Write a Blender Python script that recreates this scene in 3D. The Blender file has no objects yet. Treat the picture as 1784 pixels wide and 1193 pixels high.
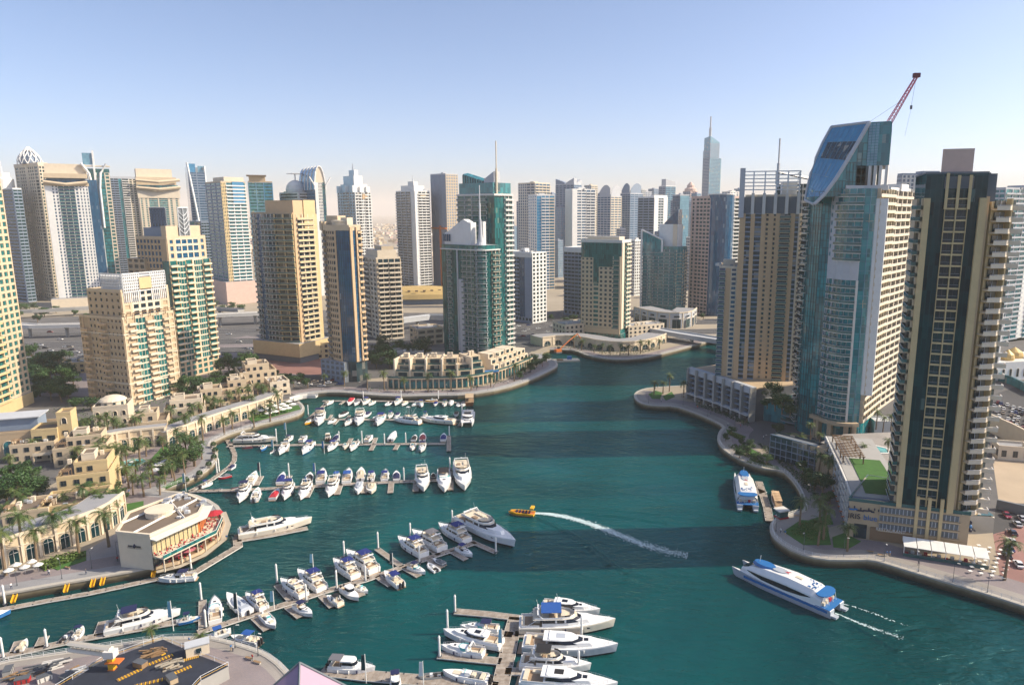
import bpy, math, random
from mathutils import Vector, Matrix
from mathutils.geometry import tessellate_polygon
sc = bpy.context.scene
col = sc.collection
R = math.radians
rnd = random.Random(7)
# ---------------------------------------------------------------- camera, sky, sun, exposure
F, PITCH, H, CX = 1217.0, R(10.6), 100.0, 975.0
CP, SP = math.cos(PITCH), math.sin(PITCH)
cam = bpy.data.objects.new('camera', bpy.data.cameras.new('camera')); col.objects.link(cam)
cam.data.sensor_width = 36; cam.data.lens = F/1784*36; cam.data.shift_x = -(CX-892)/1784
cam.data.clip_start = 1; cam.data.clip_end = 60000
cam.location = (0, 0, H); cam.rotation_euler = (R(90)-PITCH, 0, 0)
sc.camera = cam
SUN_EL, SUN_AZ = 37.0, 87.0        # azimuth clockwise from the view direction
w = bpy.data.worlds.new('World'); sc.world = w; w.use_nodes = True
nt = w.node_tree; bg = nt.nodes['Background']
sky = nt.nodes.new('ShaderNodeTexSky'); sky.sky_type = 'NISHITA'; sky.sun_disc = False
sky.sun_elevation = R(SUN_EL); sky.sun_rotation = R(SUN_AZ)
sky.air_density = 0.6; sky.dust_density = 1.6; sky.ozone_density = 2.2
nt.links.new(sky.outputs[0], bg.inputs[0]); bg.inputs[1].default_value = 0.13
sl = bpy.data.lights.new('sun', 'SUN'); sl.energy = 3.7; sl.angle = R(0.5); sl.color = (1.0, 0.87, 0.67)
sun = bpy.data.objects.new('sun', sl); col.objects.link(sun)
d = Vector((math.sin(R(SUN_AZ))*math.cos(R(SUN_EL)), math.cos(R(SUN_AZ))*math.cos(R(SUN_EL)), math.sin(R(SUN_EL))))
sun.rotation_euler = d.to_track_quat('Z', 'Y').to_euler(); sun.location = (300, -100, 400)
sc.view_settings.view_transform = 'Standard'; sc.view_settings.look = 'None'
sc.view_settings.gamma = 1; sc.view_settings.exposure = 0.82
cy = sc.cycles
cy.use_denoising = True; cy.max_bounces = 5; cy.diffuse_bounces = 2; cy.glossy_bounces = 3
cy.transmission_bounces = 2; cy.volume_bounces = 2; cy.transparent_max_bounces = 6
cy.caustics_reflective = False; cy.caustics_refractive = False; cy.sample_clamp_indirect = 6

# ---------------------------------------------------------------- pixel -> place
def gp(px, py, z=0.0):
    u, v = (px-CX)/F, (py-596.5)/F
    dy, dz = CP - v*SP, -SP - v*CP
    t = (z-H)/dz
    return (u*t, dy*t)
def dep(Y, z): return Y*CP + (H-z)*SP
def xat(px, Y, z): return (px-CX)/F*dep(Y, z)
def zat(Y, py):
    v = (py-596.5)/F
    return H + Y*(-SP-v*CP)/(CP-v*SP)
def wfor(X, Y, z, a, px):
    """length from (X,Y,z) along direction a that ends at picture column px"""
    k = (px-CX)/F
    den = math.cos(a) - k*math.sin(a)*CP
    return (k*dep(Y, z) - X)/den
# ---------------------------------------------------------------- materials
MATS = {}
def pmat(name, c, rough=.6, var=.12, scale=.6, bump=0, metal=0, spec=.5, coat=0):
    m = bpy.data.materials.new(name); m.use_nodes = True
    n = m.node_tree.nodes; l = m.node_tree.links; b = n['Principled BSDF']
    b.inputs['Roughness'].default_value = rough; b.inputs['Metallic'].default_value = metal
    b.inputs['Specular IOR Level'].default_value = spec; b.inputs['Coat Weight'].default_value = coat
    tc = n.new('ShaderNodeTexCoord')
    nz = n.new('ShaderNodeTexNoise'); nz.inputs['Scale'].default_value = scale; nz.inputs['Detail'].default_value = 6
    nz.inputs['Roughness'].default_value = .65
    l.new(tc.outputs['Object'], nz.inputs['Vector'])
    mx = n.new('ShaderNodeMix'); mx.data_type = 'RGBA'
    mx.inputs['A'].default_value = [x*(1-var*1.6) for x in c]+[1]; mx.inputs['B'].default_value = [min(1, x*(1+var*1.6)) for x in c]+[1]
    l.new(nz.outputs['Fac'], mx.inputs['Factor']); l.new(mx.outputs['Result'], b.inputs['Base Color'])
    if bump:
        bp = n.new('ShaderNodeBump'); bp.inputs['Strength'].default_value = bump; bp.inputs['Distance'].default_value = .05
        n2 = n.new('ShaderNodeTexNoise'); n2.inputs['Scale'].default_value = scale*9; n2.inputs['Detail'].default_value = 4
        l.new(tc.outputs['Object'], n2.inputs['Vector']); l.new(n2.outputs['Fac'], bp.inputs['Height']); l.new(bp.outputs[0], b.inputs['Normal'])
    MATS[name] = m; return m
def gmat(name, c, c2, cell=(2.1, 2.1, 3.45), rough=.06, metal=0.0, curtain=.12, cc=(.42, .38, .30), spec=.7):
    """glazing: each pane its own tint, some with drawn curtains behind"""
    m = bpy.data.materials.new(name); m.use_nodes = True
    n = m.node_tree.nodes; l = m.node_tree.links; b = n['Principled BSDF']
    b.inputs['Roughness'].default_value = rough; b.inputs['Metallic'].default_value = metal; b.inputs['Specular IOR Level'].default_value = spec
    tc = n.new('ShaderNodeTexCoord'); mu = n.new('ShaderNodeVectorMath'); mu.operation = 'DIVIDE'; mu.inputs[1].default_value = cell
    fl = n.new('ShaderNodeVectorMath'); fl.operation = 'FLOOR'; wn = n.new('ShaderNodeTexWhiteNoise')
    l.new(tc.outputs['Object'], mu.inputs[0]); l.new(mu.outputs[0], fl.inputs[0]); l.new(fl.outputs[0], wn.inputs['Vector'])
    mx = n.new('ShaderNodeMix'); mx.data_type = 'RGBA'; mx.inputs['A'].default_value = list(c)+[1]; mx.inputs['B'].default_value = list(c2)+[1]
    l.new(wn.outputs['Value'], mx.inputs['Factor'])
    gt = n.new('ShaderNodeMath'); gt.operation = 'GREATER_THAN'; gt.inputs[1].default_value = 1-curtain
    se = n.new('ShaderNodeSeparateColor'); l.new(wn.outputs['Color'], se.inputs[0]); l.new(se.outputs[1], gt.inputs[0])
    m2 = n.new('ShaderNodeMix'); m2.data_type = 'RGBA'; l.new(gt.outputs[0], m2.inputs['Factor']); l.new(mx.outputs['Result'], m2.inputs['A'])
    m2.inputs['B'].default_value = list(cc)+[1]; l.new(m2.outputs['Result'], b.inputs['Base Color'])
    bp = n.new('ShaderNodeBump'); bp.inputs['Strength'].default_value = .12; bp.inputs['Distance'].default_value = .3
    nz = n.new('ShaderNodeTexNoise'); nz.inputs['Scale'].default_value = .35; l.new(tc.outputs['Object'], nz.inputs['Vector'])
    l.new(nz.outputs['Fac'], bp.inputs['Height']); l.new(bp.outputs[0], b.inputs['Normal'])
    MATS[name] = m; return m
for a in [('cream', (.60, .48, .33)), ('palecream', (.70, .60, .46)), ('sand', (.50, .375, .24)), ('tan', (.60, .42, .25)), ('yellowsand', (.62, .47, .25)),
          ('white', (.78, .77, .74)), ('offwhite', (.66, .64, .60)), ('lightgrey', (.48, .50, .53)), ('bluegrey', (.22, .28, .37)), ('concrete', (.36, .35, .33)),
          ('darkgrey', (.09, .10, .115)), ('pink', (.62, .45, .38)), ('brown', (.24, .15, .085)), ('roofbrown', (.17, .13, .095)), ('roofgrey', (.30, .30, .31)),
          ('stone', (.42, .37, .29)), ('slate', (.15, .17, .19))]:
    pmat(a[0], a[1], .75, .10, .35, bump=.15)
gmat('g_teal', (.006, .11, .14), (.03, .27, .30), cell=(1.4, 1.4, 3.45), curtain=.025, cc=(.16, .26, .25)); gmat('g_green', (.004, .06, .065), (.025, .19, .185), cell=(1.4, 1.4, 3.45), curtain=.025, cc=(.18, .28, .22)); gmat('g_blue', (.008, .06, .14), (.02, .11, .21), cell=(1.4, 1.4, 3.45), curtain=.025, cc=(.18, .25, .32))
gmat('g_dark', (.006, .022, .035), (.025, .06, .075), curtain=.12, cc=(.28, .26, .22)); gmat('g_navy', (.002, .026, .036), (.006, .058, .068), cell=(1.35, 1.35, 3.45), curtain=.015, cc=(.08, .16, .16), spec=.35)
gmat('g_pale', (.10, .24, .34), (.16, .34, .44), curtain=.05); gmat('g_sky', (.03, .20, .38), (.05, .27, .46), curtain=0)
gmat('g_deep', (.003, .040, .050), (.008, .075, .085), curtain=.0)
gmat('g_rail', (.035, .10, .10), (.07, .15, .145), cell=(3, 3, 3.45), rough=.1, curtain=.05)
pmat('metal', (.55, .56, .58), .35, .05, 1, metal=.6); pmat('frame', (.52, .55, .56), .5, .05); pmat('darkmetal', (.06, .06, .07), .45, .1)
pmat('steelwhite', (.72, .73, .74), .4, .04); pmat('red', (.45, .03, .03), .5); pmat('yellow', (.75, .42, .02), .5); pmat('cranepink', (.55, .14, .22), .5)
pmat('wood', (.30, .19, .10), .6, .25, 2); pmat('gold', (.60, .42, .16), .45, .15, .1, metal=.15); pmat('orange', (.6, .16, .03), .6)
M = MATS
pmat('parasolpink', (.45, .13, .17), .8); pmat('parasolwhite', (.75, .74, .70), .8)
# ---------------------------------------------------------------- mesh builder
def rot2(x, y, a): c, s = math.cos(a), math.sin(a); return (x*c-y*s, x*s+y*c)
def offs(path, d, closed=False):
    n = len(path); out = []
    for i in range(n):
        nn = []
        for j in ((i-1, i), (i, i+1)):
            a, b = j
            if closed: a %= n; b %= n
            elif a < 0 or b >= n: continue
            dx, dy = path[b][0]-path[a][0], path[b][1]-path[a][1]; L = math.hypot(dx, dy) or 1e-6
            nn.append((dy/L, -dx/L))
        if len(nn) == 1: ox, oy = nn[0]
        else:
            ox, oy = nn[0][0]+nn[1][0], nn[0][1]+nn[1][1]; q = (ox*ox+oy*oy)/2 or 1e-3
            q = max(q, .5); ox, oy = ox/q, oy/q
        out.append((path[i][0]+ox*d, path[i][1]+oy*d))
    return out
def plen(p): return sum(math.dist(p[i], p[i+1]) for i in range(len(p)-1))
def sub(path, s0, s1):
    out = []; s = 0
    for i in range(len(path)-1):
        a, b = path[i], path[i+1]; L = math.dist(a, b)
        if s+L > s0-1e-6 and s < s1+1e-6 and L > 1e-9:
            t0 = max(0, (s0-s)/L); t1 = min(1, (s1-s)/L)
            if t1 > t0+1e-7:
                p0 = (a[0]+(b[0]-a[0])*t0, a[1]+(b[1]-a[1])*t0); p1 = (a[0]+(b[0]-a[0])*t1, a[1]+(b[1]-a[1])*t1)
                if not out: out.append(p0)
                out.append(p1)
        s += L
    return out
class MB:
    def __init__(s): s.v = []; s.f = []; s.m = []; s.mats = []; s.smooth = False
    def mi(s, m):
        if isinstance(m, str): m = M[m]
        if m not in s.mats: s.mats.append(m)
        return s.mats.index(m)
    def face(s, pts, m):
        k = len(s.v); s.v += [tuple(p) for p in pts]; s.f.append(tuple(range(k, k+len(pts)))); s.m.append(s.mi(m))
    def box(s, cx, cy, z0, sx, sy, sz, a=0, m='white'):
        k = len(s.v); c, q = math.cos(a), math.sin(a)
        for z in (z0, z0+sz):
            for x, y in ((-sx/2, -sy/2), (sx/2, -sy/2), (sx/2, sy/2), (-sx/2, sy/2)): s.v.append((cx+x*c-y*q, cy+x*q+y*c, z))
        i = s.mi(m)
        for f in ((3, 2, 1, 0), (4, 5, 6, 7), (0, 1, 5, 4), (1, 2, 6, 5), (2, 3, 7, 6), (3, 0, 4, 7)): s.f.append(tuple(k+j for j in f)); s.m.append(i)
    def prism(s, poly, z0, z1, m, top=None, poly2=None, bottom=True, notop=False):
        k = len(s.v); n = len(poly); p2 = poly2 or poly
        s.v += [(x, y, z0) for x, y in poly]
        s.v += [(p[0], p[1], p[2] if len(p) > 2 else z1) for p in p2]
        i = s.mi(m)
        for j in range(n): s.f.append((k+j, k+(j+1) % n, k+n+(j+1) % n, k+n+j)); s.m.append(i)
        tr = tessellate_polygon([[Vector((p[0], p[1], 0)) for p in poly]]) if n > 4 else None
        def cap(o, flip, mm):
            if tr:
                for t in tr:
                    a, b, c = [Vector(poly[q]+(0,)) if len(poly[q]) == 2 else Vector(poly[q]) for q in t]
                    up = ((b-a).cross(c-a)).z > 0
                    t = t if up != flip else t[::-1]
                    s.f.append(tuple(k+o+q for q in t)); s.m.append(mm)
            else:
                q = tuple(range(k+o, k+o+n)); s.f.append(q[::-1] if flip else q); s.m.append(mm)
        if not notop: cap(n, False, s.mi(top) if top else i)
        if bottom: cap(0, True, i)
    def band(s, path, d0, d1, z0, z1, m, closed=False):
        a, b = offs(path, d0, closed), offs(path, d1, closed); n = len(path); k = len(s.v); i = s.mi(m)
        for p, q in zip(a, b): s.v += [(p[0], p[1], z0), (q[0], q[1], z0), (q[0], q[1], z1), (p[0], p[1], z1)]
        for j in range(n if closed else n-1):
            e, g = k+4*j, k+4*((j+1) % n)
            for x in range(4): y = (x+1) % 4; s.f.append((e+x, g+x, g+y, e+y)); s.m.append(i)
        if not closed:
            s.f.append((k, k+1, k+2, k+3)); s.m.append(i); e = k+4*(n-1); s.f.append((e+3, e+2, e+1, e)); s.m.append(i)
    def tube(s, pts, r, m, n=6, r2=None):
        k = len(s.v); L = len(pts); i = s.mi(m)
        for j, p in enumerate(pts):
            p = Vector(p); a = Vector(pts[max(0, j-1)]); b = Vector(pts[min(L-1, j+1)]); d = (b-a).normalized()
            u = d.cross(Vector((0, 0, 1)) if abs(d.z) < .95 else Vector((1, 0, 0))).normalized(); v = d.cross(u)
            rr = r if r2 is None else r+(r2-r)*j/(L-1)
            for q in range(n): t = 2*math.pi*q/n; s.v.append(tuple(p+u*math.cos(t)*rr+v*math.sin(t)*rr))
        for j in range(L-1):
            for q in range(n): s.f.append((k+j*n+q, k+j*n+(q+1) % n, k+(j+1)*n+(q+1) % n, k+(j+1)*n+q)); s.m.append(i)
        s.f.append(tuple(range(k+n-1, k-1, -1))); s.m.append(i); s.f.append(tuple(range(k+(L-1)*n, k+L*n))); s.m.append(i)
    def lathe(s, cx, cy, prof, m, n=14, sy=1.0):
        k = len(s.v); i = s.mi(m); L = len(prof)
        for r, z in prof:
            for q in range(n): t = 2*math.pi*q/n; s.v.append((cx+r*math.cos(t), cy+r*sy*math.sin(t), z))
        for j in range(L-1):
            for q in range(n): s.f.append((k+j*n+q, k+j*n+(q+1) % n, k+(j+1)*n+(q+1) % n, k+(j+1)*n+q)); s.m.append(i)
        s.f.append(tuple(range(k+n-1, k-1, -1))); s.m.append(i); s.f.append(tuple(range(k+(L-1)*n, k+L*n))); s.m.append(i)
    def add(s, o, T=None):
        k = len(s.v)
        s.v += [tuple(T @ Vector(p)) for p in o.v] if T else o.v
        mp = [s.mi(m) for m in o.mats]
        s.f += [tuple(k+q for q in f) for f in o.f]; s.m += [mp[q] for q in o.m]
    def data(s, name):
        me = bpy.data.meshes.new(name); me.from_pydata(s.v, [], s.f)
        for m in s.mats: me.materials.append(m)
        me.polygons.foreach_set('material_index', s.m)
        if s.smooth: me.polygons.foreach_set('use_smooth', [True]*len(s.f))
        me.update(); return me
    def islands(s):
        out = []; p = list(range(len(s.v)))
        def find(a):
            while p[a] != a: p[a] = p[p[a]]; a = p[a]
            return a
        for f in s.f:
            for q in f[1:]: p[find(q)] = find(f[0])
        g = {}
        for f, m in zip(s.f, s.m): g.setdefault(find(f[0]), []).append((f, m))
        for fs in g.values():
            o = MB(); mp = {}
            for f, m in fs:
                for q in f:
                    if q not in mp: mp[q] = len(o.v); o.v.append(s.v[q])
                o.f.append(tuple(mp[q] for q in f)); o.m.append(o.mi(s.mats[m]))
            out.append(o)
        return out
    def build(s, name, parent=None, loc=None, rz=0):
        if name in ('seat', 'outboard_motor', 'louvre', 'pier', 'chimney', 'roof_unit', 'column', 'post', 'skylight', 'counter', 'fin', 'fender') and parent:
            for o in s.islands(): r = put(name, o.data(name), parent, loc, rz)
            return r
        return put(name, s.data(name), parent, loc, rz)
def put(name, me, parent=None, loc=None, rz=0):
    o = bpy.data.objects.new(name, me); col.objects.link(o)
    if parent: o.parent = parent
    if loc: o.location = loc
    if rz: o.rotation_euler.z = rz
    return o
def tag(o, label, cat, group=None, kind=None):
    if label: o['label'] = label
    if cat: o['category'] = cat
    if group: o['group'] = group
    if kind: o['kind'] = kind
    return o
def empty(name, loc, rz=0):
    o = bpy.data.objects.new(name, None); col.objects.link(o); o.location = loc; o.rotation_euler.z = rz; o.empty_display_size = 1; return o
def thing(name, label, cat, loc=(0, 0, 0), rz=0, group=None): return tag(empty(name, loc, rz), label, cat, group)
def struct(name, mb): return tag(mb.build(name), None, None, None, 'structure')
KIDS = {}
def copy_thing(root, loc, rz=0, label=None, scale=None, group=None):
    if root not in KIDS: KIDS[root] = [(c, list(c.children)) for c in root.children]
    r = root.copy(); col.objects.link(r); r.location = loc; r.rotation_euler = (0, 0, rz)
    if scale: r.scale = (scale, scale, scale) if not isinstance(scale, tuple) else scale
    if label: r['label'] = label
    if group: r['group'] = group
    for c, gs in KIDS[root]:
        k = c.copy(); col.objects.link(k); k.parent = r
        for g in gs: q = g.copy(); col.objects.link(q); q.parent = k
    return r
# ================================================================ ground, water, quays
def P(s, z=2.5): return [gp(float(a.split(',')[0]), float(a.split(',')[1]), z) for a in s.split()]
def smooth(p, it=1):
    for _ in range(it):
        q = [p[0]]
        for a, b in zip(p, p[1:]): q += [(a[0]*.75+b[0]*.25, a[1]*.75+b[1]*.25), (a[0]*.25+b[0]*.75, a[1]*.25+b[1]*.75)]
        p = q+[p[-1]]
    return p
QZ = 2.5
cA = P('-260,1085 0,1035 90,1019 200,1000 300,981 345,965 378,942 392,922 392,900 375,875 330,858 285,855 279,853 321,840 354,824 373,808 380,793 375,781 361,774 396,757 432,746 467,736 500,729 524,721 531,712 526,703 512,695')
cB = P('516,690 560,683 600,683 650,688 700,690 750,689 813,688 876,678 927,661 964,643 973,636 967,628 950,622 945,616')
cC = P('958,609 977,609 1002,610 1025,620 1063,626 1101,626 1139,621 1176,611 1214,601 1234,594.6')
cA, cB, cC = smooth(cA), smooth(cB), smooth(cC)
e = cC[-1]
canal_far = [(e[0]+14, e[1]+26), (e[0]+16, e[1]+58), (e[0]+40, e[1]+82), (e[0]+110, e[1]+92), (e[0]+230, e[1]+60), (520, 480), (900, 520), (16000, 1400)]
land_left = [(-16000, -600), (-400, cA[0][1]-30)] + cA + cB + cC + canal_far + [(16000, 16000), (0, 24000), (-16000, 16000)]
cR = P('1250,655 1198,671 1165,673 1132,675 1112,680 1104,688 1109,698 1122,704 1144,707 1175,707 1205,717 1235,729 1262,743 1254,750 1250,762 1252,772 1265,787 1295,803 1325,815 1364,820 1377,832 1391,850 1400,871 1403,888 1386,892 1350,904 1342,914 1343,929 1356,944 1386,962 1431,974 1484,975 1518,974 1555,985 1617,1004 1679,1022 1741,1041 1784,1055 1850,1078')
cR = smooth(cR)
canal_near = [(16000, 900), (900, 440), (520, 420), (e[0]+200, e[1]+2), (e[0]+110, e[1]+34), (e[0]+72, e[1]+30), (e[0]+52, e[1]+2)]
land_right = canal_near + cR + [(260, 60), (260, -400), (16000, -600)]
cD = P('-120,1190 0,1152 66,1142 150,1130 220,1119 287,1110 320,1109 364,1109 397,1116 430,1125 463,1136 496,1160 525,1200 540,1260')
cD = smooth(cD)
land_near = [(-300, 30)] + cD + [(-60, 40), (-60, -60), (-300, -60)]

pm = pmat('groundsoil', (.34, .29, .22), .9, .18, .02)
# quay wall: tidemark and stone courses
def quay_mat():
    m = bpy.data.materials.new('quay_stone'); m.use_nodes = True; n = m.node_tree.nodes; l = m.node_tree.links; b = n['Principled BSDF']
    b.inputs['Roughness'].default_value = .8
    g = n.new('ShaderNodeNewGeometry'); s = n.new('ShaderNodeSeparateXYZ'); l.new(g.outputs['Position'], s.inputs[0])
    nz = n.new('ShaderNodeTexNoise'); nz.inputs['Scale'].default_value = .5; nz.inputs['Detail'].default_value = 5; l.new(g.outputs['Position'], nz.inputs['Vector'])
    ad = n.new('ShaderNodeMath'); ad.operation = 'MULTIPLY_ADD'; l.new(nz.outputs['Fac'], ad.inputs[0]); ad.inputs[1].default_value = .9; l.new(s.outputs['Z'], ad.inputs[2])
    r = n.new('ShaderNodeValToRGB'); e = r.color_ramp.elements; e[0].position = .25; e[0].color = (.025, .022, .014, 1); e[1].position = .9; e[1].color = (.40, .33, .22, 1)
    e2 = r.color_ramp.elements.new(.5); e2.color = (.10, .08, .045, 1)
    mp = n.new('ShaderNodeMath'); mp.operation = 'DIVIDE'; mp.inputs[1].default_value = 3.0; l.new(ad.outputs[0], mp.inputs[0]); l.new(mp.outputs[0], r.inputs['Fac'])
    l.new(r.outputs['Color'], b.inputs['Base Color']); M['quay'] = m
quay_mat()
g = MB()
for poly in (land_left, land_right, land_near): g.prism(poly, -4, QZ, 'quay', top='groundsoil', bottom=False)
struct('ground', g)
def water_mat():
    m = bpy.data.materials.new('sea_water'); m.use_nodes = True; n = m.node_tree.nodes; l = m.node_tree.links; n.remove(n['Principled BSDF'])
    df = n.new('ShaderNodeBsdfDiffuse'); gl = n.new('ShaderNodeBsdfAnisotropic'); gl.inputs['Roughness'].default_value = .12; gl.inputs['Color'].default_value = (.50, .97, .95, 1); fr = n.new('ShaderNodeFresnel'); fr.inputs['IOR'].default_value = 1.33; ms = n.new('ShaderNodeMixShader')
    g = n.new('ShaderNodeNewGeometry')
    nz = n.new('ShaderNodeTexNoise'); nz.inputs['Scale'].default_value = .010; nz.inputs['Detail'].default_value = 4; nz.inputs['Distortion'].default_value = .8; l.new(g.outputs['Position'], nz.inputs['Vector'])
    r = n.new('ShaderNodeValToRGB'); e = r.color_ramp.elements
    e[0].position = .35; e[0].color = (.0005, .034, .040, 1); e[1].position = .68; e[1].color = (.001, .080, .080, 1)
    l.new(nz.outputs['Fac'], r.inputs['Fac']); l.new(r.outputs['Color'], df.inputs['Color'])
    mp = n.new('ShaderNodeMapping'); mp.inputs['Rotation'].default_value = (0, 0, R(22)); mp.inputs['Scale'].default_value = (1, 2.2, 1); l.new(g.outputs['Position'], mp.inputs['Vector'])
    w1 = n.new('ShaderNodeTexNoise'); w1.inputs['Scale'].default_value = .24; w1.inputs['Detail'].default_value = 5; w1.inputs['Roughness'].default_value = .6; w1.inputs['Distortion'].default_value = .9; l.new(mp.outputs[0], w1.inputs['Vector'])
    w3 = n.new('ShaderNodeTexNoise'); w3.inputs['Scale'].default_value = .07; w3.inputs['Detail'].default_value = 3; w3.inputs['Distortion'].default_value = 1.2; l.new(mp.outputs[0], w3.inputs['Vector'])
    w2 = n.new('ShaderNodeTexNoise'); w2.inputs['Scale'].default_value = .016; w2.inputs['Detail'].default_value = 3; l.new(g.outputs['Position'], w2.inputs['Vector'])
    mr = n.new('ShaderNodeMapRange'); mr.inputs['From Min'].default_value = .35; mr.inputs['From Max'].default_value = .65; mr.inputs['To Min'].default_value = .35; mr.inputs['To Max'].default_value = 1.25; l.new(w2.outputs['Fac'], mr.inputs['Value'])
    ad = n.new('ShaderNodeMath'); ad.operation = 'MULTIPLY_ADD'; ad.inputs[1].default_value = 2.2; l.new(w3.outputs['Fac'], ad.inputs[0]); l.new(w1.outputs['Fac'], ad.inputs[2])
    mu = n.new('ShaderNodeMath'); mu.operation = 'MULTIPLY'; l.new(ad.outputs[0], mu.inputs[0]); l.new(mr.outputs[0], mu.inputs[1])
    bp = n.new('ShaderNodeBump'); bp.inputs['Strength'].default_value = .62; bp.inputs['Distance'].default_value = .9; l.new(mu.outputs[0], bp.inputs['Height'])
    for q in (df, gl, fr): l.new(bp.outputs[0], q.inputs['Normal'])
    l.new(fr.outputs[0], ms.inputs[0]); l.new(df.outputs[0], ms.inputs[1]); l.new(gl.outputs[0], ms.inputs[2]); l.new(ms.outputs[0], n['Material Output'].inputs['Surface']); M['water'] = m
water_mat()
wt = MB(); wt.face([(-900, -300, 0), (15900, -700, 0), (15900, 1500, 0), (-900, 1500, 0)], 'water'); struct('water', wt)
# --- paved promenades as thin sheets, one step above the ground
def brick_mat(name, c1, c2, sc_=1.2):
    m = bpy.data.materials.new(name); m.use_nodes = True; n = m.node_tree.nodes; l = m.node_tree.links; b = n['Principled BSDF']; b.inputs['Roughness'].default_value = .75
    g = n.new('ShaderNodeNewGeometry'); bt = n.new('ShaderNodeTexBrick'); bt.inputs['Scale'].default_value = sc_; bt.inputs['Color1'].default_value = list(c1)+[1]; bt.inputs['Color2'].default_value = list(c2)+[1]
    bt.inputs['Mortar'].default_value = [x*.6 for x in c1]+[1]; bt.inputs['Mortar Size'].default_value = .01; l.new(g.outputs['Position'], bt.inputs['Vector'])
    nz = n.new('ShaderNodeTexNoise'); nz.inputs['Scale'].default_value = .11; nz.inputs['Detail'].default_value = 6; l.new(g.outputs['Position'], nz.inputs['Vector'])
    r = n.new('ShaderNodeMapRange'); r.inputs['To Min'].default_value = .6; r.inputs['To Max'].default_value = 1.35; l.new(nz.outputs['Fac'], r.inputs['Value'])
    mx = n.new('ShaderNodeMix'); mx.data_type = 'RGBA'; mx.blend_type = 'MULTIPLY'; mx.inputs['Factor'].default_value = 1
    l.new(bt.outputs['Color'], mx.inputs['A']); l.new(r.outputs[0], mx.inputs['B']); l.new(mx.outputs['Result'], b.inputs['Base Color']); M[name] = m
brick_mat('pave_mauve', (.23, .20, .21), (.27, .225, .22)); brick_mat('pave_sand', (.33, .30, .27), (.30, .275, .25)); brick_mat('pave_red', (.30, .15, .13), (.26, .14, .12)); brick_mat('pave_grey', (.30, .30, .31), (.27, .27, .28))
pmat('asphalt', (.062, .062, .066), .9, .2, .05); pmat('cityground', (.115, .112, .112), .95, .42, .035); pmat('kerbstone', (.44, .41, .36), .7, .12, .8, bump=.2); pmat('lawn', (.045, .13, .02), .95, .3, .5, bump=.6); pmat('sandlot', (.44, .35, .25), .95, .22, .03)
def strip(mb, path, d0, d1, z, m):
    a, b = offs(path, d0), offs(path, d1)
    for i in range(len(path)-1):
        q = [(*a[i], z), (*b[i], z), (*b[i+1], z), (*a[i+1], z)]
        n = (Vector(q[1])-Vector(q[0])).cross(Vector(q[2])-Vector(q[0]))
        mb.face(q if n.z > 0 else q[::-1], m)
prom = MB()
for path, wd in ((cA, 12), (cB, 12), (cC, 9), (cR[8:], 13), (cD[::-1], 7)):
    strip(prom, path, -wd*.45, -1.1, QZ+.03, 'pave_sand' if path is not cA and path is not cB else 'pave_grey'); strip(prom, path, -wd, -wd*.45, QZ+.03, 'pave_mauve')
struct('promenade', prom)
kb = MB()
for path in (cA, cB, cC, cR, cD[::-1]): kb.band(path, -1.1, .25, QZ-.35, QZ+.14, 'kerbstone')
struct('kerb', kb)
def railing(name, path, label, h=1.05, step=2.2, m='metal'):
    mb = MB(); p = offs(path, -.5); L = plen(p); s = 0
    while s <= L:
        q = sub(p, s, s+.2); 
        if q: mb.box(q[0][0], q[0][1], QZ+.13, .07, .07, h, 0, m)
        s += step
    for z in (h, h*.66, h*.33): mb.tube([(x, y, QZ+.13+z) for x, y in p], .035, m, 4)
    return tag(mb.build(name), label, 'railing')
railing('promenade_railing', cR[30:], 'metal railing along the water edge of the right bank promenade', m='steelwhite')
railing('promenade_railing', cD[::-1], 'metal railing along the quay edge beside the tarpaulin covered building site', m='steelwhite')
railing('promenade_railing', cB, 'railing along the curved promenade in front of the terraced beige flats', m='steelwhite')
railing('promenade_railing', cC, 'railing along the quay below the beige and green tower by the bridge', m='steelwhite')
railing('promenade_railing', cA[24:], 'railing along the planted promenade in front of the low cream villas', m='steelwhite')
def sheet(mb, s, z, m):
    p = P(s, z) if isinstance(s, str) else s
    mb.prism(p, z-.03, z, m, bottom=False)
rd = MB()
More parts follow.
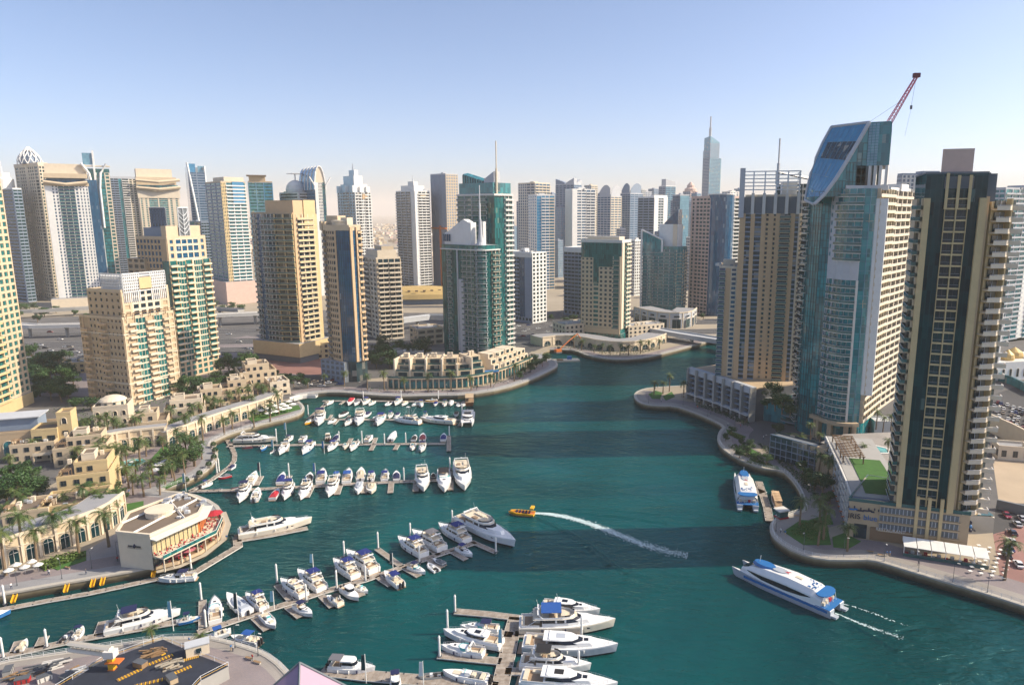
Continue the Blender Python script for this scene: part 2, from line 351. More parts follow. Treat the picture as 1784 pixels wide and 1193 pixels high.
# highway and service roads behind the towers on the left
def road(mb, y, x0, x1, w, z, m='asphalt', skew=0.0): mb.face([(x0, y-w/2+skew*x0, z), (x1, y-w/2+skew*x1, z), (x1, y+w/2+skew*x1, z), (x0, y+w/2+skew*x0, z)], m)
for k, (y, wd) in enumerate(((520, 22), (556, 26), (605, 26), (646, 16))): road(rd, y, -900, 420, wd, QZ+.02, skew=.12)
struct('road', rd)
mk = MB()
for y in (520-10, 520+10, 520-3, 520+3.5, 556-12, 556+12, 556-4, 556+4, 605-12, 605+12, 605-4, 605+4): road(mk, y, -900, 420, .3, QZ+.024, 'white', .12)
struct('road_marking', mk)
sheets = MB()
for s, m, z in (('-80,700 -80,560 200,548 560,540 700,545 990,545 1000,590 930,610 880,640 640,660 520,690 300,745 190,790 60,860 -80,900', 'cityground', .002), ('1262,735 1215,690 1230,668 1400,640 1800,590 2100,640 2100,900 1700,930 1480,930 1380,815', 'cityground', .002), ('60,640 430,585 560,600 520,655 300,690 60,690', 'pave_mauve', .006), ('415,612 560,606 640,640 600,655 480,650', 'pave_red', .012), ('500,655 640,655 640,682 530,680', 'asphalt', .016),
                ('880,590 985,560 1000,590 960,600 930,612 900,610', 'asphalt', .012), ('700,560 990,540 990,555 880,590 700,590', 'asphalt', .008),
                ('1730,930 1784,915 1900,960 1900,1010 1745,1020', 'pave_red', .012), ('1735,880 1784,880 1900,905 1900,960 1784,915 1730,930', 'asphalt', .016),
                ('1725,770 1784,745 1900,760 1900,880 1740,875', 'sandlot', .010), ('1725,690 1784,668 1950,700 1950,745 1784,742 1728,745', 'asphalt', .010),
                ('200,800 300,770 362,775 330,830 240,850 190,850', 'pave_mauve', .016), ('0,1000 120,975 200,930 290,900 270,985 100,1018 0,1034', 'pave_grey', .016),
                ('0,1160 220,1121 364,1111 430,1128 500,1168 540,1260 -100,1260', 'pave_mauve', .016)):
    sheet(sheets, s, QZ+z, m)
struct('pavement', sheets)
lw = MB()
for s in ('1155,690 1170,682 1176,690 1160,697', '1365,925 1395,905 1440,908 1448,948 1400,948', '1450,935 1470,928 1500,942 1478,955 1452,952', '1410,905 1445,895 1452,912 1430,915', '1265,747 1300,760 1290,765 1268,755',
          '1290,770 1325,790 1310,796', '1305,800 1355,812 1360,818 1330,812', '281,848 320,828 325,836 290,850', '262,800 290,770 300,800 280,830', '205,880 250,872 250,890 200,900', '85,985 130,965 150,958 150,975 100,992',
          '430,726 520,705 524,712 440,735', '1130,686 1142,680 1154,684 1150,694 1136,694'):
    lw.prism(P(s, QZ+.2), QZ, QZ+.2, 'lawn', bottom=False)
tag(lw.build('lawn_grass'), 'clipped green lawns set into the promenades', 'grass', None, 'stuff')
# haze: pale air round the camera and the whole city
hz = MB(); hz.box(0, 11500, -6, 34000, 27000, 426, 0, 'white'); ho = hz.build('haze'); tag(ho, None, None, None, 'stuff')
hm = bpy.data.materials.new('haze'); hm.use_nodes = True; hn = hm.node_tree.nodes; hn.remove(hn['Principled BSDF'])
pv = hn.new('ShaderNodeVolumePrincipled'); pv.inputs['Color'].default_value = (.93, .87, .81, 1); pv.inputs['Density'].default_value = 1.1e-4; pv.inputs['Anisotropy'].default_value = 0
hm.node_tree.links.new(pv.outputs[0], hn['Material Output'].inputs['Volume']); ho.data.materials.clear(); ho.data.materials.append(hm)
# ================================================================ tower kit
CAPN = 100
class Tower:
    """root at the nearest corner; local +x runs along the right-hand visible face, +y along the left-hand one"""
    def __init__(s, name, label, Y, pc, ty, pl, pr, a, zb=QZ, fl=3.5, cat='tower', group=None, nf=None):
        s.zt = zat(Y, ty); X = xat(pc, Y, s.zt); s.a = R(a); s.X, s.Y, s.zb = X, Y, zb
        s.wr = abs(wfor(X, Y, s.zt, s.a, pr)); s.wl = abs(wfor(X, Y, s.zt, s.a+R(90), pl))
        s.wr = min(max(s.wr, 8), 75); s.wl = min(max(s.wl, 8), 75)
        s.h = s.zt-zb; s.root = thing(name, label, cat, (X, Y, zb), s.a, group)
        s.nf = nf or max(4, round(s.h/fl)); s.fh = s.h/s.nf; s.parts = {}; s.st = []
        s.S = [(0, 0), (s.wr, 0)]; s.E = [(s.wr, 0), (s.wr, s.wl)]; s.N = [(s.wr, s.wl), (0, s.wl)]; s.W = [(0, s.wl), (0, 0)]
        s.rect = [(0, 0), (s.wr, 0), (s.wr, s.wl), (0, s.wl)]
    def mb(s, n):
        if n not in s.parts: s.parts[n] = MB()
        return s.parts[n]
    def z(s, py): return zat(s.Y, py)-s.zb
    def pt(s, px, py, Y):
        z = zat(Y, py); x, y = rot2(xat(px, Y, z)-s.X, Y-s.Y, -s.a); return (x, y, z-s.zb)
    def core(s, poly, z0, z1, m, name='glazing', top='roofgrey'): s.mb(name).prism(poly, z0, z1, m, top=top)
    def fac(s, path, z0, z1, nf, strips, wall='cream', far=False):
        tot = sum(t[0] for t in strips); L = plen(path); fh = (z1-z0)/nf; q = 0
        for st in strips:
            o = st[2] if len(st) > 2 else {}; g = sub(path, q/tot*L, (q+st[0])/tot*L); q += st[0]; gl = plen(g); t = st[1]; m = o.get('m', wall)
            wm = s.mb(o.get('part', 'wall'))
            if t == 'W': wm.band(g, -.05, o.get('t', .4), z0, z1, m)
            elif t == 'G':
                gm = s.mb('curtain_wall')
                if o.get('g'): gm.band(g, -.05, .10, z0, z1, o['g'])
                fm = o.get('f', 'frame'); tk = o.get('k', .16)
                if o.get('tr', True):
                    for i in range(nf+1): gm.band(g, .05, .20, z0+i*fh-tk/2, z0+i*fh+tk/2, fm)
                mw = o.get('mw', 0 if far else 2.0)
                if mw:
                    n = max(1, round(gl/mw))
                    for i in range(n+1): c = i/n*gl; e = o.get('mk', .08); k = sub(g, max(0, c-e), min(gl, c+e)); gm.band(k, .05, .24, z0, z1, fm)
            elif t in 'PRB':
                n = o.get('n', max(1, round(gl/3.6))); sh = o.get('sh', .38 if t != 'B' else .0); pw = o.get('pw', .34 if t == 'P' else .12)*gl/n; th = o.get('t', .32)
                if sh:
                    for i in range(nf): wm.band(g, -.05, th, z0+i*fh, z0+i*fh+sh*fh, m)
                    wm.band(g, -.05, th, z1-.12*fh, z1, m)
                if not o.get('nop'):
                    for i in range(n+1):
                        c = i/n*gl; k = sub(g, max(0, c-pw/2), min(gl, c+pw/2))
                        if len(k) > 1: wm.band(k, -.05, th+.04 if t != 'B' else o.get('d', 1.5)*o.get('fin', .3), z0, z1, o.get('pm', m))
                if t == 'P' and o.get('win'):
                    ww = gl/n-pw; wh = fh*(1-sh)
                    for b in range(n):
                        k = sub(g, (b+.5)/n*gl-.01, (b+.5)/n*gl+.01); dx, dy = k[-1][0]-k[0][0], k[-1][1]-k[0][1]; an = math.atan2(dy, dx)
                        s.st.append(('window', ('w', round(ww, 2), round(wh, 2), o.get('fm', 'darkmetal')), [(k[0][0], k[0][1], z0+i*fh+sh*fh, an) for i in range(nf)]))
                if t == 'B':
                    d = o.get('d', 1.5); rl = o.get('r', m); z_ = o.get('every', 1); sk = o.get('skip', ())
                    if far:
                        for i in range(0, nf, z_):
                            wm.band(g, .0, d, z0+i*fh-.12, z0+i*fh+.14, m); wm.band(g, d-.12, d, z0+i*fh+.14, z0+i*fh+1.15, rl)
                    else:
                        s.st.append(('balcony', ('b', tuple(g), d, m, rl), [(0, 0, z0+i*fh, 0) for i in range(0, nf, z_) if i not in sk]))
    def bay(s, kind, mbx, spots): s.st.append((kind, ('m', mbx), spots))
    def finish(s):
        for n, m in s.parts.items():
            if m.f: m.build(n, s.root)
        tot = {}
        for k, spec, sp in s.st: tot[k] = tot.get(k, 0)+len(sp)
        cnt = {}; rest = {}
        # every balcony and window is a part, the best seen hundred of each on their own
        vis = {}
        for k, spec, sp in s.st:
            for p in sp:
                vis.setdefault(k, []).append(s.score(spec, p))
        cut = {k: (sorted(v, reverse=True)[CAPN-1] if len(v) > CAPN else -1e9) for k, v in vis.items()}
        for k, spec, sp in s.st:
            mb = MB()
            if spec[0] == 'b':
                _, g, d, m, rl = spec; g = list(g); L = plen(g)
                mb.band(g, -.02, d, -.14, .14, m); mb.band(g, d-.10, d-.02, .14, 1.12, rl)
                for q in (sub(g, 0, .1), sub(g, L-.1, L)): mb.band(q, .0, d-.11, .14, 1.12, rl)
                mb.band(g, d-.12, d+.02, 1.12, 1.19, 'steelwhite')
            elif spec[0] == 'w':
                _, ww, wh, fm = spec
                mb.box(0, -.10, .02, ww-.06, .1, wh-.04, 0, 'g_dark'); f = .07
                for x in (-ww/2+f, 0, ww/2-f): mb.box(x, -.17, .02, f*1.3, .08, wh-.04, 0, fm)
                mb.box(0, -.19, wh*.72, ww-.05, .06, f, 0, fm); mb.box(0, -.24, -.02, ww+.1, .3, .1, 0, 'offwhite')
            else: mb = spec[1]
            me = None
            for p in sp:
                if s.score(spec, p) >= cut[k] and cnt.get(k, 0) < CAPN:
                    if me is None: me = mb.data(k)
                    put(k, me, s.root, p[:3], p[3]); cnt[k] = cnt.get(k, 0)+1
                else: rest.setdefault(k, MB()).add(mb, Matrix.Translation(p[:3]) @ Matrix.Rotation(p[3], 4, 'Z'))
        for k, m in rest.items(): tag(m.build(k, s.root), None, None, None, 'stuff')
        return s
    def score(s, spec, p):
        if spec[0] == 'b': g = spec[1]; x, y = (g[0][0]+g[-1][0])/2, (g[0][1]+g[-1][1])/2; dx, dy = g[-1][0]-g[0][0], g[-1][1]-g[0][1]
        else: x, y = p[0], p[1]; dx, dy = math.cos(p[3]), math.sin(p[3])
        n = rot2(dy, -dx, s.a); q = rot2(x, y, s.a); v = (-(s.X+q[0]), -(s.Y+q[1])); L = math.hypot(*v)
        f = (n[0]*v[0]+n[1]*v[1])/L/(math.hypot(*n) or 1)
        return (1000 if f > .03 else 0)-L+p[2]*.02
    def roof(s, poly, z, m='cream', h=1.2, plant=True, t=.35):
        s.mb('roof').band(poly+[poly[0]], -t, .12, z, z+h, m)
        if plant:
            cx = sum(p[0] for p in poly)/len(poly); cy_ = sum(p[1] for p in poly)/len(poly)
            r = random.Random(int(s.X*7)); w = max(abs(poly[0][0]-poly[2][0]), 5)*.3
            mb = s.mb('roof_plant')
            mb.box(cx, cy_, z, w, w*.8, 3.4, 0, m)
            for k in range(7): mb.box(cx+r.uniform(-1, 1)*w, cy_+r.uniform(-1, 1)*w, z, r.uniform(.8, 2.2), r.uniform(.8, 2), r.uniform(.7, 1.9), 0, r.choice(['offwhite', 'roofgrey', 'metal']))
    def mast(s, x, y, z0, z1, r=.5, m='steelwhite', name='mast'): s.mb(name).tube([(x, y, z0), (x, y, z0+(z1-z0)*.5)], r, m, 6); s.mb(name).tube([(x, y, z0+(z1-z0)*.5), (x, y, z1)], r*.55, m, 6)
def arc(cx, cy, r, a0, a1, n): return [(cx+r*math.cos(R(a0+(a1-a0)*i/n)), cy+r*math.sin(R(a0+(a1-a0)*i/n))) for i in range(n+1)]
def inset(x0, y0, x1, y1): return [(x0, y0), (x1, y0), (x1, y1), (x0, y1)]
# ================================================================ right bank towers
# --- dark glass tower with beige frame, nearest on the right
def iris():
    t = Tower('apartment_tower', 'tall dark glass tower with beige frame, twin loggia column and stepped side balconies', 191, 1723, 302, 1614, 1757, 71, zb=QZ)
    C = (0, 0); wl, wr, h = t.wl, min(t.wr, 20), t.h; zp = 11.6
    poly = inset(0, 0, wr, wl); t.core(poly, zp, h, 'g_navy')
    nf = 29; b = 2.0/wl
    z1 = t.z(345)
    # left-hand (marina) face, from far end to corner
    t.fac([(0, wl), (0, 0)], zp, z1, nf, [(.095, 'W', dict(t=1.6, m='yellowsand')), (.25, 'G', dict(g='g_navy', tr=False, mw=1.35, f='g_deep', mk=.10)), (.37, 'R', dict(sh=.15, n=2, pw=.10, t=1.0, pm='yellowsand', m='yellowsand')), (.17, 'G', dict(g='g_navy', tr=False, mw=1.35, f='g_deep', mk=.10)), (.115, 'W', dict(t=1.6, m='yellowsand'))])
    fh = (z1-zp)/nf
    lw = MB(); w = wl*.185*.88
    lw.box(0, -.18, fh*.16, w*.94, .12, fh*.82, 0, 'g_dark'); lw.box(0, -.30, fh*.16, .12, .12, fh*.82, 0, 'darkmetal'); lw.box(0, -.55, fh*.16, w*.96, .05, .7, 0, 'g_dark'); lw.box(0, -.56, fh*.16+.7, w*.96, .07, .05, 0, 'frame')
    for k in (.4375, .6225): t.bay('window', lw, [(0, wl*(1-k), zp+i*fh, R(-90)) for i in range(nf)])
    t.fac([(0, wl), (0, 0)], z1, h, 4, [(1, 'G', dict(g='g_navy', tr=False, mw=1.35, f='g_deep', mk=.1))])
    for k in (.345, .53, .715): t.mb('fin').box(-1.25 if k != .53 else -1.1, wl*(1-k), z1-3, .5, .7, 9 if k != .345 else h-z1+3.2, 0, 'yellowsand')
    t.mb('sign_panel').box(-.25, wl*.46, z1+2.5, .3, 7, 3.2, 0, 'slate')
    # corner fin on the outer right
    t.fac([(0, 0), (wr, 0)], zp, h-6, nf, [(.16, 'W', dict(t=.9, m='sand')), (.84, 'B', dict(d=2.0, n=2, r='cream', m='cream', fin=.9, pw=.1))])
    t.fac([(wr, wl), (0, wl)], zp, z1, nf, [(.5, 'W', dict(m='cream')), (.5, 'B', dict(d=1.8, n=1, m='cream', r='g_rail'))])
    t.core(inset(.4, -.6, wr*.75, wl*.28), h-.1, h+.2, 'slate', 'roof'); t.mb('upper_box').box(wr*.5, -1.2, h-9, wr*.8, 2.6, 9, 0, 'slate')
    # side wing: yellow recesses behind white edged balconies that face the camera
    X0, Y0 = rot2(0, 0, t.a); wing = R(-66)+R(2)   # face turned to the street
    ww = 7.6; ca = wing
    bx = MB(); q = 11.5
    ox, oy = .8, -1.6
    def L(x, y): c, s_ = math.cos(ca), math.sin(ca); return (ox+x*c-y*s_, oy+x*s_+y*c)
    pl = [L(0, 0), L(ww, 1.2), L(ww+.5, 9), L(0, 9)]
    t.core(pl, zp-2, z1-1, 'yellowsand', 'wing')
    ang = ca
    bm = MB()
    bm.prism([(0, -2.2), (3.6, -2.6), (5.4, -1.2), (7.9, -2.4), (8.8, -.6), (8.8, 1.4), (0, .2)], -.16, .16, 'palecream')
    bm.band([(0.1, -2.1), (3.6, -2.5), (5.4, -1.1), (7.9, -2.3), (8.7, -.6)], -.06, .06, .16, 1.0, 'palecream'); bm.band([(0.1, -2.1), (3.6, -2.5), (5.4, -1.1), (7.9, -2.3), (8.7, -.6)], -.09, .09, 1.1, 1.18, 'steelwhite')
    bm.box(4.9, -.55, .16, .4, 1.9, fh-.32, 0, 'yellowsand')
    t.bay('balcony', bm, [(ox, oy, zp+i*fh, ang) for i in range(0, nf)])
    wm = MB(); wm.box(2.6, .1, .4, 3.4, .3, fh*.66, R(9), 'g_dark'); wm.box(6.6, .75, .4, 2.4, .3, fh*.66, R(9), 'g_dark'); wm.box(2.6, -.02, .4, .1, .3, fh*.66, R(9), 'steelwhite')
    t.bay('window', wm, [(ox, oy, zp+i*fh, ang) for i in range(nf)])
    t.mb('slab_sign').box(1.2, wl*.50, h, .7, 7.5, 6.6, 0, 'pink'); t.mb('roof').band(poly+[poly[0]], -.3, .15, h, h+.5, 'slate')
    # podium with stripes of grey louvres
    pn = t.mb('podium'); pw0 = wl+12
    pd = [(-1, -4.6), (wr-3, -7), (wr+2, wl+6), (-1, 27.8)]
    pn.prism(pd, 0, zp, 'sand', top='roofgrey')
    F_ = [pd[3], pd[0]]; L_ = plen(F_)
    for i in range(3):
        z = 3.6+i*2.6
        for (k0, k1) in ((.27, .56), (.58, .66), (.675, .76), (.775, .915)):
            g = sub(F_, L_*k0, L_*k1); t.mb('louvre').band(g, .0, .12, z+.4, z+2.1, 'slate')
            n = max(2, round(plen(g)/1.1))
            for j in range(n+1): c = plen(g)*j/n; e = sub(g, max(0, c-.1), min(plen(g), c+.1)); t.mb('louvre').band(e, .1, .35, z+.4, z+2.1, 'lightgrey')
    for i in range(4): pn.band(sub(F_, L_*.26, L_*.93), .0, .5, 3.3+i*2.6, 3.8+i*2.6 if i < 3 else zp, 'sand')
    for k in (.57, .667, .768): pn.band(sub(F_, L_*k-.45, L_*k+.45), 0, .8, 0, zp+4, 'yellowsand')
    t.mb('shopfront').band(sub(F_, L_*.20, L_*.56), 0, .3, .2, 4.2, 'brown'); t.mb('shopfront').band(sub(F_, L_*.06, L_*.17), 0, .3, .2, 4.6, 'g_dark')
    t.mb('podium').band(pd+[pd[0]], -.3, .15, zp, zp+1.0, 'g_rail')
    # side arm of the podium going back
    pn.prism([(wr+2, -9), (wr+26, -5), (wr+26, 6), (wr+2, 6)], 0, 11, 'sand', top='roofgrey')
    for i in range(3):
        for j in range(5): t.mb('louvre').box(wr+5+j*4.2, -8.35+j*.7, 1.6+i*3.2, 3.2, .5, 2.0, R(9.5), 'slate')
    cn = t.mb('entrance_canopy'); cn.prism([(wr-2, -9.2)]+arc(wr-1, -9, 6.5, -95, 0, 10)[1:]+[(wr+5, -9.2)], 4.4, 4.7, 'g_rail'); cn.prism(offs(arc(wr-1, -9, 6.6, -95, 0, 10), 0)+[(wr+5, -9.3)], 4.15, 4.4, 'offwhite')
    # writing on the podium
    t.pd = pd; t.finish(); return t
IR = iris()
def wtext(body, size, parent, loc, rz, m, name='lettering', ext=.06):
    c = bpy.data.curves.new(name, 'FONT'); c.body = body; c.size = size; c.extrude = ext; c.align_x = 'CENTER'; c.align_y = 'CENTER'; c.fill_mode = 'BOTH'
    o = bpy.data.objects.new(name, c); col.objects.link(o)
    dg = bpy.context.evaluated_depsgraph_get(); me = bpy.data.meshes.new_from_object(o.evaluated_get(dg)); bpy.data.objects.remove(o)
    me.materials.clear(); me.materials.append(M[m]); q = bpy.data.objects.new(name, me); col.objects.link(q); q.parent = parent; q.location = loc; q.rotation_euler = (R(90), 0, rz); return q
pmat('signblue', (.02, .16, .42), .5, .03); pmat('signnavy', (.015, .02, .05), .5, .03); pmat('gilt', (.75, .5, .1), .35, .1, metal=.5)
fa = math.atan2(IR.pd[0][1]-IR.pd[3][1], IR.pd[0][0]-IR.pd[3][0]); fL = math.dist(IR.pd[3], IR.pd[0])
def on_front(k, off=.25): x = IR.pd[3][0]+(IR.pd[0][0]-IR.pd[3][0])*k; y = IR.pd[3][1]+(IR.pd[0][1]-IR.pd[3][1])*k; return (x+math.sin(fa)*off, y-math.cos(fa)*off)
x, y = on_front(.115); wtext('IRIS', 2.3, IR.root, (x+math.cos(fa)*-2.0, y+math.sin(fa)*-2.0, 6.9), fa, 'signnavy', 'sign_lettering'); wtext('blue', 2.3, IR.root, (x+math.cos(fa)*2.5, y+math.sin(fa)*2.5, 6.9), fa, 'signblue', 'sign_lettering')
ar = MB()
for k, (dx, dz, wd) in enumerate(((-4, 0, 1.6), (-2.4, .3, .9), (-.6, -.2, 2.2), (1.6, .1, 1.5), (3.2, .3, 1.0), (4.3, -.1, 1.0))):
    ar.box(x+math.cos(fa)*dx*.7, y+math.sin(fa)*dx*.7, 8.8+dz*.6, wd, .1, .5, fa, 'signblue' if k < 2 else 'signnavy'); ar.box(x+math.cos(fa)*(dx+.3), y+math.sin(fa)*(dx+.3), 9.35+dz*.6, .35, .1, .7, fa, 'signnavy')
ar.build('sign_lettering', IR.root)
em = MB(); [em.lathe(IR.pd[0][0]+.9+k*.5, IR.pd[0][1]-.6-k*.02, [(.05, 6.0+k*1.0), (.5, 6.4+k*1.0), (.45, 7.0+k), (.05, 7.3+k)], 'signblue' if k % 2 else 'signnavy', 8) for k in range(3)]; em.build('emblem', IR.root)
x, y = on_front(.37, .45); wtext('RESTAURANT', 1.3, IR.root, (x, y, 3.9), fa, 'offwhite', 'sign_lettering')

# --- big curved glass tower with the sloping blue roof
def big_glass():
    t = Tower('glass_tower', 'tall teal glass tower with a sloping blue glass roof and curved white balconies', 296, 1452, 330, 1398, 1530, -38, zb=QZ)
    h = t.h; W = t.wr; D = 24; zp = 10.0
    front = [(0, 0)]+[(W*k, -5.2*math.sin(math.pi*k*.9)) for k in (.15, .3, .45, .6, .75, .9)]+[(W, -1.2)]
    left = [(-6, D*.75), (-11.5, D*.5), (-12.5, D*.32), (-9.5, D*.12), (-4, 0)]
    t.front = front; poly = left+front+[(W, D), (-4, D)]
    t.core(poly, 0, h, 'g_teal')
    nf = 30; fh = (h-zp)/nf; L = plen(front)
    zA, zB = t.z(452), t.z(484)
    nA = 8
    t.fac(front, zA+ (zB-zA)*0, h, nA+1, [(.10, 'P', dict(m='lightgrey', n=1, pw=.45, sh=.5)), (.10, 'W', dict(m='lightgrey')), (.55, 'B', dict(d=1.3, n=4, m='offwhite', r='g_rail', fin=.1, pw=.05)), (.25, 'G', dict(g='g_teal', mw=2.2, f='g_pale'))])
    t.fac(front, zB, zA, 2, [(.02, 'G'), (.73, 'W', dict(m='lightgrey', t=.6)), (.25, 'G', dict(g='g_teal', mw=2.2, f='g_pale'))])
    n2 = round((zB-zp)/fh)
    t.fac(front, zp, zB, n2, [(.08, 'P', dict(m='lightgrey', n=1, pw=.4, sh=.3)), (.13, 'B', dict(d=1.5, n=1, m='offwhite', r='g_rail', fin=.1, pw=.04)), (.03, 'W', dict(m='lightgrey', t=.5)), (.48, 'B', dict(d=1.7, n=5, m='offwhite', r='g_rail', fin=.1, pw=.05)), (.04, 'W', dict(m='offwhite', t=.5)), (.24, 'G', dict(g='g_teal', mw=2.2, f='g_pale'))])
    # left curve: glass and crescent balconies
    z3 = t.z(352); n3 = round((z3-zp+4)/fh)
    t.fac(left, zp-6, z3, n3, [(.10, 'G', dict(mw=1.5)), (.60, 'B', dict(d=1.7, n=4, m='offwhite', r='g_rail', fin=.1, pw=.04)), (.3, 'G', dict(g='g_teal', mw=1.4, f='g_deep'))])
    t.fac([(-4, 0), (0, 0)], zp, h-6, nf, [(1, 'G', dict(g='g_teal', mw=1.3, f='g_deep'))])
    t.mb('fin').box(W+2.0, -.5, zp+12, 4.6, 1.2, h-zp-16, R(8), 'white')
    t.fac([(W, -1.2), (W, D)], zp, h, nf, [(1, 'B', dict(d=1.9, n=6, m='cream', r='palecream', fin=.8))])
    # glass crown: its left half cut off by a long curved blue slope
    mb = t.mb('crown_glass'); roofm = t.mb('sloping_roof'); fr = t.mb('roof_frame')
    Yf, Yb = 291, 312
    fp = [t.pt(x, y, Yf) for x, y in ((1418, 356), (1435, 340), (1456, 312), (1476, 280), (1496, 246), (1515, 213))]
    bp = [t.pt(x, y, Yb) for x, y in ((1403, 349), (1407, 328), (1413, 302), (1422, 275), (1434, 248), (1449, 221))]
    R0, R1 = t.pt(1553, 211, Yf-5), t.pt(1553, 221, Yb); rest_z = t.z(322)
    n = len(fp)
    for i in range(n-1):
        mb.face([(*fp[i][:2], h-3), (*fp[i+1][:2], h-3), fp[i+1], fp[i]], 'g_teal'); mb.face([(*bp[i+1][:2], h-3), (*bp[i][:2], h-3), bp[i], bp[i+1]], 'g_teal')
        for j in range(7):
            u0, u1 = j/7, (j+1)/7; V = lambda p, q, u: Vector(p).lerp(Vector(q), u)
            A, B, C_, D_ = V(bp[i], fp[i], u0), V(bp[i+1], fp[i+1], u0), V(bp[i+1], fp[i+1], u1), V(bp[i], fp[i], u1)
            roofm.face([A, D_, C_, B], 'g_dark' if i == 3 and 1 <= j <= 6 else 'g_sky')
            if j: fr.tube([A, B], .10, 'g_pale', 4)
        fr.tube([bp[i], fp[i]], .10, 'g_pale', 4)
    fr.tube(fp, .8, 'lightgrey', 6); fr.tube(bp, .7, 'lightgrey', 6); fr.tube([bp[-1], fp[-1]], .6, 'lightgrey', 6); fr.tube([bp[0], fp[0]], .6, 'lightgrey', 6)
    mb.face([(*fp[-1][:2], h+9), (*R0[:2], h+9), R0, fp[-1]], 'g_teal'); mb.face([(*R0[:2], h+9), (*R1[:2], h+9), R1, R0], 'g_teal'); mb.face([(*R1[:2], h+9), (*bp[-1][:2], h+9), bp[-1], R1], 'g_teal'); mb.face([fp[-1], R0, R1, bp[-1]], 'roofgrey')
    mb.face([(*fp[-1][:2], h+9), (*bp[-1][:2], h+9), (*R1[:2], h+9), (*R0[:2], h+9)], 'roofgrey')
    mb.face([(*bp[0][:2], h-3), (*fp[0][:2], h-3), fp[0], bp[0]], 'g_teal')
    zt = fp[-1][2]
    base = [fp[2][:2], fp[4][:2], R0[:2], R1[:2], bp[3][:2]]
    t.core([fp[4][:2], fp[5][:2], (R0[0]-3, R0[1]+2), (R1[0]-3, R1[1]-2), bp[4][:2]], h-1, h+9.2, 'g_dark', 'glazing')
    t.mb('wall').band([fp[3][:2], fp[5][:2], R0[:2], R1[:2]], -.6, .9, h-.6, h+1.4, 'offwhite')
    for k in (.2, .45, .7, .98): t.mb('wall').box(fp[5][0]+(R0[0]-fp[5][0])*k, fp[5][1]+(R0[1]-fp[5][1])*k, h+1.4, 1.1, .9, 7.7, 0, 'offwhite')
    F1 = [fp[-1][:2], R0[:2]]; nn = 15
    t.fac(F1, h+9.2, zt-.5, nn, [(.5, 'G', dict(g='g_pale', mw=1.6, f='g_teal')), (.5, 'R', dict(m='g_teal', sh=.4, n=1))]); t.fac([R0[:2], R1[:2]], h+9.2, zt-.5, nn, [(1, 'R', dict(m='g_teal', sh=.4, n=2))])
    for i in range(n-1): t.fac([fp[i][:2], fp[i+1][:2]], h-1, min(fp[i][2], fp[i+1][2])-.8, max(1, round((min(fp[i][2], fp[i+1][2])-h)/3.4)), [(1, 'G', dict(mw=1.6, f='g_deep', k=.22))])
    # entrance base
    t.mb('podium').band([(-2, -1.5)]+[(p[0], p[1]-1.8) for p in front[1:]], -.5, 1.5, zp-1.2, zp+.3, 'sand')
    for k in (.02, .12, .42, .7, .84): q = sub(front, L*k, L*k+1.4); t.mb('podium').band(q, -.5, 2.2, 0, zp-1.2, 'sand')
    t.finish(); return t
BG = big_glass()
# --- tan striped tower
def tan():
    t = Tower('apartment_tower', 'tan striped tower with vertical blue window bands under an open white lattice crown', 332, 1392, 372, 1289, 1418, 75, zb=QZ)
    h, wl, wr = t.h, t.wl, min(t.wr, 26); t.core(inset(0, 0, wr, wl), 0, h, 'g_dark'); nf = 36
    z0 = 16
    t.fac([(0, wl), (0, 0)], z0, h, nf, [(.10, 'W', dict(t=.6, m='tan')), (.09, 'R', dict(sh=.3, m='bluegrey', nop=1)), (.07, 'W', dict(t=.6, m='tan')), (.11, 'R', dict(sh=.3, m='bluegrey', nop=1)), (.07, 'W', dict(t=.6, m='tan')), (.06, 'P', dict(n=1, m='tan', sh=.45)), (.07, 'W', dict(t=.6, m='tan')), (.05, 'P', dict(n=1, m='tan', sh=.45)), (.06, 'W', dict(t=.6, m='tan')), (.18, 'B', dict(d=1.3, n=1, m='sand', r='g_rail', fin=.3)), (.07, 'W', dict(t=.6, m='tan')), (.06, 'R', dict(sh=.3, m='bluegrey', nop=1))], wall='tan')
    t.fac([(0, 0), (wr, 0)], z0, h, nf, [(.1, 'W', dict(t=.8, m='palecream')), (.9, 'B', dict(d=1.8, n=3, m='palecream', r='darkgrey', fin=.8))])
    z2, z3 = t.z(335), t.z(297)
    pts = [(0, wl), (0, 0)]
    for k in range(6):
        y = wl*(.02+.96*k/5); t.mb('wall').box(-.3, y, h-.3, 1.2, 1.4, z2-h, 0, 'offwhite'); t.mb('crown_lattice').box(-.3, y, z2-.3, .6, .6, z3-z2, 0, 'steelwhite')
        if k < 5: t.mb('wall').box(.4, wl*(.02+.96*(k+.5)/5), h, .8, wl*.96/5-1.6, z2-h-2, 0, 'slate')
    t.core(inset(0.4, wl*.02, wr-2, wl*.92), h-.2, z2-1, 'palecream', 'crown')
    for i in range(6): z = z2+1+(z3-z2-1.5)*i/5; t.mb('crown_lattice').box(-.3, wl/2, z, .55, wl*.97, .5, 0, 'steelwhite'); t.mb('crown_lattice').box(wr/2, 0, z, wr*.8, .5, .5, 0, 'steelwhite')
    t.core(inset(1.5, wl*.05, wr-4, wl*.3), z2-1, z2+5, 'offwhite', 'crown')
    t.mb('crown_fin').box(-.5, wl*.98, h-2, 2.0, 2.4, t.z(284)-h, 0, 'lightgrey')
    # lower shoulder on the far side
    hs = t.z(470); t.core(inset(2, wl, wr, wl+8.5), 0, hs, 'g_blue'); t.fac([(2, wl+8.5), (2, wl)], z0, hs, 24, [(.35, 'B', dict(d=1.2, n=1, m='lightgrey', r='g_rail')), (.3, 'W', dict(m='tan', t=.5)), (.35, 'P', dict(n=1, m='palecream', sh=.4))]); t.roof(inset(2, wl, wr, wl+8.5), hs, 'palecream', 1)
    t.finish(); return t
TN = tan()
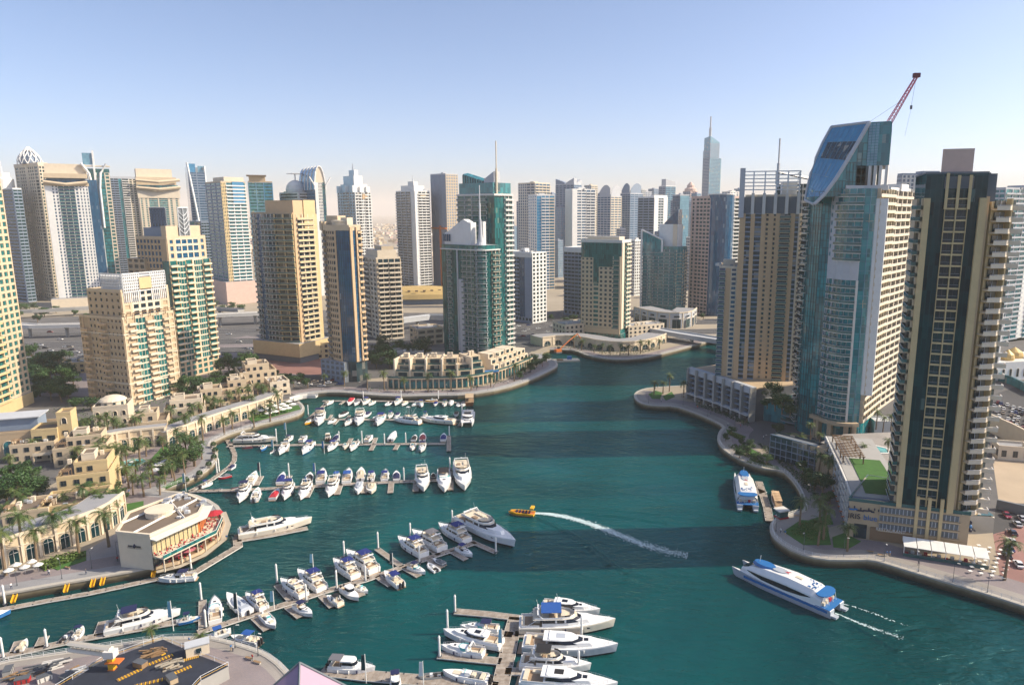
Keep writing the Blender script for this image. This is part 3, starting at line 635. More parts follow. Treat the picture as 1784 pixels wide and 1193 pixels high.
# --- black and blue tower behind it with the tilted white canopy and needle
def behind_tan():
    t = Tower('apartment_tower', 'dark blue tower with tilted white roof canopy and needle behind the tan striped tower', 405, 1420, 320, 1352, 1470, 60)
    t.core(t.rect, 0, t.h, 'g_navy'); t.fac(t.W, 0, t.h, t.nf, [(.7, 'R', dict(m='slate')), (.3, 'B', dict(m='palecream', d=1.6, n=1))]); t.fac(t.S, 0, t.h, t.nf, [(1, 'B', dict(m='palecream', n=3))])
    z = t.h; w = t.wl; mb = t.mb('roof_canopy')
    a = [(-1, w, z+7), (-1, 1, z+2), (t.wr, 1, z+3), (t.wr, w, z+8)]
    for k in range(7):
        u = k/6; p = Vector(a[0]).lerp(Vector(a[1]), u); q = Vector(a[3]).lerp(Vector(a[2]), u); mb.tube([p, q], .35, 'offwhite', 4)
    mb.face(a, 'offwhite'); mb.face([Vector(q)-Vector((0, 0, .6)) for q in a][::-1], 'offwhite')
    for k in (0, .33, .66, 1): p = Vector(a[0]).lerp(Vector(a[1]), k); mb.tube([(p.x+.5, p.y, z), p], .4, 'offwhite', 5)
    t.mast(0, w*.96, z-2, zat(405, 238)-QZ, .9, 'lightgrey', 'needle'); t.finish()
behind_tan()
def simple(name, label, Y, pc, ty, pl, pr, a, core, S, Wf, roofm='white', ph=1.5, far=True, nf=None, base=None, cat='tower', group=None, plant=True, fin=True):
    t = Tower(name, label, Y, pc, ty, pl, pr, a, nf=nf, cat=cat, group=group, fl=3.6)
    t.core(t.rect, 0, t.h, core)
    t.fac(t.S, 0, t.h, t.nf, S, far=far); t.fac(t.W, 0, t.h, t.nf, Wf, far=far)
    t.fac(t.E, 0, t.h, t.nf, S, far=True)
    t.roof(t.rect, t.h, roofm, ph, plant)
    if base: m, ex, bh = base; t.core(inset(-ex, -ex, t.wr+ex, t.wl+ex), 0, bh, m, 'podium')
    if fin: t.finish()
    return t
simple('apartment_tower', 'white tower of cream balconies squeezed in right of the sloped roof tower', 335, 1552, 332, 1535, 1592, 50, 'g_dark', [(1, 'B', dict(m='palecream', d=1.8, n=5, fin=.8))], [(.5, 'W', dict(m='white')), (.5, 'B', dict(m='palecream', d=1.5, n=1))], 'white', far=False)
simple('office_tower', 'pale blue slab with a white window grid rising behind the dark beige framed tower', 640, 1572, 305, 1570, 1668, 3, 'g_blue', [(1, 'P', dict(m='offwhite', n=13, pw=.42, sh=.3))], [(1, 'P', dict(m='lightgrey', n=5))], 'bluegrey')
simple('apartment_tower', 'teal balcony tower at the right edge of the picture behind the mosque', 520, 1752, 330, 1736, 1850, 30, 'g_teal', [(.5, 'B', dict(m='lightgrey', d=1.5, n=4)), (.1, 'W', dict(m='white')), (.4, 'B', dict(m='lightgrey', d=1.5, n=3))], [(1, 'R', dict(m='lightgrey'))], 'lightgrey')
simple('apartment_tower', 'white balcony block seen low in the gap left of the dark beige framed tower', 620, 1572, 455, 1562, 1640, 20, 'g_blue', [(1, 'B', dict(m='white', d=1.5, n=6))], [(1, 'B', dict(m='white', n=2))], 'white')
# ================================================================ left bank towers
G_ = lambda g, mw=2.0, f='frame', tr=True, k=.16: dict(g=g, mw=mw, f=f, tr=tr, k=k)
def m1():
    t = Tower('apartment_tower', 'short sand and cream tower with a pale lattice crown box, nearest the low villas', 347, 210, 510, 152, 292, 69)
    h, wl, wr = t.h, t.wl, max(t.wr, 26); wr = min(wr, 34); zt = t.z(556)
    t.core(inset(0, 0, wr, wl), 0, h, 'sand', 'wall'); nf = t.nf; fh = t.fh
    t.fac([(0, wl), (0, 0)], zt, h, round((h-zt)/fh), [(1, 'P', dict(m='sand', n=6, pw=.62, sh=.5, win=1, fm='darkmetal'))])
    wl2 = wl+6; nl = round(zt/fh); t.core(inset(-1.5, -1, wr+1, wl2), 0, zt, 'sand', 'wall')
    t.fac([(-1.5, wl2), (-1.5, -1)], 0, zt, nl, [(.08, 'P', dict(m='sand', n=1)), (.15, 'B', dict(m='tan', d=2.0, n=1, fin=.2, skip=(0, nl-1))), (.26, 'P', dict(m='sand', n=3, pw=.6, sh=.5, win=1)), (.15, 'B', dict(m='tan', d=2.0, n=1, fin=.2, skip=(0,))), (.36, 'P', dict(m='sand', n=4, pw=.62, sh=.5, win=1))])
    S2 = [(-1.5, -1), (wr+1, -1)]
    t.fac(S2, 0, zt, nl, [(.09, 'P', dict(m='cream', n=1, pw=.5)), (.14, 'B', dict(m='cream', d=1.6, n=1, r='palecream')), (.19, 'G', G_('g_green', 1.8, 'palecream', k=.7)), (.17, 'B', dict(m='cream', d=1.8, n=1, r='palecream')), (.17, 'G', G_('g_green', 1.8, 'palecream', k=.7)), (.13, 'B', dict(m='cream', d=1.6, n=1)), (.11, 'P', dict(m='cream', n=1))])
    t.fac([(0, 0), (wr, 0)], zt, h, round((h-zt)/fh), [(.2, 'P', dict(m='cream', n=1, pw=.5)), (.6, 'P', dict(m='palecream', n=4, pw=.3, sh=.35, win=1)), (.2, 'P', dict(m='cream', n=1, pw=.5))])
    t.roof(inset(0, 0, wr, wl), h, 'cream', 1.4); t.mb('roof').band([(-1.5, wl2), (-1.5, -1), (wr+1, -1)], -.3, .2, zt, zt+1.1, 'cream')
    for z in (zt*.52, zt*.82, zt*.25): t.mb('wall').band([(-1.5, wl2), (-1.5, -1), (wr+1, -1)], 0, .55, z, z+.6, 'palecream')
    pg = t.mb('pergola')
    for k in range(9): pg.box(-.6+k*wr/9, -.6, zt+2.6, .25, 3, .25, 0, 'brown')
    pg.box(wr/2, -2, zt+2.4, wr, .3, .25, 0, 'brown')
    for k in range(6): pg.box(k*wr/6, -2, zt, .25, .25, 2.4, 0, 'brown')
    # lattice crown
    x0, y0, x1, y1 = 1.2, -.5, wr*.95, wl*.62; zc = t.z(478); t.core(inset(x0+.6, y0+.6, x1-.6, y1), h-.2, zc-1.2, 'offwhite', 'crown')
    lt = t.mb('crown_lattice')
    for path in ([(x0, y1), (x0, y0)], [(x0, y0), (x1, y0)]):
        L = plen(path); n = round(L/1.1)
        z_ = h-2 if path[0][0] == x0 and path[1][1] == y0 and path[0][1] == y1 else zt+8
        for i in range(n+1):
            if path[1][0] == x1 and .38 < i/n < .62: continue
            c = L*i/n; lt.band(sub(path, max(0, c-.2), min(L, c+.2)), -.1, .25, max(z_, h-6), zc, 'steelwhite')
        for i in range(7): lt.band(path, -.1, .18, h+(zc-h)*i/6-.25, h+(zc-h)*i/6+.2, 'steelwhite')
    t.mb('crown').box((x0+x1)/2, y0-.2, h+1, (x1-x0)*.28, .6, (zc-h)*.62, 0, 'yellowsand')
    t.finish()
m1()
def m2():
    t = Tower('apartment_tower', 'tall cream tower with a dark lattice screen and a white leaf lattice on its roof', 403, 290, 417, 237, 357, 68)
    h, wl, wr = t.h, t.wl, min(max(t.wr, 26), 34); nf = t.nf; fh = t.fh
    t.core(inset(0, 0, wr, wl), 0, h, 'g_blue'); zt = t.z(452)
    t.fac([(0, wl), (0, 0)], 0, h, nf, [(.82, 'P', dict(m='sand', n=7, pw=.35, sh=.35)), (.18, 'W', dict(m='sand'))])
    t.core(inset(-1.4, wl*.7, wr, wl+7), 0, zt, 'sand', 'wall'); t.fac([(-1.4, wl+7), (-1.4, wl*.7)], 0, zt, round(zt/fh), [(1, 'P', dict(m='sand', n=3, win=1))])
    z2 = t.z(455); nl = round(z2/fh)
    t.fac([(-.0, 0), (wr, 0)], z2, h, nf-nl, [(.2, 'P', dict(m='cream', n=1, pw=.6)), (.6, 'P', dict(m='palecream', n=4, pw=.18, sh=.3)), (.2, 'P', dict(m='cream', n=1, pw=.6))])
    t.core(inset(-1, -1.2, wr+.8, 4), 0, z2, 'g_green')
    t.fac([(-1, -1.2), (wr+.8, -1.2)], 10, z2, nl-3, [(.18, 'B', dict(m='yellowsand', d=1.9, n=1, r='palecream', fin=.3)), (.2, 'G', G_('g_green', 1.7, 'palecream', k=.8)), (.17, 'B', dict(m='yellowsand', d=1.8, n=1, r='palecream')), (.03, 'W', dict(m='palecream', t=.6)), (.22, 'G', G_('g_green', 1.7, 'palecream', k=.8)), (.2, 'B', dict(m='yellowsand', d=1.9, n=1, r='palecream', fin=.3))])
    t.fac([(-1, -1.2), (wr+.8, -1.2)], 0, 10, 3, [(1, 'P', dict(m='cream', n=7, sh=.3))])
    t.fac([(wr+.8, 0), (wr+.8, 20)], 0, z2, nl, [(1, 'B', dict(m='yellowsand', n=2))])
    t.roof(inset(0, 0, wr, wl), h, 'cream', 1.6, False)
    zr = t.z(397); t.core(inset(1.5, 2, wr*.5, wl*.8), h-.2, zr, 'bluegrey', 'crown'); t.core(inset(1, 1, wr*.35, wl*.2), h, zr+1, 'cream', 'crown'); t.core(inset(wr*.62, .4, wr*.9, 9), h, zr+1, 'cream', 'crown')
    # dark screen towards the left, white leaf lattice towards the right
    zc = t.z(362); sc_ = t.mb('crown_lattice')
    y0, y1 = 2.5, wl*.62
    t.mb('crown').box(3.4, (y0+y1)/2, zr, .5, y1-y0, zc-zr, 0, 'slate')
    def leaf(mb, p, ux, w, z0, z1, m, r):
        mb.tube([(p[0], p[1], z0), (p[0], p[1], z1)], r, m, 4)
        for k in range(1, 6):
            z = z0+(z1-z0)*k/6.5
            for sg in (-1, 1): mb.tube([(p[0], p[1], z-(z1-z0)*.06), (p[0]+ux[0]*w*.32*sg, p[1]+ux[1]*w*.32*sg, z+(z1-z0)*.05), (p[0]+ux[0]*w*.5*sg, p[1]+ux[1]*w*.5*sg, z+(z1-z0)*.17)], r*.8, m, 4)
    for k in range(5): leaf(sc_, (3.0, y0+(y1-y0)*(k+.5)/5), (0, 1), (y1-y0)/5, zr, zc, 'bluegrey', .22)
    for z in (zr+.3, zc): sc_.tube([(3.0, y0, z), (3.0, y1, z)], .3, 'bluegrey', 4)
    x0, x1 = wr*.36, wr*.62; zb_ = t.z(414)
    t.mb('crown').box((x0+x1)/2, 1.0, zb_, (x1-x0)*.9, .5, zc-zb_-.4, 0, 'slate')
    leaf(sc_, ((x0+x1)/2, .3), (1, 0), x1-x0, zb_, zc, 'steelwhite', .3)
    for x in (x0, x1): sc_.tube([(x, .3, zb_), (x, .3, zc)], .35, 'steelwhite', 4)
    sc_.tube([(x0, .3, zc), (x1, .3, zc)], .35, 'steelwhite', 4)
    t.finish()
m2()
def m3():
    t = Tower('apartment_tower', 'golden tan tower with curved balcony fronts and a plain boxed roof', 452, 509, 373, 438, 541, 64)
    h, wl, wr = t.h, t.wl, min(max(t.wr, 20), 26); nf = t.nf
    Wp = [(0, wl), (-2.5, wl*.8), (-3.6, wl*.55), (-3.0, wl*.3), (-1.0, wl*.1), (0, 0)]
    t.core([(0, 0), (wr, 0), (wr, wl)]+Wp[:-1], 0, h, 'g_dark')
    zp = 13
    t.fac(Wp, zp, h, nf-3, [(.22, 'B', dict(m='lightgrey', r='g_rail', d=1.2, n=2, fin=.2)), (.10, 'G', G_('g_blue', 1.6, 'bluegrey')), (.34, 'B', dict(m='offwhite', r='g_rail', d=1.2, n=4, fin=.25)), (.34, 'B', dict(m='yellowsand', r='g_rail', d=1.8, n=2, fin=.5))])
    t.fac([(0, 0), (wr, 0)], zp, h, nf-3, [(.12, 'W', dict(m='tan', t=.7)), (.72, 'B', dict(m='palecream', r='yellowsand', d=1.9, n=3, fin=.5)), (.16, 'W', dict(m='yellowsand', t=.8))])
    t.roof(t.rect, h, 'tan', 1.1, True); zc = t.z(349)
    t.core(inset(.6, -.3, wr*.9, wl*.66), h-4, zc, 'tan', 'roof_box'); t.core(inset(wr*.45, -.9, wr*.95, wl*.3), h-9, zc+.3, 'yellowsand', 'roof_box')
    t.core([(-4.5, -3), (wr+3, -3), (wr+3, wl), (-6, wl)], 0, 4, 'slate', 'podium'); t.core([(-5.5, -4), (wr+4, -4), (wr+4, wl), (-7, wl)], 4, zp, 'yellowsand', 'podium')
    t.finish()
m3()
def m4():
    t = Tower('apartment_tower', 'slim beige tower with a curved blue glass strip running its full height', 396, 608, 402, 563, 624, 55)
    h, wl, wr = t.h, t.wl, min(max(t.wr, 8), 22); nf = t.nf; zp = 12
    Wp = [(0, wl), (-3, wl*.72), (-4, wl*.4), (-2.6, wl*.15), (0, 0)]
    t.core([(0, 0), (wr, 0), (wr, wl)]+Wp[:-1], 0, h, 'g_dark')
    t.fac(Wp, zp, h, nf-3, [(.30, 'B', dict(m='sand', d=1.3, n=2, r='slate', fin=.5)), (.34, 'P', dict(m='sand', n=4, pw=.35, sh=.4, win=1)), (.04, 'W', dict(m='tan', t=.6)), (.32, 'G', G_('g_blue', 1.3, 'g_deep'))])
    t.fac([(0, 0), (wr, 0)], zp, h+2, nf-3, [(.22, 'W', dict(m='tan', t=.9)), (.3, 'G', G_('g_blue', 3, 'slate')), (.12, 'W', dict(m='tan', t=.9)), (.36, 'B', dict(m='tan', d=1.3, n=1))])
    t.roof([(0, 0), (wr, 0), (wr, wl)]+Wp[:-1], h, 'cream', 3.2, False); zc = t.z(376)
    t.mb('crown').lathe(wr*.3, wl*.4, [(5.2, h), (5.2, h+4.6), (5.6, h+4.8), (5.6, h+5.6), (3, h+5.8)], 'palecream', 20); t.core(inset(wr*.2, wl*.5, wr*.9, wl*.95), h, zc, 'cream', 'crown'); t.core(inset(wr*.1, wl*.1, wr*.6, wl*.34), h, zc-1, 'palecream', 'crown')
    for q in (.82, .95): t.mb('crown').box(-1.5, wl*q, h, 2, 2, 5, 0, 'cream')
    t.core([(-5, 4), (wr+1, 3), (wr+1, wl), (-7, wl)], 0, zp, 'slate', 'podium'); t.fac([(-7, wl), (-5, 4)], 0, zp, 4, [(1, 'P', dict(m='bluegrey', n=5))])
    t.finish()
m4()
def m5():
    t = simple('apartment_block', 'broad cream block of long white balcony bands behind the slim blue striped tower', 532, 655, 452, 632, 697, 33, 'g_dark', [(.06, 'W', dict(m='cream')), (.44, 'B', dict(m='palecream', d=1.5, n=2, fin=.2)), (.50, 'B', dict(m='palecream', d=2.2, n=2, fin=.2))], [(.5, 'B', dict(m='palecream', n=1)), (.5, 'P', dict(m='palecream', n=2))], 'palecream', far=False, fin=False)
    zc = t.z(434); t.core(inset(2, 2, t.wr-2, t.wl-2), t.h, zc-1, 'palecream', 'crown'); t.core(inset(t.wr*.3, 3, t.wr*.8, t.wl*.6), t.h, zc+2, 'cream', 'crown'); t.finish()
m5()
def m6():
    t = Tower('glass_tower', 'green glass waterfront tower with a white curved sail crown and thin mast', 437, 838, 428, 769, 866, 52)
    h, wl, wr = t.h, t.wl, min(max(t.wr, 16), 24); nf = t.nf; zp = 8
    c = arc(3.5, 3.5, 4.6, 200, 250, 4); Wp = [(0, wl), (0, 6)]
    t.core([(0, wl), (0, 5)]+arc(4.5, 4.5, 4.6, 185, 265, 5)+[(wr, 0), (wr, wl)], 0, h, 'g_green')
    t.fac([(0, wl), (0, 5)], zp, h-3, nf-3, [(.17, 'G', G_('g_green', 1.6, 'g_deep')), (.13, 'B', dict(m='lightgrey', r='g_rail', d=1.0, n=1)), (.16, 'G', G_('g_green', 1.6, 'g_deep')), (.04, 'W', dict(m='lightgrey', t=.6)), (.12, 'G', G_('g_green', 1.5, 'g_deep')), (.38, 'B', dict(m='lightgrey', r='g_rail', d=1.6, n=3, fin=.2))])
    t.mb('wall').box(-.6, 5+(wl-5)*.40, 0, 1.3, 4.2, t.z(489), 0, 'lightgrey')
    t.fac(arc(4.5, 4.5, 4.6, 185, 265, 5), zp, h-3, nf-3, [(1, 'B', dict(m='lightgrey', r='g_rail', d=1.8, n=1))])
    t.fac([(5, 0), (wr, 0)], zp, h-3, nf-3, [(.35, 'G', G_('g_green', 1.5, 'g_deep')), (.65, 'B', dict(m='palecream', r='g_rail', d=1.9, n=2, fin=.3))])
    t.mb('roof').band([(0, wl), (0, 5)]+arc(4.5, 4.5, 4.6, 185, 265, 5)+[(wr, 0)], -.6, 1.6, h-3.2, h-2.6, 'white')
    # sail crown
    zs = t.z(388); sl = t.mb('sail_crown')
    prof = [(0, h+7), (.2, h+9.5), (.4, h+13), (.6, h+16), (.75, zs), (.82, zs)]
    y0, y1 = wl*.95, 4.5
    for x, q in ((1.5, 0), (2.6, 1)): pass
    pts = [(y0+(y1-y0)*k, z) for k, z in prof]
    for (ya, za), (yb, zb_) in zip(pts, pts[1:]):
        sl.prism([(1.2, ya), (1.2, yb), (6, yb), (6, ya)], h-.5, 0, 'white', poly2=[(1.2, ya, za), (1.2, yb, zb_), (6, yb, zb_), (6, ya, za)])
    for k in range(4): sl.box(.6, wl*(.80+.05*k), h+2, .6, .8, 4.5, 0, 'g_blue')
    sl.lathe(4.5, 4.8, [(5.0, h-2), (3.6, h-.5), (2.2, h+2), (1.3, h+6), (.9, h+11), (.8, h+16)], 'lightgrey', 14); sl.box(7.5, 5, h-1, 2.2, 2.2, zs-h+1.5, 0, 'white')
    t.mast(4.5, 4.8, h+15, t.z(322), .5); t.finish()
m6()
def m7():
    t = Tower('glass_tower', 'taller green glass tower with slanted glass crown and mast behind the sail topped one', 487, 861, 340, 797, 885, 52)
    h, wl, wr = t.h, t.wl, min(max(t.wr, 18), 26); nf = t.nf; t.core(inset(0, 0, wr, wl), 0, h, 'g_green')
    t.fac([(0, wl), (0, 0)], 0, h, nf, [(.8, 'B', dict(m='lightgrey', r='g_rail', d=1.5, n=4, fin=.2)), (.2, 'G', G_('g_green', 1.5, 'g_deep'))]); t.fac([(0, 0), (wr, 0)], 0, h, nf, [(.55, 'G', G_('g_green', 1.6, 'g_teal')), (.45, 'B', dict(m='offwhite', d=1.8, n=2))])
    zc = t.z(318); t.core(inset(0, 1, wr, wl*.95), h, zc, 'g_teal', 'crown'); t.mb('roof').band([(0, wl), (0, 0), (wr, 0)], -.3, 1.2, h-.3, h+1.0, 'offwhite')
    c = t.mb('crown_fins'); zt = t.z(301)
    y0, y1 = wl*.86, wl*.32
    c.prism([(1, y0), (1, y1), (6, y1), (6, y0)], zc-6, 0, 'g_teal', poly2=[(1, y0, zt), (1, y1, zt-5), (6, y1, zt-4), (6, y0, zt+1)])
    for k in range(9): y = y0+(y1-y0)*k/8; c.box(.8, y, zc-6, .5, .35, zt-zc+5.5-5*k/8, 0, 'g_deep')
    c.prism([(1, y1-1), (1, 1), (7, 1), (7, y1-1)], zc-6, 0, 'lightgrey', poly2=[(1, y1-1, zt-4), (1, 1, zt+1), (7, 1, zt+1), (7, y1-1, zt-4)])
    t.mb('roof').box(4, wl*.45, zc-6, 6, 7, 5, 0, 'offwhite'); t.mast(3, .5, h, t.z(245), .8, 'palecream'); t.finish()
m7()
def m8(label, Y, pc, ty, pl, pr):
    t = Tower('apartment_block', label, Y, pc, ty, pl, pr, 48); h = t.h; t.core(t.rect, 0, h, 'g_navy')
    t.fac(t.W, 5, h-4, t.nf-2, [(.56, 'B', dict(m='bluegrey', r='bluegrey', d=1.1, n=5)), (.2, 'G', G_('g_blue', 2, 'g_deep')), (.24, 'W', dict(m='bluegrey', t=.6))])
    t.fac(t.S, 0, h, t.nf, [(1, 'P', dict(m='white', n=4, pw=.4, sh=.34, t=.8))]); t.mb('wall').band([(0, t.wl), (0, 0)], -.1, .9, h-4, h, 'offwhite')
    t.fac(t.W, 0, 5, 1, [(1, 'P', dict(m='bluegrey', n=8))]); t.roof(t.rect, h, 'white', .8); t.finish()
m8('dark blue balcony block with a white sunlit end wall, right of the green glass pair', 612, 926, 441, 880, 951)
m8('dark blue balcony block half hidden behind the cream and green riverside tower', 640, 1040, 434, 983, 1075)
def m10():
    t = Tower('apartment_tower', 'cream tower with a green glass top that steps down its front, beside the road bridge', 528, 1083, 420, 1013, 1098, 64)
    h, wl, wr = t.h, t.wl, min(max(t.wr, 14), 22); nf = t.nf; fh = t.fh; t.core(t.rect[:1]+[(wr, 0), (wr, wl), (0, wl)], 0, h, 'g_green'); zp = 9
    W_ = [(0, wl), (0, 0)]; sb = lambda a, b: sub(W_, wl*a, wl*b)
    z1, z2 = t.z(450), t.z(466); n = lambda z: max(2, round((z-zp)/fh))
    t.fac(sb(0, .31), zp, z1, n(z1), [(1, 'P', dict(m='cream', n=3, pw=.48, sh=.42, win=1))]); t.fac(sb(.31, .45), zp, t.z(495), n(t.z(495)), [(1, 'R', dict(m='cream', n=1, sh=.4))])
    t.fac(sb(.45, .80), zp, z2, n(z2), [(1, 'P', dict(m='cream', n=3, pw=.48, sh=.42, win=1))]); t.fac(sb(.80, 1), zp, t.z(447), n(t.z(447)), [(.8, 'B', dict(m='palecream', d=1.4, n=1, r='g_rail')), (.2, 'W', dict(m='cream', t=1.2))])
    t.fac(sb(0, .8), z1, h-1, 8, [(1, 'G', G_('g_green', 1.8, 'g_deep'))]); t.fac(sb(.31, .45), t.z(495), z1, 10, [(1, 'G', G_('g_green', 1.8, 'g_deep'))]); t.fac(sb(.45, .8), z2, z1, 4, [(1, 'G', G_('g_green', 1.8, 'g_deep'))])
    t.fac([(0, 0), (wr, 0)], zp, h, nf-2, [(.25, 'W', dict(m='palecream', t=.8)), (.2, 'G', G_('g_green', 1.5, 'g_deep')), (.55, 'B', dict(m='palecream', d=1.6, n=2, fin=.3))])
    t.mb('roof').band([(0, wl), (0, 0), (wr, 0)], -.4, .9, h-1.5, h+.8, 'offwhite'); t.core(inset(wr*.2, wl*.1, wr*.8, wl*.9), h, h+3, 'palecream', 'roof_plant')
    t.mb('wall').band(W_, -.1, 1.0, z1-.5, z1+.5, 'cream') if 0 else None
    t.core(inset(-.6, -.6, wr+.4, wl+.4), 0, zp-4, 'g_green', 'podium'); t.mb('podium').band([(-.6, wl), (-.6, 0)], 0, .8, zp-4, zp, 'cream')
    t.finish()
m10()
def m11():
    t = Tower('glass_tower', 'teal curved balcony tower with a white pointed sail edge and a pale roof box', 667, 1187, 430, 1120, 1197, 60)
    h, wl, wr = t.h, t.wl, min(max(t.wr, 16), 26); nf = t.nf
    c = arc(5, 5, 5.2, 185, 265, 5); t.core([(0, wl), (0, 6)]+c+[(wr, 0), (wr, wl)], 0, h, 'g_teal')
    t.fac([(0, wl), (0, 6)], 8, h-3, nf-3, [(1, 'B', dict(m='lightgrey', r='g_teal', d=1.3, n=6, fin=.1))], far=False)
    t.fac(c, 8, h-3, nf-3, [(1, 'B', dict(m='palecream', r='g_teal', d=1.8, n=1))], far=False); t.fac([(6, 0), (wr, 0)], 8, h-3, nf-3, [(1, 'B', dict(m='palecream', d=1.8, n=2))], far=True)
    zs = t.z(402); s = t.mb('sail_crown'); y1 = wl*.48
    s.prism([(-.8, wl), (-.8, y1), (3, y1), (3, wl)], h-9, 0, 'g_teal', poly2=[(-.8, wl, zs), (-.8, y1, t.z(419)), (3, y1, t.z(419)), (3, wl, zs)])
    s.tube([(-1.2, wl+.6, 0), (-1.2, wl+.8, h*.5), (-1.2, wl+1, zs+.5)], .9, 'white', 5); s.tube([(-1.2, wl+1, zs+.5), (-1.2, y1, t.z(419)+.6)], .8, 'white', 5); s.tube([(-1.2, y1, t.z(419)+.6), (-1.2, y1, t.z(440))], 1.0, 'white', 5)
    z1 = t.z(391); t.core(inset(4, 5, wr, wl*.62), h, z1, 'white', 'roof_box'); t.mb('roof_box').box(3.5, 8, h, .8, 4, z1-h, 0, 'palecream'); s.prism([(5, 6), (wr, 6), (wr, wl*.5), (5, wl*.5)], z1, 0, 'g_blue', poly2=[(5, 6, z1+14), (wr, 6, z1+14), (wr, wl*.5, z1+1), (5, wl*.5, z1+1)])
    t.finish()
m11()
def m12():
    t = Tower('apartment_tower', 'dusty pink window grid tower joined to a dark blue glass cylinder', 660, 1245, 345, 1205, 1290, 35)
    h, wl, wr = t.h, t.wl, t.wr; t.core(t.rect, 0, h, 'g_navy')
    t.fac(t.W, 0, h, t.nf, [(.22, 'P', dict(m='pink', n=1, pw=.6)), (.78, 'P', dict(m='pink', n=5, pw=.24, sh=.42))], far=True); t.fac(t.S, 0, h, t.nf, [(.55, 'G', G_('g_blue', 0, 'g_deep')), (.45, 'B', dict(m='offwhite', n=2, d=1.4))], far=True)
    t.mb('glass_cylinder').lathe(wr*.32, 2, [(wr*.34, 0), (wr*.34, h+3)], 'g_blue', 22); t.mb('glass_cylinder').lathe(wr*.32, 2, [(wr*.34+.5, h+3), (wr*.34+.5, h+4)], 'white', 22); t.roof(t.rect, h, 'pink', 2); t.finish()
m12()
# ================================================================ background skyline
Pm = lambda m, n=5, pw=.36, sh=.36, t=.35: dict(m=m, n=n, pw=pw, sh=sh, t=t)
Bm = lambda m, n=3, d=1.4, **k: dict(m=m, n=n, d=d, **k)
Rm = lambda m, n=2, sh=.42: dict(m=m, n=n, sh=sh)
# far left edge, close by: green glass bays and yellow balconies
def l0():
    t = Tower('apartment_tower', 'cream tower with green glass bays and yellow balconies at the left picture edge', 318, -12, 235, -95, 5, 8, nf=38)
    t.wr = 26; t.wl = 30; x, y = t.wr, t.wl; h = t.h
    # its right edge stands at the picture column 5
    t.root.location.x = -270-26
    t.core(inset(0, 0, x, y), 0, h, 'g_green'); S = [(0, 0), (x-7, 0)]
    t.fac(S, 6, h, 36, [(.3, 'B', Bm('yellowsand', 1, 1.6, r='palecream')), (.35, 'G', G_('g_green', 1.7, 'palecream', k=.7)), (.35, 'G', G_('g_green', 1.7, 'palecream', k=.7))])
    t.fac([(x-7, 0), (x-4, -1), (x, 1.5)], 6, h, 36, [(1, 'B', Bm('yellowsand', 1, 2.2, r='palecream', fin=.2))]); t.fac([(x, 1.5), (x, y)], 6, h, 36, [(.4, 'B', Bm('yellowsand', 2, 2.0, r='yellowsand')), (.6, 'P', Pm('cream', 4))])
    t.core(inset(-1, -1.2, x+1.2, y), 0, 6, 'yellowsand', 'podium'); t.finish()
l0()
t = simple('apartment_tower', 'dark blue tower with a round white drum top behind the yellow balconied tower', 760, 22, 330, -30, 30, 62, 'g_navy', [(1, 'R', Rm('bluegrey'))], [(1, 'R', Rm('bluegrey'))], 'white', fin=False)
t.mb('crown').lathe(t.wr*.4, t.wl*.4, [(10, t.h), (10, t.h+11), (7, t.h+13), (7, t.h+18)], 'white', 16); t.mast(t.wr*.4, t.wl*.4, t.h+18, t.z(278), .8); t.finish()
def l2():
    t = Tower('apartment_tower', 'pale tower with window grids topped by a pointed white lattice dome', 770, 66, 284, 25, 78, 56); h = t.h; t.core(t.rect, 0, h, 'g_navy')
    t.fac(t.W, 0, h, t.nf, [(.2, 'P', Pm('palecream', 1)), (.25, 'P', Pm('palecream', 3, .25)), (.1, 'W', dict(m='palecream')), (.25, 'P', Pm('palecream', 3, .25)), (.2, 'P', Pm('palecream', 1))], far=True); t.fac(t.S, 0, h, t.nf, [(1, 'P', Pm('palecream', 3))], far=True)
    c = t.mb('lattice_dome'); r = 11.5; cx, cy_ = t.wr*.5, t.wl*.5; zt = t.z(253)-h; n = 12
    prof = [(1, 0), (.97, .22), (.84, .42), (.62, .62), (.32, .82), (0.04, 1)]
    c.lathe(cx, cy_, [(r*.8, h), (r*.8, h+zt*.3), (r*.5, h+zt*.62), (.6, h+zt*.9)], 'bluegrey', 12)
    for k in range(n):
        for sg in (-1, 1): c.tube([(cx+r*a*math.cos(2*math.pi*(k+sg*z*1.5)/n), cy_+r*a*math.sin(2*math.pi*(k+sg*z*1.5)/n), h+z*zt) for a, z in prof], .55, 'white', 4)
    t.core(inset(-.6, -.6, t.wr+.6, t.wl+.6), h-3, h+.6, 'palecream', 'roof'); t.finish()
l2()
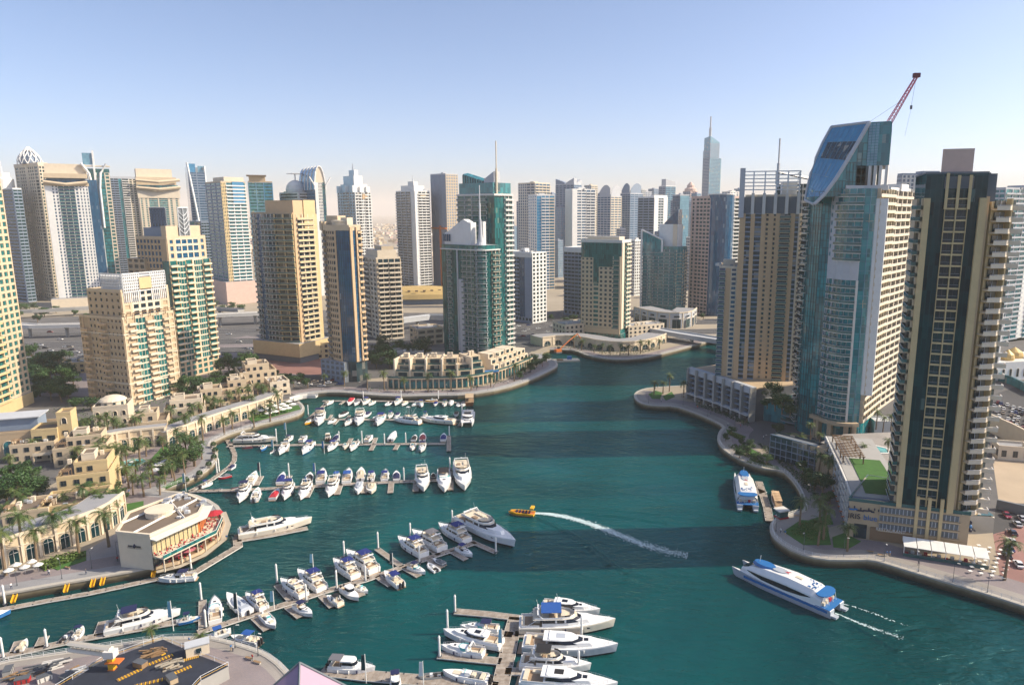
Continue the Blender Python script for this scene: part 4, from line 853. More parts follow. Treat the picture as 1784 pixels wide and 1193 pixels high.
def l3():
    t = Tower('apartment_tower', 'white tower with green glass centre, curved cream crown and a flared white fin', 725, 76, 312, 60, 168, 30); h, wr, wl = t.h, t.wr, 12; w = wr*.82
    t.core(inset(0, 0, wr, wl), 0, h, 'g_blue'); S = [(0, 0), (w, 0)]; zc = t.z(322)
    t.fac(S, 0, zc, t.nf, [(.14, 'W', dict(m='white', t=.6)), (.16, 'P', Pm('white', 2, .55)), (.38, 'B', dict(m='offwhite', n=3, r='g_green', d=1.2)), (.1, 'P', Pm('white', 1, .5)), (.22, 'P', Pm('white', 3, .6))], far=True); t.fac([(0, wl), (0, 0)], 0, h, t.nf, [(1, 'R', Rm('bluegrey'))], far=True)
    cb = t.mb('crown'); zt = t.z(284)
    cb.box(w*.5, 10, zc-1, w*1.05, 22, 3, 0, 'cream'); cb.box(w*.5, 6, zc+2, w*.9, 12, 5, 0, 'g_dark'); cb.box(w*.5, 6, zc+7, w, 16, 4.5, 0, 'cream'); cb.box(w*.5, 14, zc+9, w*.95, 16, zt-zc-9, 0, 'palecream')
    cb.tube([(0, -2, zc+3), (w*.5, -4, zc+.5), (w, -2, zc+3)], 1.8, 'cream', 6)
    # right wing and fins
    t.core(inset(w+1, 6, wr+12, wl), 0, zt-4, 'g_green', 'glazing'); t.fac([(w+1, 6), (wr+12, 6)], 0, zt-8, t.nf, [(.28, 'G', G_('g_green', 0, 'g_teal')), (.12, 'W', dict(m='offwhite')), (.35, 'R', Rm('g_teal')), (.25, 'P', Pm('palecream', 1))], far=True)
    f = t.mb('flared_fin'); z0 = t.z(325); xm = w+7
    f.box(xm, 4.5, 0, 1.6, 2, zt, 0, 'white')
    for sg in (-1, 1): f.tube([(xm+sg*3, 4, h*.62), (xm+sg*3.2, 4, z0), (xm+sg*5, 4, zt-9), (xm+sg*11, 4, zt+1)], 1.3, 'white', 6)
    f.box(xm, 8, zt-2, 28, 6, 1.2, 0, 'palecream'); f.box(xm-5, 8, zt, 9, 1.5, t.z(263)-zt, 0, 'g_pale'); f.box(xm, 7, zt-4, 1.6, 2, t.z(262)-zt+6, 0, 'white')
    t.core(inset(-6, -12, wr+8, 4), 0, 9, 'palecream', 'podium'); t.finish()
l3()
def l4():
    t = Tower('apartment_tower', 'cream topped tower with curved roof visor and a dark blue balcony wing', 900, 240, 322, 190, 310, 35); h, wl = t.h, t.wl
    t.wr = min(t.wr, 50); w = t.wr; t.core(inset(0, 0, w, 40), 0, h, 'g_teal'); t.fac([(0, 0), (w, 0)], 0, t.z(345), 50, [(.22, 'P', Pm('palecream', 2, .6)), (.5, 'R', Rm('palecream', 2, .2)), (.28, 'P', Pm('palecream', 2, .6))], far=True)
    c = t.mb('crown'); z1, z2 = t.z(333), t.z(293); c.box(w*.5, 2, t.z(345), w*1.06, 6, t.z(327)-t.z(345), 0, 'palecream'); c.box(w*.47, 12, h, w*1.0, 18, 10, 0, 'cream'); c.box(w*.45, 18, h, w*.9, 16, z2-h, 0, 'palecream')
    for z in (t.z(327), t.z(314)): c.tube([(-2, -2, z), (w*.5, -5, z-2), (w+2, -2, z+1)], 2.2, 'cream', 6)
    L_ = -30; t.core(inset(L_, 4, -1, 34), 0, t.z(312), 'g_navy', 'wing'); t.fac([(L_, 4), (-1, 4)], 0, t.z(312), 48, [(.34, 'B', dict(m='bluegrey', n=2, r='bluegrey')), (.12, 'G', G_('g_teal', 0, 'g_deep')), (.26, 'B', dict(m='offwhite', n=1)), (.28, 'P', Pm('palecream', 2))], far=True)
    t.fac([(L_, 34), (L_, 4)], 0, t.z(312), 48, [(1, 'R', Rm('bluegrey'))], far=True); t.mb('roof').band([(L_, 34), (L_, 4), (-1, 4)], -.4, .4, t.z(312), t.z(308), 'lightgrey'); t.finish()
l4()
def l5():
    t = Tower('office_tower', 'blue glass tower with a slanted top and a leaning white fin', 1000, 327, 300, 296, 357, 30); h = t.h; t.core(t.rect, 0, h, 'g_blue'); t.fac(t.S, 0, h, t.nf, [(1, 'R', Rm('bluegrey'))], far=True); t.fac(t.W, 0, h, t.nf, [(1, 'G', G_('g_blue', 0, 'bluegrey'))], far=True)
    z = t.z(286); c = t.mb('crown'); w, l = t.wr, t.wl; c.prism([(0, l), (0, 4), (10, 4), (10, l)], h, 0, 'g_sky', poly2=[(0, l, z-2), (0, 4, z+1), (10, 4, z+1), (10, l, z-2)]); c.box(w*.8, 6, h, w*.4, 4, z-h-2, 0, 'g_pale')
    c.tube([(0, 2, z+2), (w*.2, -2, h-30), (w*.42, -3, t.z(400))], 1.5, 'white', 5); c.tube([(w, 2, z-2), (w*.98, 0, h-40)], 1.3, 'white', 5); c.box(w*.4, l*.4, h, 12, 9, 8, 0, 'roofgrey'); t.finish()
l5()
t = simple('apartment_tower', 'cream and pink tower of pale horizontal bands on a pink podium', 745, 384, 318, 358, 427, 44, 'g_teal', [(.2, 'P', Pm('yellowsand', 3, .6)), (.8, 'B', Bm('white', 3, 1.4))], [(1, 'R', Rm('bluegrey', 3))], 'cream', fin=False, base=('pink', 5, 24))
t.core(inset(t.wr*.45, -1, t.wr*.92, 8), t.h-22, t.h+1, 'g_sky', 'crown'); t.core(inset(t.wr*.2, 4, t.wr, t.wl*.8), t.h, t.h+6, 'palecream', 'crown'); t.finish()
t = simple('apartment_tower', 'green glass slab with a flat sand coloured roof cap right of the cream banded tower', 800, 432, 318, 419, 474, 22, 'g_green', [(.64, 'R', Rm('g_pale', 2, .3)), (.36, 'R', Rm('g_sky', 1, .3))], [(1, 'R', Rm('bluegrey'))], 'sand', fin=False)
t.core(inset(1, 1, t.wr*.72, t.wl*.8), t.h, t.h+7, 'sand', 'crown'); t.mb('crown').box(t.wr*.36, 6, t.h+7, t.wr*.82, 18, 1.2, 0, 'roofbrown'); t.finish()
t = simple('office_tower', 'white and navy banded tower with a white dome on its roof', 840, 520, 337, 487, 545, 50, 'g_navy', [(1, 'R', Rm('white', 1, .5))], [(1, 'R', Rm('white', 1, .5))], 'white', fin=False, plant=False)
t.mb('dome').lathe(t.wr*.5, t.wl*.5, [(11, t.h), (11.5, t.h+5), (10, t.h+10), (6.5, t.h+14), (2, t.h+16)], 'white', 18); t.mb('dome').lathe(t.wr*.5, t.wl*.5, [(14, t.h), (14, t.h+2.5)], 'offwhite', 18); t.mb('dome').box(t.wr*.5, t.wl*.5, t.h+16, 1, 1, 8, 0, 'metal'); t.mb('dome').box(t.wr*.5, t.wl*.5, t.h+23, 14, 14, .8, 0, 'metal'); t.finish()
def l9():
    t = Tower('office_tower', 'blue and white tower with a row of rounded arch vaults for a roof', 820, 548, 318, 520, 566, 35); h = t.h; w, l = t.wr, t.wl; t.core(t.rect, 0, h, 'g_blue')
    t.fac(t.S, 0, h, t.nf, [(.3, 'W', dict(m='white')), (.4, 'P', Pm('offwhite', 3, .5)), (.3, 'R', Rm('g_green'))], far=True); t.fac(t.W, 0, h, t.nf, [(1, 'G', G_('g_blue', 3, 'g_sky', k=.5))], far=True)
    c = t.mb('vault_roof'); zt = t.z(289)
    for k in range(5):
        y0 = l*k/5; y1 = l*(k+.8)/5
        pts = [(w*.5+w*.55*math.cos(R(a)), h-8+(zt-h+8)*math.sin(R(a))) for a in range(0, 181, 15)]
        for (xa, za), (xb, zb_) in zip(pts, pts[1:]): c.face([(xa, y0, za), (xb, y0, zb_), (xb, y1, zb_), (xa, y1, za)], 'g_sky'); 
        c.tube([(x, y0-.3, z) for x, z in pts], .9, 'white', 5); c.face([(x, y0, z) for x, z in pts][::-1], 'palecream'); c.face([(x, y1, z) for x, z in pts], 'g_blue')
    for sg in (0, 1): c.tube([(w*sg, -1, h-4), (w*sg+(-6 if not sg else 6), -2, h+6)], .8, 'white', 5)
    t.finish()
l9()
def stepped(label, Y, pc, ty, pl, pr, a, zm, wm='white'):
    t = Tower('apartment_tower', label, Y, pc, ty, pl, pr, a); h, w, l = t.h, t.wr, t.wl; t.core(t.rect, 0, h, 'g_dark')
    t.fac(t.S, 0, h, t.nf, [(.2, 'P', Pm(wm, 1)), (.2, 'B', Bm(wm, 1)), (.2, 'P', Pm(wm, 2)), (.2, 'B', Bm(wm, 1)), (.2, 'P', Pm(wm, 1))], far=True); t.fac(t.W, 0, h, t.nf, [(.3, 'P', Pm(wm, 2)), (.4, 'B', Bm(wm, 2)), (.3, 'P', Pm(wm, 2))], far=True)
    t.core(inset(w*.1, l*.1, w*.9, l*.9), h, h+10, wm, 'crown'); t.core(inset(w*.2, l*.2, w*.75, l*.8), h+10, h+20, wm, 'crown'); t.core(inset(w*.35, l*.3, w*.6, l*.6), h+20, h+27, wm, 'crown'); t.mb('crown').box(w*.6, -.3, h-8, w*.3, 1, 6, 0, 'tan')
    for k in (.08, .5, .9): t.mb('crown').box(w*k, l*.1, h, 5, 5, 7, 0, wm); t.mb('crown').box(0, l*k, h, 4, 5, 8, 0, wm)
    t.mast(w*.45, l*.45, h+27, t.z(zm), .9, 'metal'); t.finish()
stepped('white stepped tower with a short mast right of the arch vaulted one', 860, 618, 335, 588, 646, 42, 283)
def twin_cyl():
    t = Tower('apartment_tower', 'slim white tower with rounded balcony sides standing alone left of centre', 905, 722, 334, 690, 748, 45); h, w, l = t.h, t.wr, t.wl; t.core(t.rect, 0, h, 'g_dark')
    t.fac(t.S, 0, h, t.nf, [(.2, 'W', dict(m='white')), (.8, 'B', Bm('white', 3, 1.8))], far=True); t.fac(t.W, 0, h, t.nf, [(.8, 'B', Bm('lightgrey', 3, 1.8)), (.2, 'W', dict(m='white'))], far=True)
    t.core(inset(w*.1, l*.1, w*.8, l*.8), h, h+8, 'white', 'crown'); t.core(inset(w*.2, l*.2, w*.5, l*.5), h+8, h+13, 'white', 'crown'); t.mb('crown').box(w*.55, -.4, h-8, 8, .8, 6, 0, 'cream'); t.roof(t.rect, h, 'white', 1.5, False); t.mast(w*.35, l*.35, h+13, t.z(304), .7); t.finish()
twin_cyl()
t = simple('office_tower', 'grey unfinished tower with flat top and orange hoist beside the lone white tower', 920, 776, 304, 750, 797, 45, 'bluegrey', [(1, 'P', Pm('cream', 5, .3))], [(1, 'R', Rm('bluegrey', 4, .3))], 'lightgrey', fin=False)
t.mb('hoist').box(-1.2, t.wl*.4, 0, 2, 2.5, t.h*.55, 0, 'orange'); t.mb('hoist').box(-1.2, t.wl*.5, t.h*.52, 2, t.wl, 2, 0, 'orange'); t.finish()
simple('apartment_tower', 'narrow white tower edge showing right of the green glass pair', 720, 876, 342, 868, 889, 30, 'g_dark', [(1, 'P', Pm('white', 3))], [(1, 'P', Pm('offwhite', 3))], 'white')
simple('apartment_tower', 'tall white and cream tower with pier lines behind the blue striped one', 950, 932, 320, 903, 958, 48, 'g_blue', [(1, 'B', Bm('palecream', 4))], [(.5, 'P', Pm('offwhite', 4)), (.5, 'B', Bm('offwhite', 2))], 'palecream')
simple('apartment_tower', 'white and bright blue striped tower with balcony bands, front of the central pair', 880, 935, 341, 920, 966, 22, 'g_sky', [(.25, 'G', G_('g_sky', 0, 'white')), (.45, 'B', Bm('white', 2)), (.3, 'B', Bm('palecream', 1))], [(1, 'P', Pm('white', 4))], 'white')
def horn(label, Y, pc, ty, pl, pr, a, zt, wallm='bluegrey'):
    t = simple('office_tower', label, Y, pc, ty, pl, pr, a, 'g_blue', [(1, 'R', Rm('bluegrey', 3))], [(1, 'P', Pm(wallm, 5))], 'lightgrey', fin=False); c = t.mb('horn_crown'); h, w, l = t.h, t.wr, t.wl; z = t.z(zt)
    c.prism([(0, l), (0, l*.5), (8, l*.5), (8, l)], h, 0, 'bluegrey', poly2=[(0, l, z), (0, l*.5, h+4), (8, l*.5, h+4), (8, l, z)]); c.prism([(0, l*.45), (0, 0), (8, 0), (8, l*.45)], h, 0, 'lightgrey', poly2=[(0, l*.45, h+3), (0, 0, z+1), (8, 0, z+1), (8, l*.45, h+3)]); c.prism([(w*.4, 0), (w, 0), (w, 8), (w*.4, 8)], h, 0, 'lightgrey', poly2=[(w*.4, 0, h+4), (w, 0, z-1), (w, 8, z-1), (w*.4, 8, h+4)]); t.finish()
horn('grey blue tower with two horn shaped roof peaks', 1150, 1000, 322, 968, 1013, 55, 311)
simple('apartment_tower', 'white tower with blue vertical strips beside the horn roofed tower', 900, 997, 331, 985, 1037, 28, 'g_blue', [(.2, 'W', dict(m='white')), (.4, 'R', Rm('white', 2)), (.4, 'B', Bm('white', 2))], [(1, 'W', dict(m='offwhite'))], 'white')
simple('apartment_tower', 'cream tower with a rounded top peeping between the blue striped and petal crowned towers', 1200, 1030, 324, 1018, 1041, 40, 'g_blue', [(1, 'P', Pm('palecream', 4))], [(1, 'P', Pm('offwhite', 4))], 'palecream')
def petal(label, Y, pc, ty, pl, pr, a, zt, core='g_blue', wm='lightgrey', sm='palecream'):
    t = simple('office_tower', label, Y, pc, ty, pl, pr, a, core, [(1, 'R', Rm(sm, 3))], [(1, 'R', Rm(wm, 4))], 'lightgrey', fin=False); c = t.mb('petal_crown'); h, w, l = t.h, t.wr, t.wl; z = t.z(zt)
    for (x0, y0, x1, y1) in ((1, l*.9, 1, 2), (2, 1, w*.9, 1)):
        n = 8; pts = [(x0+(x1-x0)*k/n, y0+(y1-y0)*k/n, h+(z-h)*math.sin(math.pi*(.12+.62*k/n))) for k in range(n+1)]
        c.face([(x0, y0, h)]+pts+[(x1, y1, h)], wm); c.face(([(x0+4, y0+4, h)]+[(p[0]+4, p[1]+4, p[2]) for p in pts]+[(x1+4, y1+4, h)])[::-1], core)
        for p, q in zip(pts, pts[1:]): c.face([p, q, (q[0]+4, q[1]+4, q[2]), (p[0]+4, p[1]+4, p[2])], 'white')
    t.finish()
petal('cream and grey tower crowned by curved petal walls', 1080, 1064, 343, 1041, 1083, 45, 322)
petal('blue grey tower with a pointed shell shaped roof behind the curved teal tower', 1120, 1098, 338, 1081, 1120, 45, 319, 'g_blue', 'bluegrey', 'bluegrey')
t = simple('apartment_tower', 'white framed tower with an open square roof portal', 980, 1140, 345, 1112, 1163, 40, 'g_navy', [(.3, 'W', dict(m='white')), (.4, 'R', Rm('lightgrey')), (.3, 'W', dict(m='white'))], [(1, 'R', Rm('bluegrey', 3))], 'white', fin=False); t.mb('roof_portal').box(t.wr*.5, 3, t.h, t.wr, 5, 4, 0, 'white'); t.finish()
t = simple('office_tower', 'glass tower with a curved sloping top and lit edge far behind the white framed tower', 1350, 1160, 325, 1148, 1177, 35, 'g_blue', [(1, 'R', Rm('g_pale'))], [(1, 'R', Rm('bluegrey'))], 'white', fin=False); t.mb('crown').prism([(0, 0), (t.wr, 0), (t.wr, 12), (0, 12)], t.h, 0, 'lightgrey', poly2=[(0, 0, t.z(312)), (t.wr, 0, t.z(317)), (t.wr, 12, t.z(317)), (0, 12, t.z(312))]); t.finish()
simple('office_tower', 'plain blue glass slab with a pale green face left of the pink grid tower', 900, 1185, 341, 1172, 1201, 30, 'g_pale', [(1, 'G', G_('g_pale', 0, 'g_green'))], [(1, 'G', G_('g_blue', 0, 'bluegrey'))], 'lightgrey')
t = simple('office_tower', 'distant tower with a reddish stepped dome', 1500, 1203, 334, 1190, 1216, 40, 'g_blue', [(1, 'P', Pm('pink', 4))], [(1, 'P', Pm('bluegrey', 4))], 'pink', fin=False); t.mb('dome').lathe(t.wr*.5, t.wl*.5, [(13, t.h), (13, t.h+6), (8, t.h+9), (8, t.h+13), (2, t.h+20)], 'pink', 12); t.finish()
simple('apartment_tower', 'dark blue balcony tower half hidden behind the cream tower with the leaf lattice', 880, 350, 388, 318, 364, 40, 'g_navy', [(1, 'R', Rm('bluegrey', 3))], [(1, 'B', Bm('bluegrey', 3))], 'bluegrey')
def almas():
    t = Tower('skyscraper', 'very tall slim blue tower with a needle spire rising far behind the skyline', 1700, 1238, 240, 1226, 1258, 35); h, w, l = t.h, t.wr, t.wl
    t.core(t.rect, 0, t.z(275), 'g_blue'); t.fac(t.S, 0, t.z(275), 70, [(1, 'R', Rm('g_pale', 1, .5))], far=True); t.fac(t.W, 0, t.z(262), 70, [(1, 'R', Rm('bluegrey', 1, .5))], far=True)
    t.mb('upper_shaft').prism([(0, l*.9), (0, 0), (w*.8, 0), (w*.8, l*.9)], t.z(276), 0, 'g_pale', poly2=[(0, l*.9, h), (0, 0, h+4), (w*.8, 0, t.z(247)), (w*.8, l*.9, t.z(247))]); t.fac([(0, 0), (w*.8, 0)], t.z(276), t.z(249), 14, [(1, 'R', Rm('bluegrey', 1, .5))], far=True)
    t.mast(w*.2, l*.4, h-2, t.z(202), 3.2, 'lightgrey', 'spire'); t.finish()
almas()
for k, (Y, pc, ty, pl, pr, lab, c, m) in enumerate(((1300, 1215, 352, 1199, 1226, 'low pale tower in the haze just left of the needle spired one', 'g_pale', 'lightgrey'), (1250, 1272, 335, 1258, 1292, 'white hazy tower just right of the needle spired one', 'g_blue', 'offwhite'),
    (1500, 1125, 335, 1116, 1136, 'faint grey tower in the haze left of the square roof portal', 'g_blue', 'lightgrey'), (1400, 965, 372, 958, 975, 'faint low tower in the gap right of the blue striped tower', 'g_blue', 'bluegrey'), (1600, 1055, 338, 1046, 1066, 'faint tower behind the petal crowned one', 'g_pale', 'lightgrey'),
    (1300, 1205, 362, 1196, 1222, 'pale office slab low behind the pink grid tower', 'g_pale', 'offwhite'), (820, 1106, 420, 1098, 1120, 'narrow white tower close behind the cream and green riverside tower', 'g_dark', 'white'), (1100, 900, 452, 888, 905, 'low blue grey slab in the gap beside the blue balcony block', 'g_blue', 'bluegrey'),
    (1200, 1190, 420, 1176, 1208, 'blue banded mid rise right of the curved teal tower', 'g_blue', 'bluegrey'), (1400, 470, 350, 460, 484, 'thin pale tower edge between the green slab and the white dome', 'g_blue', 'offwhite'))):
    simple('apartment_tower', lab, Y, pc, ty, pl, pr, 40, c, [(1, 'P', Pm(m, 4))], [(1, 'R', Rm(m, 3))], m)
_xs = [893, 915, 950, 976, 1012, 1046, 1072, 1092, 1109, 1133, 1152, 1170, 1186, 1204, 1222, 1262, 1280, 1294, 1422, 1590, 205, 345, 480, 575, 908, 962, 978, 1047, 1063, 1118, 1139, 1178, 1198, 1214, 1268, 1288, 884, 990, 1108.5, 1150, 1170.5, 1204.5, 1216, 972, 1082, 1300]
_o = 'first second third fourth fifth sixth seventh eighth ninth tenth eleventh twelfth thirteenth fourteenth fifteenth sixteenth seventeenth eighteenth nineteenth twentieth twenty-first twenty-second twenty-third twenty-fourth twenty-fifth twenty-sixth twenty-seventh twenty-eighth twenty-ninth thirtieth thirty-first thirty-second thirty-third thirty-fourth thirty-fifth thirty-sixth thirty-seventh thirty-eighth thirty-ninth fortieth forty-first forty-second forty-third forty-fourth forty-fifth forty-sixth'.split(); ORD_ = [_o[sorted(_xs).index(x)] for x in _xs]
r = random.Random(11)
for k, (x, ty, Y) in enumerate(((893, 395, 1300), (915, 372, 1500), (950, 388, 1700), (976, 350, 1500), (1012, 345, 1700), (1046, 352, 1300), (1072, 360, 1800), (1092, 352, 1500), (1109, 345, 1700), (1133, 358, 1200), (1152, 352, 1500), (1170, 345, 1900), (1186, 352, 1600), (1204, 358, 1900), (1222, 346, 1500), (1262, 352, 1600), (1280, 345, 1900), (1294, 360, 1400), (1422, 345, 1500), (1590, 350, 1500), (205, 392, 1600), (345, 372, 1500), (480, 385, 1500), (575, 392, 1700), (908, 352, 1250), (962, 338, 1350), (978, 362, 1150), (1047, 338, 1450), (1063, 345, 1300), (1118, 332, 1400), (1139, 330, 1650), (1178, 350, 1250), (1198, 345, 1400), (1214, 338, 1250), (1268, 340, 1300), (1288, 330, 1500), (884, 372, 1200), (990, 336, 1500), (1108, 425, 900), (1150, 405, 960), (1170, 395, 1020), (1204, 415, 880), (1216, 440, 800), (972, 420, 1050), (1082, 400, 980), (1300, 400, 900))):
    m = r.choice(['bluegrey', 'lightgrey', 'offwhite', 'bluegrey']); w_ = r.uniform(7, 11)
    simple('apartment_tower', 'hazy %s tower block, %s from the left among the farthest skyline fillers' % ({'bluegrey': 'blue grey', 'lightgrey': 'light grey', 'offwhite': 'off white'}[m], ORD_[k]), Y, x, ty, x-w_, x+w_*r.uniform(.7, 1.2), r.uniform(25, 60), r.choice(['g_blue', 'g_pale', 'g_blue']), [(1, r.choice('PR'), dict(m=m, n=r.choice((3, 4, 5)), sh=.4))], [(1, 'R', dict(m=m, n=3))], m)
# low far city fading into the desert haze
fc = MB(); r = random.Random(3)
for k in range(2600):
    Y = 1500*math.exp(r.uniform(0, 1.35)); X = r.uniform(-.75, .45)*Y; s_ = r.uniform(8, 22)
    if X > .12*Y and Y < 1900: continue
    fc.box(X, Y, QZ, s_, s_*r.uniform(.6, 1.4), r.choice([4, 7, 7, 9, 12]), r.uniform(0, 1.5), r.choice(['palecream', 'cream', 'offwhite', 'pink', 'sand']))
tag(fc.build('distant_houses'), 'low pale houses spreading to the hazy horizon', 'houses', None, 'stuff')
# ================================================================ floating docks and piles
ORD = 'first second third fourth fifth sixth seventh eighth ninth tenth eleventh twelfth thirteenth fourteenth fifteenth sixteenth seventeenth eighteenth nineteenth twentieth'.split()
ORD += ['twenty-'+o for o in ORD[:9]]+['thirtieth']+['thirty-'+o for o in ORD[:9]]+['fortieth']+['forty-'+o for o in ORD[:9]]+['fiftieth']+['fifty-'+o for o in ORD[:9]]+['sixtieth']+['sixty-'+o for o in ORD[:9]]
def px(s): return [tuple(float(q) for q in a.split(',')) for a in s.split()]
def plank_mat():
    m = bpy.data.materials.new('dock_planks'); m.use_nodes = True; n = m.node_tree.nodes; l = m.node_tree.links; b = n['Principled BSDF']; b.inputs['Roughness'].default_value = .85
    tc = n.new('ShaderNodeTexCoord'); wv = n.new('ShaderNodeTexWave'); wv.inputs['Scale'].default_value = 1.1; wv.inputs['Distortion'].default_value = .4; l.new(tc.outputs['UV'], wv.inputs['Vector'])
    g = n.new('ShaderNodeNewGeometry'); nz = n.new('ShaderNodeTexNoise'); nz.inputs['Scale'].default_value = .8; nz.inputs['Detail'].default_value = 8; l.new(g.outputs['Position'], nz.inputs['Vector'])
    r = n.new('ShaderNodeValToRGB'); e = r.color_ramp.elements; e[0].position = .3; e[0].color = (.20, .165, .135, 1); e[1].position = .75; e[1].color = (.42, .37, .32, 1); l.new(nz.outputs['Fac'], r.inputs['Fac']); l.new(r.outputs['Color'], b.inputs['Base Color']); M['planks'] = m
plank_mat()
def dock(label, s, wd=1.7, fingers=(), fw=1.2, z=.55):
    d = thing('floating_dock', label, 'dock')
    p = [gp(x, y, z) for x, y in px(s)]
    def deck(path, w, nm):
        mb = MB(); mb.band(path, -w/2, w/2, z-.16, z, 'planks'); mb.band(path, -w/2-.06, -w/2, z-.22, z+.03, 'offwhite'); mb.band(path, w/2, w/2+.06, z-.22, z+.03, 'offwhite')
        L = plen(path); n = int(L/5)+1
        for i in range(n):
            q = sub(path, L*(i+.3)/n, L*(i+.3)/n+.05)
            if q: mb.box(q[0][0], q[0][1], -.5, w*.7, 1.6, z+.3, math.atan2(path[-1][1]-path[0][1], path[-1][0]-path[0][0])+R(90), 'darkgrey')
        # plank seams
        for i in range(int(L/1.2)):
            q = sub(path, i*1.2, i*1.2+.05)
            if len(q) > 1: mb.band(q, -w/2, w/2, z, z+.006, 'brown')
        mb.build(nm, d)
    deck(p, wd, 'walkway')
    for f in fingers: deck([gp(x, y, z) for x, y in px(f)], fw, 'finger')
    c = MB(); L = plen(p); i = 2.5
    while i < L:
        for sg in (-1, 1):
            q = offs(sub(p, i, i+.2), sg*wd*.42)
            if q: c.box(q[0][0], q[0][1], z, .28, .16, .22, 0, 'darkmetal')
        i += 4
    if c.f: c.build('cleats', d)
    return d
dock('long dock nearest the curved promenade of the terraced flats', '562,698 640,698 720,699 814,701', 1.8, ('592,704 600,698.5',))
dock('short link dock between the small footbridge and the second row of boats', '567,704 537,729')
dock('second dock from the promenade with the brown and white motor yachts', '537,730 660,730.5 802,731', 1.9, ('582,739 590,730', '609,723 603,730', '578,722 573,730', '800,741 806,731 811,722', '652,739 657,731'))
dock('third dock from the promenade ending in a wide cross piece', '395,777 480,775 640,773.5 776,772', 1.9, ('646,784 652,773', '688,783 694,773', '612,763 607,773', '655,762 651,772', '782,758 782,772 782,785', '499,786 501,774'), 1.7)
dock('curved dock bending past the round planters', '396,766 404,779 409,791 408,802 401,811 388,821 370,834 350,845 331,855')
dock('fourth dock from the promenade with the longest row of boats', '331,855 418,853 530,847 620,842 700,838 770,835 796,832', 2.0, ('446,845 455,829', '498,838 505,828', '534,866 543,848', '587,861 593,843', '634,858 636,842', '680,858 682,840', '724,855 725,838', '785,853 785,820'), 1.9)
dock('dock with an elbow beside the round fronted restaurant and its big yacht', '275,1008 340,996 415,951 413,934', 2.4, ('413,941 470,932 536,919',), 2.2)
dock('quay side dock with yellow gangways along the lower left promenade', '-30,1067 7,1060 80,1046 154,1033 215,1020 275,1007', 1.9)
dock('lower left dock beside the building site', '-20,1147 9,1141 77,1126 130,1114 187,1104 270,1089 346,1076', 2.2, ('25,1136 34,1115', '67,1128 77,1108', '171,1106 180,1081'), 2.0)
dock('diagonal dock running from the building site out to the biggest white yacht', '344,1101 400,1083 461,1063 512,1047 560,1031 637,1009 690,991 734,975 780,960 829,944', 2.1,
     ('353,1096 353,1045', '419,1040 443,1068', '443,1075 465,1096', '483,1018 507,1046', '501,1056 523,1074', '540,992 567,1028', '560,1037 579,1056', '597,968 640,1008', '614,1021 631,1037', '657,955 700,986', '657,1003 681,1019', '703,987 730,1003', '735,946 765,966', '746,973 770,988', '786,959 812,974', '820,942 864,961'), 1.7)
dock('T shaped dock at the bottom centre with large motor yachts on both sides', '899,1074 893,1095 884,1140 871,1196 862,1235', 3.6, ('793,1064 850,1069 925,1078', '764,1140 820,1146 873,1151', '866,1102 893,1105', '897,1103 960,1106 1013,1108', '880,1168 930,1170 1008,1166'), 2.4)
dock('wide plank dock at the bottom edge beside the pink roof tip', '560,1167 640,1176 740,1184 866,1196', 3.4)
dock('ferry landing stage below the round lawn terrace', '1341,907 1337,885 1329,860 1322,838', 2.6, ('1306,858 1326,852',), 5.5)
# piles and banners
pilesdef = {'the diagonal dock': '351,1045 359,1092 483,1015 534,1045 587,1025 600,970 637,1011 659,955 715,934 731,979 788,911 864,961', 'the bottom centre T dock': '793,1065 780,1100 766,1143 1013,1109 1008,1167',
            'the fourth boat row': '504,833 784,818 704,838', 'the third boat row': '631,773 707,771 670,774 783,759 591,768 482,770', 'the second boat row': '805,724 537,722', 'the promenade dock': '633,696 699,697 764,698', 'the lower left quay': '9,1052 82,1126 333,990 6,1145', 'the curved dock': '378,824 382,822'}
pm_ = MB(); pm_.lathe(0, 0, [(.26, -2), (.26, 5.4), (.3, 5.45), (.05, 5.95)], 'white', 10); pm_.lathe(0, 0, [(.55, .35), (.55, .75)], 'darkgrey', 8)
pme = pm_.data('mooring_pile')
for nm, s in pilesdef.items():
    L = sorted(px(s))
    for k, (x, y) in enumerate(L):
        q = gp(x, y, .5); o = put('mooring_pile', pme, None, (q[0], q[1], 0)); o.scale = (1, 1, rnd.uniform(.85, 1.15))
        tag(o, 'white mooring pile, %s from the left along %s' % (ORD[k], nm) if len(L) > 1 else 'white mooring pile standing at ' + nm, 'pile', 'white mooring piles')
